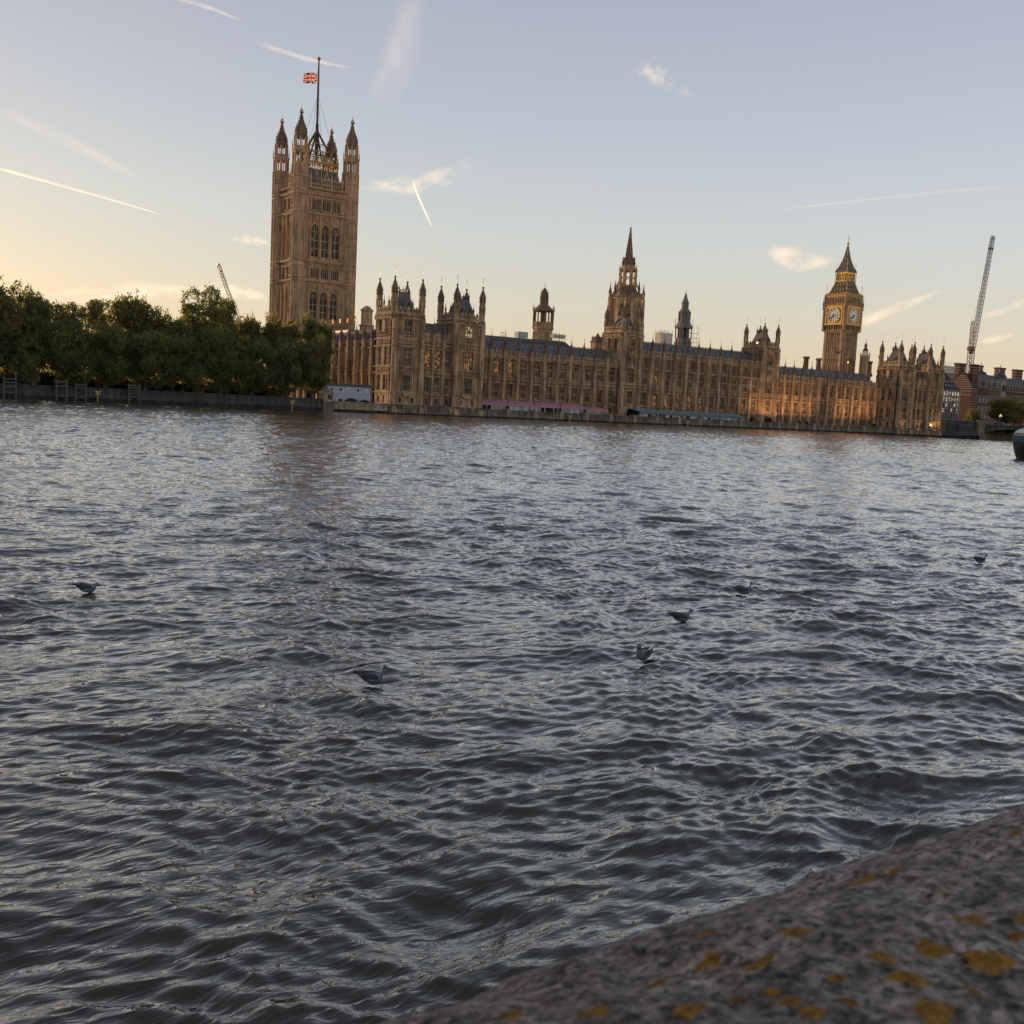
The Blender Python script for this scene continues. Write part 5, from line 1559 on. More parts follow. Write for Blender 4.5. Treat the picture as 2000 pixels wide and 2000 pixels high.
# scaffolds, tanks and sheeting on the roofs
def scaffold(name, lab, x0, x1, y0, y1, z0, z1, sheet=None, zs=None, step=1.6):
    t = thing(name, (0, 0, 0), lab, "scaffolding")
    s = MB(); n = max(1, round((x1-x0)/step))
    for y in (y0, y1):
        for i in range(n+1):
            x = x0+(x1-x0)*i/n; s.bar((x, y, z0), (x, y, z1), 0.07)
        z = z0
        while z <= z1+.01:
            s.bar((x0-.3, y, z), (x1+.3, y, z), 0.06); z += 1.1
    s.build("tubes", [SCAF], t)
    if sheet:
        b = MB(); b.box(x0-0.1, x1+0.1, y0-0.15, y1+0.1, zs[0], zs[1], 0); b.build("sheeting", [sheet], t)
scaffold("scaffold_box", "pale sheeted scaffold box on the roof left of the open lantern tower", 208.2, 212.2, 300, 302, 26.0, 30.2, plain("blue_grey_sheet", (0.36, 0.40, 0.44), 0.7), (28.4, 30.3))
scaffold("roof_scaffold", "open scaffold with a netted top right of the open lantern tower", 223.8, 229.0, 300, 302, 26.2, 31.4, plain("netting", (0.45, 0.43, 0.38), 0.8), (29.4, 30.6), 1.3)
scaffold("scaffold_ladder", "thin red and white scaffold ladder on the left roof", 200.7, 202.0, 299, 300, 26, 29.6, None, None, 1.3)
scaffold("sheeted_scaffold", "tall crumpled pale sheeting over scaffolding beside the conical vent tower", 292.2, 298.8, 318, 321, 26, 38.6, SHEETW, (27, 37.4), 2.2)
scaffold("rail_scaffold", "low scaffold rail over the roof right of the far river tower", 316.5, 329, 292, 296, 25, 29.8, None, None, 2.4)
# ------------------------------------------------------------------ trees
def leaf_mat(name, a, b, trans):
    mt, n, l, p = newmat(name)
    g = n.new("ShaderNodeNewGeometry")
    t = noise(n, l, g.outputs['Position'], 0.28, 3, 0.6)
    r_ = ramp(n, [(0.32, a), (0.68, b)]); l.new(t.outputs[0], r_.inputs[0])
    oi = n.new("ShaderNodeObjectInfo")
    hv = n.new("ShaderNodeHueSaturation"); l.new(r_.outputs[0], hv.inputs['Color'])
    mr = n.new("ShaderNodeMapRange"); mr.inputs[3].default_value = 0.475; mr.inputs[4].default_value = 0.515
    l.new(oi.outputs['Random'], mr.inputs[0]); l.new(mr.outputs[0], hv.inputs['Hue'])
    l.new(hv.outputs[0], p.inputs['Base Color']); p.inputs['Roughness'].default_value = 0.6; p.inputs['Specular IOR Level'].default_value = 0.3
    tr = n.new("ShaderNodeBsdfTranslucent")
    mul = mixc(n, l, 1.0, hv.outputs[0], trans, 'MULTIPLY'); l.new(mul, tr.inputs[0])
    mx = n.new("ShaderNodeMixShader"); mx.inputs[0].default_value = 0.42
    l.new(p.outputs[0], mx.inputs[1]); l.new(tr.outputs[0], mx.inputs[2]); l.new(mx.outputs[0], n["Material Output"].inputs[0])
    return mt
LEAF = leaf_mat("plane_leaf", (0.092, 0.112, 0.050), (0.172, 0.182, 0.076), (2.4, 2.1, 0.9))
LEAF2 = leaf_mat("golden_leaf", (0.10, 0.095, 0.028), (0.22, 0.175, 0.045), (2.4, 2.0, 0.7))
BARK = plain("bark", (0.05, 0.042, 0.034), 0.9, 0, 0.3, 3)

def crown_mesh(name, seed, mat, rx, rz, blobs, leaves, size, taper=0.0):
    """foliage: leaf clumps scattered over several lobes, unit origin at crown centre"""
    rd = np.random.default_rng(seed)
    cs = []
    for i in range(blobs):
        d = rd.normal(size=3); d /= np.linalg.norm(d); k = rd.uniform(0.25, 0.95)
        zz = d[2]*rz*k*1.0
        w = rx*k*(1-taper*(zz/rz*0.5+0.5))
        cs.append((d[0]*w, d[1]*w, zz, rd.uniform(0.30, 0.50)*rx*(1-0.55*taper*(zz/rz*.5+.5))))
    cs.append((0, 0, -0.2*rz, 0.55*rx))
    cs = np.array(cs)
    # little twigs of 12-20 leaves each on lobe shells
    tw = leaves//14
    pick = rd.integers(0, len(cs), tw)
    d = rd.normal(size=(tw, 3)); d /= np.linalg.norm(d, axis=1)[:, None]
    rr = cs[pick, 3:4]*rd.uniform(0.60, 1.04, (tw, 1))
    pc = cs[pick, :3]+d*rr*np.array([1, 1, 0.85])
    n = tw*14
    ctr = np.repeat(pc, 14, axis=0)+rd.normal(size=(n, 3))*size*0.95
    a = rd.normal(size=(n, 3)); a /= np.linalg.norm(a, axis=1)[:, None]
    e = rd.normal(size=(n, 3)); b = np.cross(a, e); b /= np.linalg.norm(b, axis=1)[:, None]
    s = size*rd.uniform(0.45, 1.1, (n, 1))
    v = np.stack([ctr-a*s, ctr-b*s*0.55, ctr+a*s, ctr+b*s*0.55], 1).reshape(-1, 3).astype(np.float32)
    me = bpy.data.meshes.new(name)
    me.vertices.add(len(v)); me.vertices.foreach_set('co', v.ravel())
    me.loops.add(len(v)); me.loops.foreach_set('vertex_index', np.arange(len(v), dtype=np.int32))
    me.polygons.add(n); me.polygons.foreach_set('loop_start', np.arange(0, len(v), 4, dtype=np.int32))
    me.materials.append(mat); me.update(calc_edges=True)
    return me

def trunk_mesh(name, seed, h, r):
    rd = random.Random(seed); mb = MB()
    pts = [(0, 0, 0)]
    for i in range(1, 5): pts.append((pts[-1][0]+rd.uniform(-.25, .25), pts[-1][1]+rd.uniform(-.25, .25), h*i/4))
    for i in range(4):
        a, b = Vector(pts[i]), Vector(pts[i+1]); r0, r1 = r*(1-0.17*i), r*(1-0.17*(i+1))
        k = len(mb.v); n = 8
        for e, q in ((a, r0*(1.5 if i == 0 else 1)), (b, r1)):
            for j in range(n): mb.v.append((e.x+q*math.cos(6.283*j/n), e.y+q*math.sin(6.283*j/n), e.z))
        for j in range(n): mb.f.append((k+j, k+(j+1) % n, k+n+(j+1) % n, k+n+j)); mb.m.append(0)
    for i in range(9):
        z = h*rd.uniform(0.45, 1.0); an = rd.uniform(0, 6.283); L = h*rd.uniform(0.4, 0.75)
        p0 = Vector((0, 0, z)); p1 = p0+Vector((math.cos(an)*L*.5, math.sin(an)*L*.5, L*.35)); p2 = p1+Vector((math.cos(an+.4)*L*.4, math.sin(an+.4)*L*.4, L*.5))
        mb.bar(p0, p1, r*0.32, 0, 6); mb.bar(p1, p2, r*0.17, 0, 5)
    o = mb.build(name, BARK); me = o.data; bpy.data.objects.remove(o)
    return me
CROWNS = [crown_mesh("crown", 20+i, LEAF, 7.0, 9.5, 34, 24000, 0.36) for i in range(4)]
CROWN_G = crown_mesh("crown", 40, LEAF2, 6.0, 9.0, 26, 12000, 0.33)
CROWN_P = crown_mesh("crown", 41, LEAF, 4.2, 10.5, 26, 11000, 0.32, 0.6)
TRUNKS = [trunk_mesh("trunk", 5+i, 9.0, 0.5) for i in range(3)]
def tree(x, y, ztop, rx, kind, lab, seed, zbot=3.6, group="plane trees in the riverside garden", base=2.5, name="plane_tree"):
    t = thing(name, (x, y, base), lab, "tree", group)
    me = {'g': CROWN_G, 'p': CROWN_P}.get(kind) or CROWNS[seed % 4]
    h0 = {'g': 9.0, 'p': 10.5}.get(kind, 9.5); r0 = {'g': 6.0, 'p': 4.2}.get(kind, 7.0)
    c = link("crown", me, t); hz = (ztop-zbot)/2
    c.scale = (rx/r0, rx/r0, hz/(h0*1.06)); c.location = (0, 0, (ztop+zbot)/2-base); c.rotation_euler = (0, 0, seed*1.7)
    k = link("trunk", TRUNKS[seed % 3], t); k.scale = (1, 1, (ztop-base)/22)
    return t
TL = [  # x, y, top, radius, kind, label
 (26.5, 279, 34.0, 9.6, '', "tall dark plane tree at the left edge of the picture"),
 (37.5, 280, 33.8, 8.6, '', "high rounded plane tree above the leftmost timber frame"),
 (47.5, 281, 32.3, 6.8, '', "tall plane tree left of the dip in the tree line"),
 (56.5, 284, 24.6, 4.6, '', "lower plane tree in the dip of the tree line"),
 (64.5, 283, 27.6, 6.2, '', "loose topped plane tree just right of the dip in the tree line"),
 (73.5, 285, 33.0, 6.8, '', "plane tree with the highest knob of leaves, right of the dip"),
 (82.5, 282, 28.8, 6.6, '', "broad plane tree between the two highest crowns"),
 (91.0, 285, 32.4, 6.8, '', "tall plane tree below and left of the far leaning crane jib"),
 (100.3, 290, 31.8, 6.4, '', "airy plane tree right under the leaning crane jib"),
 (107.0, 291, 30.4, 4.8, '', "thin see-through plane tree left of the gap before the great tower"),
 (114.6, 285, 31.0, 6.0, '', "plane tree standing in front of the left edge of the great tower"),
 (120.6, 279, 31.0, 4.6, 'p', "golden tipped upright tree in front of the great tower"),
 (124.0, 277, 29.0, 4.0, 'p', "narrow upright tree at the right end of the trees, beside the palace"),
 # front row, hanging low over the wall
 (31.0, 273.6, 22.0, 7.0, '', "low spreading plane tree behind the leftmost timber frame"),
 (43.5, 274.0, 20.5, 6.6, '', "low plane tree between the leftmost frame and the frame pair"),
 (53.5, 273.6, 19.5, 6.4, '', "low plane tree hanging behind the pair of timber frames"),
 (63.5, 274.2, 20.5, 6.4, '', "low plane tree behind the squat timber frame, left side"),
 (73.0, 273.6, 22.0, 6.8, '', "low plane tree behind the squat timber frame, right side"),
 (83.0, 274.4, 20.5, 6.6, '', "low plane tree hanging over the bare middle stretch of garden wall"),
 (93.0, 273.6, 21.0, 6.4, '', "low plane tree over the garden wall left of the second yellow cross"),
 (102.0, 274.4, 20.5, 6.0, '', "low dark plane tree behind the yellow cross left of the kiosk"),
 (110.5, 273.2, 22.5, 5.8, '', "dense plane tree leaning over the wall near the stone kiosk"),
 (119.0, 273.6, 23.5, 5.6, '', "dark plane tree bulging out beside the stone kiosk and cabin"),
]
for i, (x, y, zt, rx, k, lab) in enumerate(TL):
    tree(x, y, zt, rx, k, lab, i+1, 2.2 if y < 276 else 5.0)
tree(117.0, 288, 28.4, 3.4, 'g', "small golden crown catching the sun left of the great tower", 31, 12)
# the same belt of trees carries on upstream, left of the picture, and shades the river
def belt():
    vv = []; n0 = CROWNS[0]
    co = np.empty(len(n0.vertices)*3, dtype=np.float32); n0.vertices.foreach_get('co', co); co = co.reshape(-1, 3)
    for i in range(16):
        a = i*1.9; k = 1.0+0.12*math.sin(i*2.3)
        q = co*np.array([1.15*k, 1.15*k, 1.5*k], dtype=np.float32)
        vv.append(np.stack([q[:, 0]*math.cos(a)-q[:, 1]*math.sin(a)+10-i*11.5, q[:, 0]*math.sin(a)+q[:, 1]*math.cos(a)+281+5*math.sin(i*3.1), q[:, 2]+19.0], -1))
    v = np.concatenate(vv).astype(np.float32)
    me = bpy.data.meshes.new("tree_belt"); me.vertices.add(len(v)); me.vertices.foreach_set('co', v.ravel())
    me.loops.add(len(v)); me.loops.foreach_set('vertex_index', np.arange(len(v), dtype=np.int32))
    me.polygons.add(len(v)//4); me.polygons.foreach_set('loop_start', np.arange(0, len(v), 4, dtype=np.int32)); me.materials.append(LEAF); me.update(calc_edges=True)
    tag(link("tree_belt", me), "belt of plane trees carrying on beyond the left edge", None, None, "stuff")
belt()
# undergrowth behind the wall: hedge that reads as one dark band
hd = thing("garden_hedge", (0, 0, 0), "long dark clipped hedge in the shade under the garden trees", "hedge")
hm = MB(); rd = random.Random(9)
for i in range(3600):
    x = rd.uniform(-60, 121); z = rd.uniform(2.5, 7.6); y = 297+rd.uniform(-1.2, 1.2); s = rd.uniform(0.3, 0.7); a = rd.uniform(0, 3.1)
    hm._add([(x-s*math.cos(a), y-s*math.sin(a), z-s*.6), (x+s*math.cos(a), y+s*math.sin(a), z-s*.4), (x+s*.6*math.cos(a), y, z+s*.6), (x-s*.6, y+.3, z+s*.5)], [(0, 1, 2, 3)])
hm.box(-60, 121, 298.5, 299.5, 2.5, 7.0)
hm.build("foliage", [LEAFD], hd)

# ------------------------------------------------------------------ cranes
CRM = [plain("crane_steel", (0.10, 0.095, 0.095), 0.5, 0.2), plain("crane_white", (0.42, 0.42, 0.41), 0.5), plain("crane_red", (0.22, 0.06, 0.04), 0.6)]
def lattice(mb, a, b, w0, w1, step, r, m=0, up=None):
    a = Vector(a); b = Vector(b); d = (b-a).normalized()
    s = d.cross(Vector((0, 1, 0.05))).normalized(); q = d.cross(s).normalized()
    n = max(2, round((b-a).length/step)); prev = None
    for i in range(n+1):
        t = i/n; c = a.lerp(b, t); w = (w0+(w1-w0)*t)/2
        cur = [c+s*w+q*w, c-s*w+q*w, c-s*w-q*w, c+s*w-q*w]
        if prev:
            for k in range(4):
                mb.bar(prev[k], cur[k], r, m); mb.bar(prev[k], cur[(k+1) % 4], r*.6, m)
        for k in range(4): mb.bar(cur[k], cur[(k+1) % 4], r*.6, m)
        prev = cur
def crane(name, lab, base, slew, tip, apex, w, r, k=1.0):
    t = thing(name, (0, 0, 0), lab, "crane", "tower cranes behind the buildings")
    b = MB(); lattice(b, base, slew, w*1.25, w*1.25, w*1.25, r*1.2, 0); b.build("mast", CRM, t)
    b = MB(); x, y, z = slew
    b.box(x-4.6, x+2.6, y-1.6, y+1.6, z-1.6, z+2.2, 2); b.box(x-5.6, x+3.6, y-2, y+2, z-0.2, z+0.2, 0); b.lathe(x, y, [(2.0, z-4), (2.4, z-1.6)], 8, 0)
    b.build("slewing_platform", CRM, t)
    b = MB(); p = Vector((x+2.0, y, z+1.5)); lattice(b, p, tip, w, w*.8, w*1.1, r, 0); b.build("jib", CRM, t)
    b = MB(); lattice(b, (x-1.6, y, z+1), apex, w*.8, w*.6, w, r, 0); b.bar((apex[0]-.3, y, apex[2]), (apex[0]+1.2, y, apex[2]), .5, 1); b.build("a_frame", CRM, t)
    b = MB(); T = Vector(tip)
    d = (T-p).normalized(); b.box(T.x-1.9*k, T.x+1.3*k, y-k, y+k, T.z-1.2*k, T.z+2.0*k, 1); e = T-d*10*k; b.box(e.x-2.4*k, e.x+2.4*k, y-1.5*k, y+1.5*k, e.z-.8*k, e.z+.8*k, 0)
    b.bar((apex[0], y, apex[2]), e, 0.10, 0); b.build("jib_head", CRM, t)
crane("tower_crane", "tall luffing crane with its jib raised high at the right of the picture", (912.6, 560, 2.5), (911.8, 560, 79.0), (929.6, 560, 184.5), (910.0, 560, 105), 3.4, 0.27)
crane("tower_crane", "distant leaning crane jib poking up over the garden trees", (170.5, 480, 2.5), (169.5, 480, 34.0), (160.9, 480, 62.9), (172.0, 480, 40), 1.5, 0.12, 0.3)

# ------------------------------------------------------------------ right bank buildings
BRICK, n, l, p = newmat("red_brick")
g = n.new("ShaderNodeNewGeometry"); a = noise(n, l, g.outputs['Position'], 0.5, 4)
r_ = ramp(n, [(0.3, (0.085, 0.034, 0.026)), (0.7, (0.13, 0.052, 0.037))]); l.new(a.outputs[0], r_.inputs[0]); l.new(r_.outputs[0], p.inputs['Base Color']); p.inputs['Roughness'].default_value = 0.9
PORT = plain("portland_stone", (0.27, 0.24, 0.21), 0.85, 0, 0.2, 0.6)
DKROOF = plain("dark_roof", (0.05, 0.053, 0.06), 0.55)
RM = [BRICK, PORT, DKROOF, GLASS, plain('grey_white_frame', (0.36, 0.34, 0.32), 0.7), DARKV]

def black_building():
    t = thing("office_building", (0, 0, 0), "black steep roofed office block with pale fins right of the palace", "building")
    b = MB(); b.box(500, 529.6, 330, 356, 2.5, 24.6, 0); b.build("wall", [plain("bronze_cladding", (0.018, 0.018, 0.02), 0.4)], t)
    for i in range(11):
        x = 503.0+i*2.62
        f = MB(); f.box(x-0.34, x+0.34, 329.2, 330, 2.5, 24.8, 0); f.build("fin", [plain("pink_stone_fin", (0.34, 0.30, 0.29), 0.8)], t)
    lit = {(0, k) for k in range(12)} | {(1, 0), (1, 2), (1, 4), (1, 5), (1, 6), (1, 7), (1, 8), (1, 9), (2, 3), (2, 5), (2, 8), (2, 9), (3, 4), (3, 7), (3, 9)}
    LIT = glass_mat("office_light", em=(1.0, 0.86, 0.62), st=0.85)
    for row in range(6):
        for i in range(10):
            x = 504.3+i*2.62
            w = MB(); w.box(x-0.72, x+0.72, 329.85, 329.98, 21.6-row*3.1, 23.8-row*3.1, 0)
            w.build("window", [LIT if (row, i) in lit else GLASS], t)
    r_ = MB(); r_.hexa([(499.6, 329.6, 24.6), (530, 329.6, 24.6), (530, 356.4, 24.6), (499.6, 356.4, 24.6), (506, 336, 36.5), (519.5, 336, 36.5), (519.5, 350, 36.5), (506, 350, 36.5)], 0)
    for row, z in ((0, 26.3), (1, 28.6)):
        for i in range(9-row):
            x = 505.6+row*1.3+i*2.62; y = 329.6+6.4*(z-24.6)/11.9
            r_.box(x-0.42, x+0.42, y-0.7, y+0.6, z, z+1.3, 1)
    for i in range(12):
        u = i/11
        r_.bar((499.6+30.4*u, 329.5, 24.6), (506+13.5*u, 335.9, 36.5), 0.16, 0)
    r_.lathe(510, 343, [(1.8, 36), (1.8, 41), (1.2, 42), (1.2, 44)], 10, 0)
    r_.build("roof", [plain("bronze_roof", (0.022, 0.022, 0.026), 0.45), PORT], t)
black_building()

def brick_building():
    t = thing("brick_building", (0, 0, 0), "red brick building striped with white stone, with a big gable and two chimney stacks", "building")
    b = MB(); X, Y, X1, Y1 = 566.0, 345.0, 597.0, 358.0
    b.box(X, X1, Y, Y1, 2.5, 29.0, 0)
    b.prism([(Y, 29.0), (Y+5.6, 36.6), (Y+7.4, 36.6), (Y1, 29.0)], 0, -0.8, 0, FS(X))
    for i, z in enumerate((23.6, 25.8, 27.3, 28.6, 29.9, 31.2, 32.5, 33.8, 35.0)):
        a = max(0, z-29)/7.6*5.6
        b.box(Y-0.1+a+0.1*(a > 0), Y1+0.1-a*1.0, 0.0, 0.14, z, z+0.36, 1, FS(X))
    for k in range(13):
        z = 9.5+k*1.5
        b.box(X-0.1, X+6.5, 0, 0.14, z, z+0.36, 1, FE(Y))
    for z in (8.5, 13.4, 23.4, 28.4): b.box(X+6.5, X1, 0, 0.2, z, z+0.45, 1, FE(Y))
    for k in range(8): b.box(X+18, X1, 0, 0.12, 17.6+k*1.4, 17.9+k*1.4, 1, FE(Y))
    b.build("wall", RM, t)
    for row, z in enumerate((10.0, 14.6, 19.6)):
        for i in range(6):
            x = X+9.0+i*3.7
            w = MB(); w.box(x-0.95, x+0.95, -0.02, 0.06, z, z+3.0, 3, FE(Y))
            for q in (-1.05, -0.35, 0.35, 1.05): w.box(x+q-0.12, x+q+0.12, 0.0, 0.22, z-0.15, z+3.15, 4, FE(Y))
            for q in (0, 1.0, 2.0, 3.0): w.box(x-1.05, x+1.05, 0.0, 0.2, z+q-0.1, z+q+0.1, 4, FE(Y))
            w.build("window", RM, t)
    r_ = MB(); r_.prism([(Y-0.5, 28.9), (Y+5.6, 36.8), (Y+7.4, 36.8), (Y1+0.5, 28.9)], X+0.9, X1, 2, lambda s, d, z: (d, s, z))
    r_.build("roof", RM, t)
    for i, (x, h) in enumerate(((X+7.5, 3.8), (X+14.5, 3.0), (X+20, 3.0), (X+26, 3.0))):
        d = MB(); d.box(x-1.0, x+1.0, Y-0.3, Y+3.5, 29.0, 29+h, 1); d.prism([(x-1.3, 29+h), (x+1.3, 29+h), (x, 30.8+h)], -3.5, 0.45, 1, FE(Y)); d.box(x-0.5, x+0.5, Y-0.42, Y-0.3, 29.8, 28.4+h, 3)
        d.build("dormer", RM, t)
    for x, y in ((X+0.2, Y+10.6), (X+2.0, Y+2.5)):
        c = MB(); x2 = x
        c.box(x, x+4.6, y-1.3, y+1.3, 29, 41.0, 0); c.box(x-0.3, x+4.9, y-1.6, y+1.6, 41.0, 41.9, 0)
        for z in (36.6, 38.2, 39.8): c.box(x-0.12, x+4.72, y-1.42, y+1.42, z, z+0.4, 1)
        c.build("chimney", RM, t)
brick_building()

def domed_building():
    t = thing("domed_building", (0, 0, 0), "brick block with two small domed turrets and tall chimneys, at the right edge", "building")
    b = MB(); b.box(612, 760, 380, 400, 2.5, 34.0, 0)
    for z in (24, 27, 30, 33.4): b.box(612, 760, 379.8, 380, z, z+0.5, 1)
    for i in range(40): b.box(613+i*3.6, 614.8+i*3.6, 379.86, 379.98, 25.0, 26.6, 3)
    for i in range(40): b.box(613+i*3.6, 614.8+i*3.6, 379.86, 379.98, 31.0, 33.0, 3)
    b.build("wall", RM, t)
    r_ = MB(); r_.prism([(380.2, 34), (384, 39.2), (396, 39.2), (400, 34)], 612, 760, 2, lambda s, d, z: (d, s, z)); r_.build("roof", RM, t)
    for x in (630.5, 653.6):
        d = MB(); d.lathe(x, 379.5, [(4.6, 24), (4.6, 36.6), (5.0, 36.8), (5.0, 37.6)], 10, 1); d.lathe(x, 379.5, [(4.7, 37.6), (4.5, 39.0), (3.5, 40.6), (1.9, 41.6), (0.8, 42.0), (0.5, 43.4), (0.25, 45.6), (0.05, 47.5)], 10, 2)
        for k in range(10):
            a = k*.628; d.box(x+4.45*math.cos(a)-.5, x+4.45*math.cos(a)+.5, 379.5+4.45*math.sin(a)-.5, 379.5+4.45*math.sin(a)+.5, 29.5, 33.5, 5)
        d.build("domed_turret", RM, t)
    for x in (620, 640, 667, 689):
        c = MB(); c.box(x-4, x+4, 386, 389, 34, 45, 0); c.box(x-4.4, x+4.4, 385.6, 389.4, 45, 46, 0)
        for z in (40, 42, 44): c.box(x-4.1, x+4.1, 385.9, 389.1, z, z+.5, 1)
        c.build("chimney", RM, t)
domed_building()
wb = thing("pale_office_block", (0, 0, 0), "pale sunlit flat roofed office block far behind the palace's right end", "building")
b = MB(); b.box(800, 836, 520, 560, 2.5, 57, 0); b.build("wall", [plain("pale_cladding", (0.60, 0.55, 0.47), 0.7)], wb)
b = MB()
for i in range(12): b.box(799.8, 836.2, 519.7, 520, 30+i*2.3, 30.8+i*2.3, 0)
for i in range(9): b.box(802+i*4, 802.3+i*4, 525, 525.3, 57, 61, 0)
b.build("facade_band", [plain("cladding_band", (0.42, 0.40, 0.38), 0.6)], wb)
mw = thing("far_terrace_building", (0, 0, 0), "low pale stone building glimpsed between the brick block and the domes", "building")
b = MB(); b.box(596, 613, 372, 390, 2.5, 31, 1); b.prism([(372, 31), (378, 35), (384, 35), (390, 31)], 596, 613, 2, lambda s, d, z: (d, s, z)); b.build("wall", RM, mw)
# embankment trees
tree(527.0, 302, 24.2, 9.5, '', "dark bushy tree on the embankment by the bridge, left of a pair", 6, 7, "embankment trees beyond the bridge", name="embankment_tree")
tree(541.0, 304, 24.0, 9.5, '', "dark bushy tree on the embankment at the right edge, right of a pair", 7, 7, "embankment trees beyond the bridge", name="embankment_tree")
tree(496.0, 300, 14.5, 3.6, '', "small dark tree below the corner of the striped brick building", 8, 5, "embankment trees beyond the bridge", name="embankment_tree")

# ------------------------------------------------------------------ bridge
BRG = stone_mat("painted_iron_green", (0.155, 0.165, 0.14), (0.10, 0.11, 0.095), 0.5, 0.4)
br = thing("arch_bridge", (0, 0, 0), "low grey green arched road bridge entering at the right edge", "bridge")
BX0, BX1 = 447.0, 473.0
def arch_span(y_hi, y_lo):
    b = MB(); N = 24; zs, rise, top = 1.8, 2.7, 5.7
    ys = [y_lo+(y_hi-y_lo)*i/N for i in range(N+1)]
    zz = [zs+rise*math.sqrt(max(0, 1-((y-(y_hi+y_lo)/2)/((y_hi-y_lo)/2))**2)) for y in ys]
    for x, w in ((BX0, 0.6), (BX0+8, .5), (BX0+17, .5), (BX1, 0.6)):
        for i in range(N):
            b.hexa([(x-w/2, ys[i], zz[i]), (x+w/2, ys[i], zz[i]), (x+w/2, ys[i+1], zz[i+1]), (x-w/2, ys[i+1], zz[i+1]), (x-w/2, ys[i], top), (x+w/2, ys[i], top), (x+w/2, ys[i+1], top), (x-w/2, ys[i+1], top)], 0)
            if x == BX0:
                b.hexa([(x-0.55, ys[i], zz[i]), (x-.3, ys[i], zz[i]), (x-.3, ys[i+1], zz[i+1]), (x-0.55, ys[i+1], zz[i+1]), (x-0.55, ys[i], zz[i]+.35), (x-.3, ys[i], zz[i]+.35), (x-.3, ys[i+1], zz[i+1]+.35), (x-0.55, ys[i+1], zz[i+1]+.35)], 0)
    b.build("arch", [BRG], br)
SP = [(263.5, 233.5), (230.0, 198.0), (194.5, 160.5), (157.0, 121.0), (117.5, 83.5), (80.0, 48.0)]
for hi, lo in SP: arch_span(hi, lo)
b = MB(); b.box(BX0-0.7, BX1+.7, 40, 268, 5.7, 6.15, 0); b.build("deck", [BRG], br)
b = MB()
for x in (BX0-0.6, BX1+0.45):
    b.box(x, x+0.18, 40, 268, 6.15, 6.35, 0); b.box(x-.05, x+0.25, 40, 268, 7.0, 7.2, 0)
    for i in range(240): b.box(x+0.02, x+0.14, 40.4+i*0.95, 40.65+i*0.95, 6.35, 7.0, 0)
b.build("parapet", [BRG], br)
for y0, y1 in [(263.5, 268.5)]+[(SP[i+1][0], SP[i][1]) for i in range(5)]:
    b = MB(); b.box(BX0-2.4, BX1+2.4, y0, y1, -3, 1.9, 0); b.box(BX0-1.4, BX1+1.4, y0+.3, y1-.3, 1.9, 7.3, 0); b.lathe(BX0-1.4, (y0+y1)/2, [(1.4, 1.9), (1.4, 7.4), (1.6, 7.5), (1.6, 7.9)], 8, 0)
    b.build("pier", [PIER if y0 > 260 else BRG], br)
def bridge_lamp(y, lab, lit):
    t = thing("bridge_lamp", (BX0-0.5, y, 7.2), lab, "street lamp", "lamp standards on the bridge")
    b = MB(); b.lathe(0, 0, [(0.35, 0), (0.2, 0.5), (0.1, 0.9), (0.08, 3.2)], 8, 0); b.bar((-0.7, 0, 2.7), (0.7, 0, 2.7), 0.06); b.build("post", [BRG], t)
    for dx, z in ((-0.7, 2.7), (0.7, 2.7), (0, 3.2)):
        b = MB(); b.lathe(dx, 0, [(0.12, z), (0.3, z+0.5), (0.08, z+0.9)], 6, 0); b.build("lantern", [YELLOW_GLOW if lit else plain("dull_lantern", (0.25, 0.25, 0.24), .4)], t)
bridge_lamp(266.0, "unlit triple lamp standard on the bridge end pier", False)
bridge_lamp(257.0, "lit triple lamp standard on the bridge between the two red vehicles", True)

def vehicle(name, lab, y, L, h, col, x=452.0, van=False):
    t = thing(name, (x, y, 6.15), lab, "van" if van else "car", "vehicles crossing the bridge")
    W = 1.8
    prof = [(-L/2, .35), (L/2, .35), (L/2, .95), (L*.36, 1.05), (L*.2, h), (-L*.36, h), (-L*.47, 1.1), (-L/2, 1.0)] if not van else [(-L/2, .35), (L/2, .35), (L/2, 1.1), (L*.40, 1.3), (L*.28, h), (-L*.49, h), (-L/2, h-.2)]
    f = lambda s, d, z: (d, s, z)
    b = MB(); b.prism(prof, -W/2, W/2, 0, f); b.build("body", [plain("car_paint", col, 0.3)], t)
    b = MB(); z0, z1 = 1.08, h-.12
    for d in (-W/2-.015, W/2-.005): b.prism([(L*.28, z0), (L*.16, z1), (-L*.33, z1), (-L*.4, z0)] if not van else [(L*.36, 1.25), (L*.26, z1), (L*.05, z1), (L*.05, 1.25)], d, d+.02, 0, f)
    b.build("window", [GLASS], t)
    for s in (-L*.3, L*.3):
        for d in (-W/2, W/2-.2):
            b = MB(); b.prism([(s+.33*math.cos(k*.524), .33+.33*math.sin(k*.524)) for k in range(12)], d-.02, d+.22, 0, f); b.build("wheel", [plain("tyre", (.015,)*3, .9)], t)
vehicle("car", "red car on the bridge beside the end pier lamp", 260.5, 4.4, 1.5, (.22, .02, .015))
vehicle("van", "tall red van on the bridge near the right edge", 251.6, 5.6, 2.6, (.20, .022, .016), van=True)
vehicle("van", "pale grey van on the bridge at the right edge", 246.0, 5.4, 2.4, (.30, .31, .33), van=True)

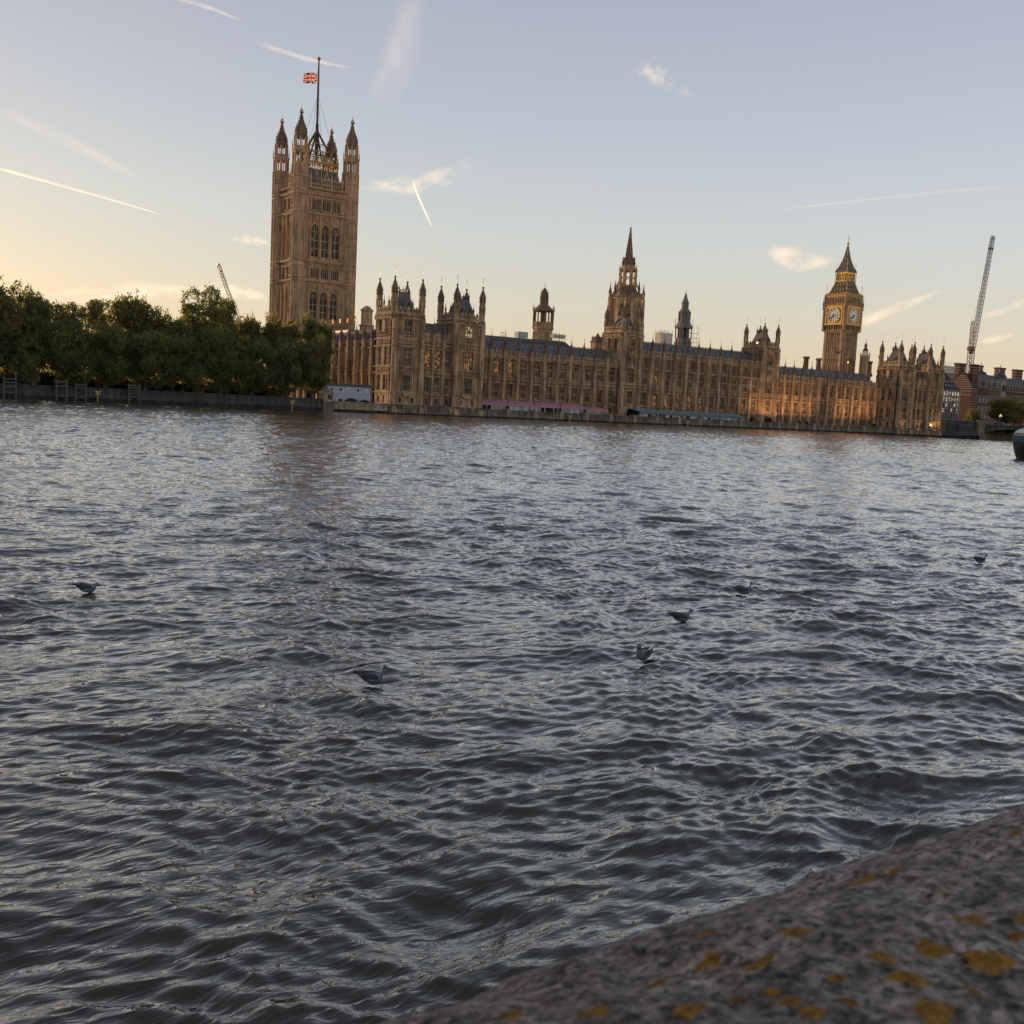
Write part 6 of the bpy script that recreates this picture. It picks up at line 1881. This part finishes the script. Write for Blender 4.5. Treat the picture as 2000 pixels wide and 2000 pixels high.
# ------------------------------------------------------------------ moored boat cut by the right edge
def boat():
    t = thing("river_boat", (144.75, 80.6, 0), "black hulled boat with a blue band and white top at the right edge", "boat")
    t.rotation_euler = (0, 0, math.atan2(-0.572, 0.82)); t.scale = (1, 1, 0.88)
    BM = [plain("black_hull", (0.010, 0.010, 0.011), 0.5), plain("slate_blue_paint", (0.045, 0.085, 0.125), 0.55, 0, 0.25, 1.2), plain("boat_white", (0.62, 0.63, 0.62), 0.5, 0, 0.08, 0.8), plain("boot_topping", (0.07, 0.02, 0.018), 0.6), DARKV]
    L, Wd = 26.0, 6.0
    def outline(k, sh, n=14):
        pts = []
        for i in range(n+1):
            a = -math.pi/2-math.pi*i/n
            pts.append((1.9+(1.9-sh)*math.cos(a)*1.0, (Wd/2-sh*.6)*k*math.sin(a)*-1))
        return pts+[(L, Wd/2*k), (L, -Wd/2*k)]
    def band(levels, m, name, parent=t):
        b = MB(); n = None
        for k, sh, z in levels:
            o = outline(k, sh); n = len(o); b.v += [(x, y, z) for x, y in o]
        for j in range(len(levels)-1):
            for i in range(n): b.f.append((j*n+i, j*n+(i+1) % n, (j+1)*n+(i+1) % n, (j+1)*n+i)); b.m.append(m)
        b.f.append(tuple(range((len(levels)-1)*n, len(levels)*n))); b.m.append(m)
        return b.build(name, BM, parent)
    band([(0.80, 0.9, -0.8), (0.86, 0.62, 0.2), (0.90, 0.50, 0.45)], 3, "boot_topping")
    band([(0.90, 0.5, 0.45), (0.96, 0.30, 1.2), (0.99, 0.12, 2.0), (1.0, 0.05, 2.75)], 0, "hull")
    band([(1.0, 0.05, 2.75), (1.0, 0.0, 3.2), (0.99, 0.05, 3.85)], 1, "blue_band")
    band([(1.02, -0.06, 3.85), (1.02, -0.06, 4.0)], 2, "rubbing_strake")
    band([(0.97, 0.12, 4.0), (0.97, 0.12, 4.18)], 4, "shadow_gap")
    o = band([(0.98, 0.1, 4.18), (0.97, 0.2, 4.45), (0.9, 0.75, 4.85), (0.82, 1.6, 5.1)], 2, "bulwark")
    # fenders hanging at the side
    for x in (1.55, 2.05):
        b = MB(); b.lathe(x, -3.14, [(0.05, 1.9), (0.13, 2.0), (0.13, 3.0), (0.04, 3.15), (0.03, 3.8)], 8, 2); b.build("fender", BM, t)
    c = MB(); c.box(5.0, 20, -2.2, 2.2, 5.0, 6.6, 2); c.build("cabin", BM, t)
    w = MB()
    for i in range(6): w.box(6+i*2.3, 7.4+i*2.3, -2.23, -2.18, 5.6, 6.3, 4)
    w.build("window", BM, t)
    # illegible dark lettering on the white bulwark, cut by the picture edge
    s = MB()
    f = lambda a, z: (a, -2.92+0.0, z)
    x = 1.35
    for st in (((0, 0), (0, 1)), ((0, 1), (.6, 0)), ((.6, 0), (.6, 1)), ((1.0, 0), (1.0, 1)), ((1.0, 1), (1.6, 1)), ((1.6, 1), (1.6, 0)), ((1.0, 0), (1.6, 0)), ((2.0, 1), (2.35, 0)), ((2.35, 0), (2.7, 1))):
        p, q = [(x+u*.42, -2.80-0.06-(0.02*u), 4.30+v*.28) for u, v in st]
        s.bar(p, q, 0.06, 4)
    s.build("lettering", BM, t)
boat()
# ------------------------------------------------------------------ gulls
GW = plain("gull_white", (0.19, 0.20, 0.225), 0.7, 0, 0.08, 8)
GG = plain("gull_grey", (0.05, 0.055, 0.068), 0.7, 0, 0.1, 8)
GB = plain("gull_dark", (0.02, 0.02, 0.022), 0.6)
def ring_body(mb, rings, n=12, m=0):
    """rings: (x, z, half height, half width); a smooth closed body along x"""
    b = len(mb.v)
    for x, z, hh, hw in rings:
        for i in range(n):
            a = 2*math.pi*i/n
            mb.v.append((x, hw*math.sin(a), z+hh*math.cos(a)))
    for k in range(len(rings)-1):
        for i in range(n):
            j = (i+1) % n
            mb.f.append((b+k*n+i, b+k*n+j, b+(k+1)*n+j, b+(k+1)*n+i)); mb.m.append(m)
    mb.f.append(tuple(b+i for i in range(n))); mb.m.append(m)
    mb.f.append(tuple(b+(len(rings)-1)*n+i for i in range(n-1, -1, -1))); mb.m.append(m)
def wz(x, y):
    a = np.array([x], dtype=np.float32); b = np.array([y], dtype=np.float32)
    xs_ = (x+np.array([0, .1, -.1, 0, 0, .16, -.16])).astype(np.float32); ys_ = (y+np.array([0, 0, 0, .1, -.1, .05, -.05])).astype(np.float32)
    zz_ = waves(xs_, ys_)[0]
    return float(zz_.max())
def gull(x, y, heading, s, lab, neck=1.0, tilt=0):
    t = thing("gull", (x, y, wz(x, y)+0.03), lab, "gull", "gulls sitting on the water")
    t.rotation_euler = (0, R(tilt), heading); t.scale = (s*1.1,)*3
    b = MB()
    zn = 0.06+0.13*neck
    # tail, belly, breast, then neck and head: one continuous surface
    ring_body(b, [(-0.185, 0.085, 0.006, 0.02), (-0.15, 0.08, 0.022, 0.045), (-0.10, 0.058, 0.052, 0.068), (-0.03, 0.045, 0.072, 0.082), (0.05, 0.045, 0.078, 0.082), (0.10, 0.055, 0.074, 0.07), (0.135, 0.08, 0.062, 0.05),
                  (0.146, 0.06+0.07*neck, 0.05, 0.04), (0.150, zn-0.005, 0.042, 0.034), (0.158, zn+0.02, 0.038, 0.034), (0.180, zn+0.022, 0.032, 0.028), (0.198, zn+0.014, 0.018, 0.016), (0.206, zn+0.010, 0.008, 0.007)], 12, 0)
    b.build("body", [GW], t, True)
    k = MB(); ring_body(k, [(0.200, zn+0.010, 0.009, 0.008), (0.225, zn+0.007, 0.007, 0.006), (0.246, zn-0.001, 0.002, 0.002)], 6, 0); k.build("bill", [GB], t)
    for sg in (-1, 1):
        w = MB(); ring_body(w, [(-0.255, 0.118, 0.004, 0.004), (-0.19, 0.112, 0.012, 0.010), (-0.12, 0.092, 0.034, 0.016), (-0.03, 0.075, 0.055, 0.018), (0.05, 0.07, 0.052, 0.016), (0.095, 0.07, 0.02, 0.008)], 8, 0)
        w.v = [(px, py+sg*(0.066 if px > -0.15 else 0.03), pz) for px, py, pz in w.v]
        w.m = [1 if max(w.v[i][0] for i in f) < -0.12 else 0 for f in w.f]
        w.build("wing", [GG, GB], t, True)
    for sg in (-1, 1):
        e = MB(); e.lathe(0.178, sg*0.029, [(0.004, zn+0.022), (0.006, zn+0.026), (0.004, zn+0.03)], 6, 0); e.build("eye", [GB], t)
    e = MB(); e.lathe(0.155, 0, [(0.035, zn+0.012), (0.03, zn+0.03), (0.01, zn+0.036)], 8, 0)
RIGHT = math.atan2(-0.572, 0.82)
gull(4.45, 20.6, RIGHT+0.15, 1.0, "hunched gull with its neck drawn in, sitting alone at the left", 0.35)
gull(6.6, 12.75, RIGHT-0.05, 0.98, "nearest gull, upright and pale, riding the crest in the middle foreground", 1.0)
gull(11.1, 12.0, RIGHT+math.pi+0.95, 1.0, "gull turned towards us with its bill to the left, right of centre", 0.9)
gull(14.0, 14.15, RIGHT+0.1, 1.02, "slim gull facing right just behind the one turned to the left", 0.75)
gull(17.6, 15.85, RIGHT+0.2, 1.0, "gull with a raised white neck further out, right of centre", 1.0)
gull(29.0, 16.9, RIGHT+0.1, 1.0, "furthest gull, a small dark shape near the right edge", 0.9)
def flyer():
    t = thing("flying_gull", (50.1, 39.1, 8.05), "gull gliding with raised wings in front of the clock tower", "gull")
    t.rotation_euler = (R(-17), 0, RIGHT+math.pi/2+0.2)
    b = MB(); ring_body(b, [(-0.22, 0, 0.006, 0.05), (-0.13, 0, 0.03, 0.045), (0, -0.01, 0.06, 0.06), (0.1, 0, 0.055, 0.055), (0.17, 0.015, 0.04, 0.038), (0.21, 0.015, 0.03, 0.028), (0.235, 0.01, 0.01, 0.01), (0.27, 0.0, 0.003, 0.003)], 10, 0); b.build("body", [GW], t, True)
    for sg in (-1, 1):
        w = MB(); P = [(0.0, 0.04, 0.02, 0.16), (0.04, 0.24, 0.13, 0.14), (0.02, 0.42, 0.16, 0.12), (-0.06, 0.60, 0.13, 0.05), (-0.11, 0.68, 0.10, 0.015)]
        for x, y, z, c in P:
            w.v += [(x+c*.5, sg*y, z+.006), (x-c*.5, sg*y, z+.004), (x-c*.5, sg*y, z-.004), (x+c*.5, sg*y, z-.010)]
        for i in range(4):
            for k in range(4): w.f.append((i*4+k, i*4+(k+1) % 4, i*4+4+(k+1) % 4, i*4+4+k)); w.m.append(1 if i == 3 else 0)
        w.build("wing", [GG, GB], t)
flyer()

# ------------------------------------------------------------------ granite parapet under the camera
def parapet():
    t = thing("granite_parapet", (0, 0, 0), "rough speckled granite parapet spotted with orange lichen in the near corner", "parapet")
    CY, CZ, RR = 0.2135, CAM_H-0.59, 0.35
    mt, n, l, p = newmat("granite")
    tc = n.new("ShaderNodeTexCoord"); o = tc.outputs['Object']
    v1 = n.new("ShaderNodeTexVoronoi"); v1.inputs['Scale'].default_value = 240; v1.inputs['Randomness'].default_value = 1
    w = noise(n, l, o, 60, 3, 0.6)
    va = n.new("ShaderNodeVectorMath"); va.operation = 'MULTIPLY_ADD'; va.inputs[1].default_value = (0.012,)*3
    l.new(w.outputs['Color'], va.inputs[0]); l.new(o, va.inputs[2]); l.new(va.outputs[0], v1.inputs['Vector'])
    sep_ = n.new("ShaderNodeSeparateColor"); l.new(v1.outputs['Color'], sep_.inputs[0])
    ng = noise(n, l, o, 95, 6, 0.72)
    mixv = n.new("ShaderNodeMix"); mixv.data_type = 'FLOAT'; mixv.inputs[0].default_value = 0.62
    l.new(sep_.outputs[0], mixv.inputs[2])
    st = n.new("ShaderNodeMapRange"); st.inputs[1].default_value = 0.30; st.inputs[2].default_value = 0.70; l.new(ng.outputs[0], st.inputs[0]); l.new(st.outputs[0], mixv.inputs[3])
    r1 = ramp(n, [(0.16, (0.030, 0.026, 0.023)), (0.36, (0.12, 0.102, 0.088)), (0.56, (0.30, 0.255, 0.22)), (0.78, (0.50, 0.43, 0.385)), (1.0, (0.62, 0.55, 0.50))]); l.new(mixv.outputs[0], r1.inputs[0])
    n2 = noise(n, l, o, 26, 5, 0.65); r2_ = ramp(n, [(0.34, (0.5, 0.48, 0.46)), (0.58, (1.0,)*3), (0.75, (1.25, 1.2, 1.15))]); l.new(n2.outputs[0], r2_.inputs[0])
    n3 = noise(n, l, o, 5, 4, 0.6); r3 = ramp(n, [(0.35, (0.70, 0.68, 0.66)), (0.65, (1.10, 1.06, 1.02))]); l.new(n3.outputs[0], r3.inputs[0])
    c = mixc(n, l, 1.0, r1.outputs[0], r2_.outputs[0], 'MULTIPLY'); c = mixc(n, l, 1.0, c, r3.outputs[0], 'MULTIPLY')
    l.new(c, p.inputs['Base Color']); p.inputs['Roughness'].default_value = 0.85; p.inputs['Specular IOR Level'].default_value = 0.3
    hh = noise(n, l, o, 130, 5, 0.65); b_ = n.new("ShaderNodeBump"); b_.inputs['Distance'].default_value = 0.004; b_.inputs['Strength'].default_value = 0.9
    l.new(hh.outputs[0], b_.inputs['Height']); l.new(b_.outputs[0], p.inputs['Normal'])
    # coping: pitted rounded top as a dense displaced strip
    NX, NA = 760, 260
    xs = np.linspace(-0.15, 1.35, NX); an = np.linspace(R(-75), R(95), NA)
    X, A = np.meshgrid(xs, an, indexing='ij')
    rs = np.random.default_rng(2)
    disp = np.zeros_like(X)
    for k in range(46):
        lam = math.exp(rs.uniform(math.log(0.012), math.log(0.25))); th = rs.uniform(0, 6.28); ph = rs.uniform(0, 6.28)
        disp += 0.0032*lam**0.75*np.cos(6.283/lam*(X*math.cos(th)+A*RR*math.sin(th))+ph)
    disp -= np.abs(disp)*0.3
    rr = RR+disp
    co = np.stack([X, CY+rr*np.sin(A), CZ+rr*np.cos(A)], -1).reshape(-1, 3).astype(np.float32)
    idx = np.arange(NX*NA).reshape(NX, NA)
    f = np.stack([idx[:-1, :-1], idx[1:, :-1], idx[1:, 1:], idx[:-1, 1:]], -1).reshape(-1, 4)
    me = bpy.data.meshes.new("coping")
    me.vertices.add(len(co)); me.vertices.foreach_set('co', co.ravel()); me.loops.add(f.size); me.loops.foreach_set('vertex_index', f.ravel().astype(np.int32))
    me.polygons.add(len(f)); me.polygons.foreach_set('loop_start', np.arange(0, f.size, 4, dtype=np.int32)); me.polygons.foreach_set('use_smooth', np.ones(len(f), dtype=bool)); me.update(calc_edges=True)
    me.materials.append(mt); link("coping", me, t)
    wl = MB(); wl.box(-60, 160, CY-RR+.02, CY+RR-.02, -3, CZ-0.02, 0)
    for x0, x1 in ((-60, -0.15), (1.35, 160)):
        N = 16; P = [(CY+RR*math.sin(R(-90+180*i/N)), CZ+RR*math.cos(R(-90+180*i/N))) for i in range(N+1)]
        wl.prism(P, x0, x1, 0, lambda s, d, z: (d, s, z))
    wl.build("wall", [mt], t)
    # lichen crusts
    lm, n, l, p = newmat("orange_lichen")
    tc = n.new("ShaderNodeTexCoord"); a = noise(n, l, tc.outputs['Object'], 190, 6, 0.75)
    r_ = ramp(n, [(0.3, (0.09, 0.06, 0.02)), (0.48, (0.38, 0.175, 0.02)), (0.58, (0.52, 0.25, 0.028)), (0.72, (0.62, 0.34, 0.05))]); l.new(a.outputs[0], r_.inputs[0]); l.new(r_.outputs[0], p.inputs['Base Color']); p.inputs['Roughness'].default_value = 0.95
    b_ = n.new("ShaderNodeBump"); b_.inputs['Distance'].default_value = 0.006; l.new(a.outputs[0], b_.inputs['Height']); l.new(b_.outputs[0], p.inputs['Normal'])
    LI = [(0.515, 23.9, 1.5, 0.6), (0.529, 21.5, 0.7, 0.3), (0.472, 22.9, 0.6, 0.35), (0.507, 14.3, 0.5, 0.3), (0.477, 8.5, 1.3, 0.8), (0.433, 7.3, 1.2, 0.7), (0.442, 3.4, 1.0, 1.1), (0.4, 7.9, 0.8, 0.6), (0.392, 4.6, 1.0, 0.8), (0.396, 15.3, 1.1, 0.5), (0.361, 14.1, 1.2, 0.4), (0.354, 18.5, 1.1, 0.6), (0.378, 22.6, 0.7, 0.4), (0.324, 19.4, 0.8, 0.4), (0.368, 7.9, 0.5, 0.35), (0.336, 7.6, 0.7, 0.4), (0.338, 9.5, 0.5, 0.4), (0.335, 5.6, 0.8, 0.5), (0.376, 1.0, 1.3, 0.8), (0.296, 10.7, 1.0, 0.5), (0.269, 15.3, 1.0, 0.5), (0.245, 19.8, 0.8, 0.5), (0.643, 19.7, 0.8, 0.3), (0.502, 6.4, 0.6, 0.4), (0.479, 4.7, 0.5, 0.3), (0.356, 5.2, 0.4, 0.3), (0.328, 11.3, 0.4, 0.25), (0.409, 1.5, 0.4, 0.4)]
    rd = np.random.default_rng(5)
    def surf(x, a):
        i = np.interp(x, xs, np.arange(NX)); j = np.interp(a, an, np.arange(NA))
        return float(rr[int(round(i)), int(round(j))])
    for (x, adeg, sa, sb) in LI:
        rx = 0.0083*sa; ry = 0.0083*max(sb*1.25, 0.45)
        verts = []; faces = []
        N, M = 44, 6
        ph = rd.uniform(0, 6.28, 7)
        verts.append((x, R(adeg), 0.0007))
        for k in range(1, M+1):
            for i in range(N):
                th = 6.283*i/N
                q = 1+0.15*math.sin(2*th+ph[0])+0.16*math.sin(3*th+ph[1])+0.10*math.sin(5*th+ph[2])+0.09*math.sin(8*th+ph[3])+0.10*math.sin(11*th+ph[4])+0.08*math.sin(17*th+ph[5])
                verts.append((x+rx*q*k/M*math.cos(th), R(adeg)+ry*q*k/M*math.sin(th)/RR, 0.0007*(1-(k/M)**3)*rd.uniform(0.6, 1.3)-0.0003*(k == M)))
        for i in range(N): faces.append((0, 1+i, 1+(i+1) % N))
        for k in range(M-1):
            for i in range(N):
                a_, b2, c_, d_ = 1+k*N+i, 1+k*N+(i+1) % N, 1+(k+1)*N+(i+1) % N, 1+(k+1)*N+i
                faces.append((a_, d_, c_, b2))
        vs = []
        for vx, va_, h in verts:
            r_v = surf(vx, va_)+h
            vs.append((vx, CY+r_v*math.sin(va_), CZ+r_v*math.cos(va_)))
        mel = bpy.data.meshes.new("lichen"); mel.from_pydata(vs, [], faces); mel.materials.append(lm); mel.update()
        link("lichen", mel, t)
parapet()
wk = MB(); wk.box(-60, 160, -14, -0.14, 2.3, 2.75); tag(wk.build("riverside_walk", GROUND), None, None, None, "structure")

# ------------------------------------------------------------------ contrails and wisps of cloud
def cloud_mat(name, dens, stretch, sc, thr=0.45, soft=0.25):
    mt = bpy.data.materials.new(name); mt.use_nodes = True
    n = mt.node_tree.nodes; l = mt.node_tree.links; n.clear()
    out = n.new("ShaderNodeOutputMaterial")
    tr = n.new("ShaderNodeBsdfTransparent"); df = n.new("ShaderNodeBsdfDiffuse"); tl = n.new("ShaderNodeBsdfTranslucent")
    df.inputs[0].default_value = tl.inputs[0].default_value = (0.86, 0.93, 1.0, 1)
    m1 = n.new("ShaderNodeMixShader"); m1.inputs[0].default_value = 0.75; l.new(df.outputs[0], m1.inputs[1]); l.new(tl.outputs[0], m1.inputs[2])
    uv = n.new("ShaderNodeAttribute"); uv.attribute_name = "cuv"
    sx = n.new("ShaderNodeSeparateXYZ"); l.new(uv.outputs['Vector'], sx.inputs[0])
    def mth(op, a, b=None, c=False):
        q = n.new("ShaderNodeMath"); q.operation = op; q.use_clamp = c
        for i, v in enumerate((a, b)):
            if v is None: continue
            if isinstance(v, (int, float)): q.inputs[i].default_value = v
            else: l.new(v, q.inputs[i])
        return q.outputs[0]
    # soft edge: across (y in -1..1) and along (x in 0..1)
    ey = mth('SUBTRACT', 1.0, mth('POWER', mth('ABSOLUTE', sx.outputs[1]), 1.6), True)
    ex = mth('MULTIPLY', mth('MULTIPLY', sx.outputs[0], mth('SUBTRACT', 1.0, sx.outputs[0])), 6.0, True)
    nz = noise(n, l, uv.outputs['Vector'], sc, 4.5, 0.55, stretch)
    oi = n.new("ShaderNodeObjectInfo")
    nz.noise_dimensions = '4D'; l.new(mth('MULTIPLY', oi.outputs['Random'], 40.0), nz.inputs['W'])
    k = mth('DIVIDE', mth('SUBTRACT', nz.outputs[0], thr), soft, True)
    fac = mth('MULTIPLY', mth('MULTIPLY', mth('MULTIPLY', ey, ex), k), dens, True)
    mx = n.new("ShaderNodeMixShader"); l.new(fac, mx.inputs[0]); l.new(tr.outputs[0], mx.inputs[1]); l.new(m1.outputs[0], mx.inputs[2])
    l.new(mx.outputs[0], out.inputs[0])
    return mt
CIRRUS = cloud_mat("cirrus", 0.55, (2.6, 0.5, 1), 2.0, 0.44, 0.34)
CIRRUS_B = cloud_mat("bright_cirrus", 0.9, (1.8, 0.45, 1), 1.6, 0.34, 0.36)
VEIL = cloud_mat("veil", 0.13, (2.0, 0.7, 1), 1.8, 0.36, 0.4)
TRAIL = cloud_mat("vapour", 1.0, (10, 0.6, 1), 1.0, 0.12, 0.3)
TRAIL_F = cloud_mat("faint_vapour", 0.18, (7, 0.7, 1), 1.0, 0.25, 0.35)
def cloud(name, lab, cat, pts, widths, mat, group):
    """a lens sectioned body along a curved spine, in world space"""
    P = [Vector(p) for p in pts]; D0 = P[1].length
    P = [q.normalized()*D0 for q in P]
    def at(t):
        a = P[0].lerp(P[1], t); b = P[1].lerp(P[2], t); c = a.lerp(b, t)
        return c + (c-(P[0].lerp(P[2], t)))*0.9
    NS, NC = 26, 12
    vs = []; fs = []; uv = []
    for i in range(NS+1):
        t = i/NS; c = at(t); d = (at(min(1, t+.01))-at(max(0, t-.01))).normalized()
        view = c.normalized(); s = d.cross(view).normalized(); n2 = d.cross(s).normalized()
        w = widths[0]+(widths[1]-widths[0])*t if len(widths) == 2 else widths[0]+(widths[1]-widths[0])*min(1, 2*t)+(widths[2]-widths[1])*max(0, 2*t-1)
        for j in range(NC):
            a = 6.283*j/NC
            vs.append(tuple(c+s*w*math.cos(a)+n2*w*0.6*math.sin(a))); uv.append((t, math.cos(a), math.sin(a)*.2))
    for i in range(NS):
        for j in range(NC):
            k = (j+1) % NC; fs.append((i*NC+j, i*NC+k, (i+1)*NC+k, (i+1)*NC+j))
    me = bpy.data.meshes.new(name); me.from_pydata(vs, [], fs)
    at_ = me.attributes.new("cuv", 'FLOAT_VECTOR', 'POINT'); at_.data.foreach_set('vector', [q for u in uv for q in u])
    me.polygons.foreach_set('use_smooth', [True]*len(fs)); me.materials.append(mat); me.update()
    o = link(name, me); tag(o, lab, cat, group)
CT, CW = "vapour trails in the sky", "wisps of high cloud"
cloud("contrail", "long bright vapour trail slanting down from the left edge", "contrail", [(2415, 17594, 3204), (3834, 18476, 3204), (5548, 19722, 3204)], (26, 22, 9), TRAIL, CT)
cloud("contrail", "short steep bright vapour trail right of the great tower", "contrail", [(7503, 13753, 3248), (7647, 13738, 2963), (7844, 13699, 2611)], (24, 22, 9), TRAIL, CT)
cloud("contrail", "wide spread out vapour trail dropping from the top edge", "contrail", [(3993, 7389, 3235), (3983, 7564, 2815), (3897, 7761, 2363)], (130, 170, 170), VEIL, CT)
cloud("contrail", "thin vapour trail touching the top edge, left of the flagpole", "contrail", [(2553, 8910, 3204), (2827, 8907, 3204), (3201, 9026, 3204)], (26, 22, 10), TRAIL_F, CT)
cloud("contrail", "faint vapour trail crossing behind the top of the flagpole", "contrail", [(3475, 9448, 3204), (4022, 9556, 3204), (4475, 9491, 3204)], (26, 30, 12), TRAIL_F, CT)
cloud("contrail", "very faint straight vapour trail rising to the right edge", "contrail", [(12377, 11414, 3204), (12710, 9246, 3204), (13212, 7525, 3204)], (14, 24, 34), TRAIL_F, CT)
cloud("cloud", "small white wisp of cloud high right of centre", "cloud", [(6438, 7479, 3204), (6750, 7640, 3204), (7481, 7871, 3204)], (150, 110, 40), CIRRUS, CW)
cloud("cloud", "glowing wisp of cloud left of the clock tower spire", "cloud", [(15144, 13641, 3204), (16450, 14000, 3195), (16999, 13455, 3204)], (160, 300, 40), CIRRUS_B, CW)
cloud("cloud", "bright streak of cloud rising to the right of the clock tower", "cloud", [(17422, 13284, 1950), (17828, 12689, 2274), (18283, 11909, 2665)], (140, 160, 40), CIRRUS_B, CW)
cloud("cloud", "pale streak of cloud right of the tall crane", "cloud", [(18711, 11368, 2166), (18901, 11026, 2284), (19083, 10652, 2531)], (60, 120, 120), CIRRUS_B, CW)
cloud("cloud", "little glowing cloud low to the right of the tall crane", "cloud", [(18760, 11376, 1670), (18923, 11086, 1745), (19060, 10820, 1816)], (60, 150, 60), CIRRUS_B, CW)
cloud("cloud", "broad yellow lit cloud low over the trees on the left", "cloud", [(3900, 21632, 1650), (5318, 21242, 1880), (6693, 20964, 2000)], (90, 250, 160), CIRRUS, CW)
cloud("cloud", "thin veil of cloud behind the steep short vapour trail", "cloud", [(6833, 14373, 3204), (7581, 13672, 3204), (7818, 12610, 3404)], (60, 200, 110), CIRRUS, CW)
cloud("cloud", "small peach wisp left of the great tower", "cloud", [(7132, 20587, 3054), (7507, 20451, 3089), (7935, 20295, 3017)], (60, 130, 40), CIRRUS, CW)
cloud("cloud", "faint streak of cloud above the long left vapour trail", "cloud", [(1830, 14062, 3304), (2852, 14825, 3204), (4267, 16219, 3104)], (50, 110, 60), VEIL, CW)
cloud("cloud", "peach lit streaks of cloud behind the leaning crane jib", "cloud", [(6423, 20981, 2036), (7190, 20693, 2062), (8059, 20353, 1902)], (60, 210, 60), CIRRUS, CW)
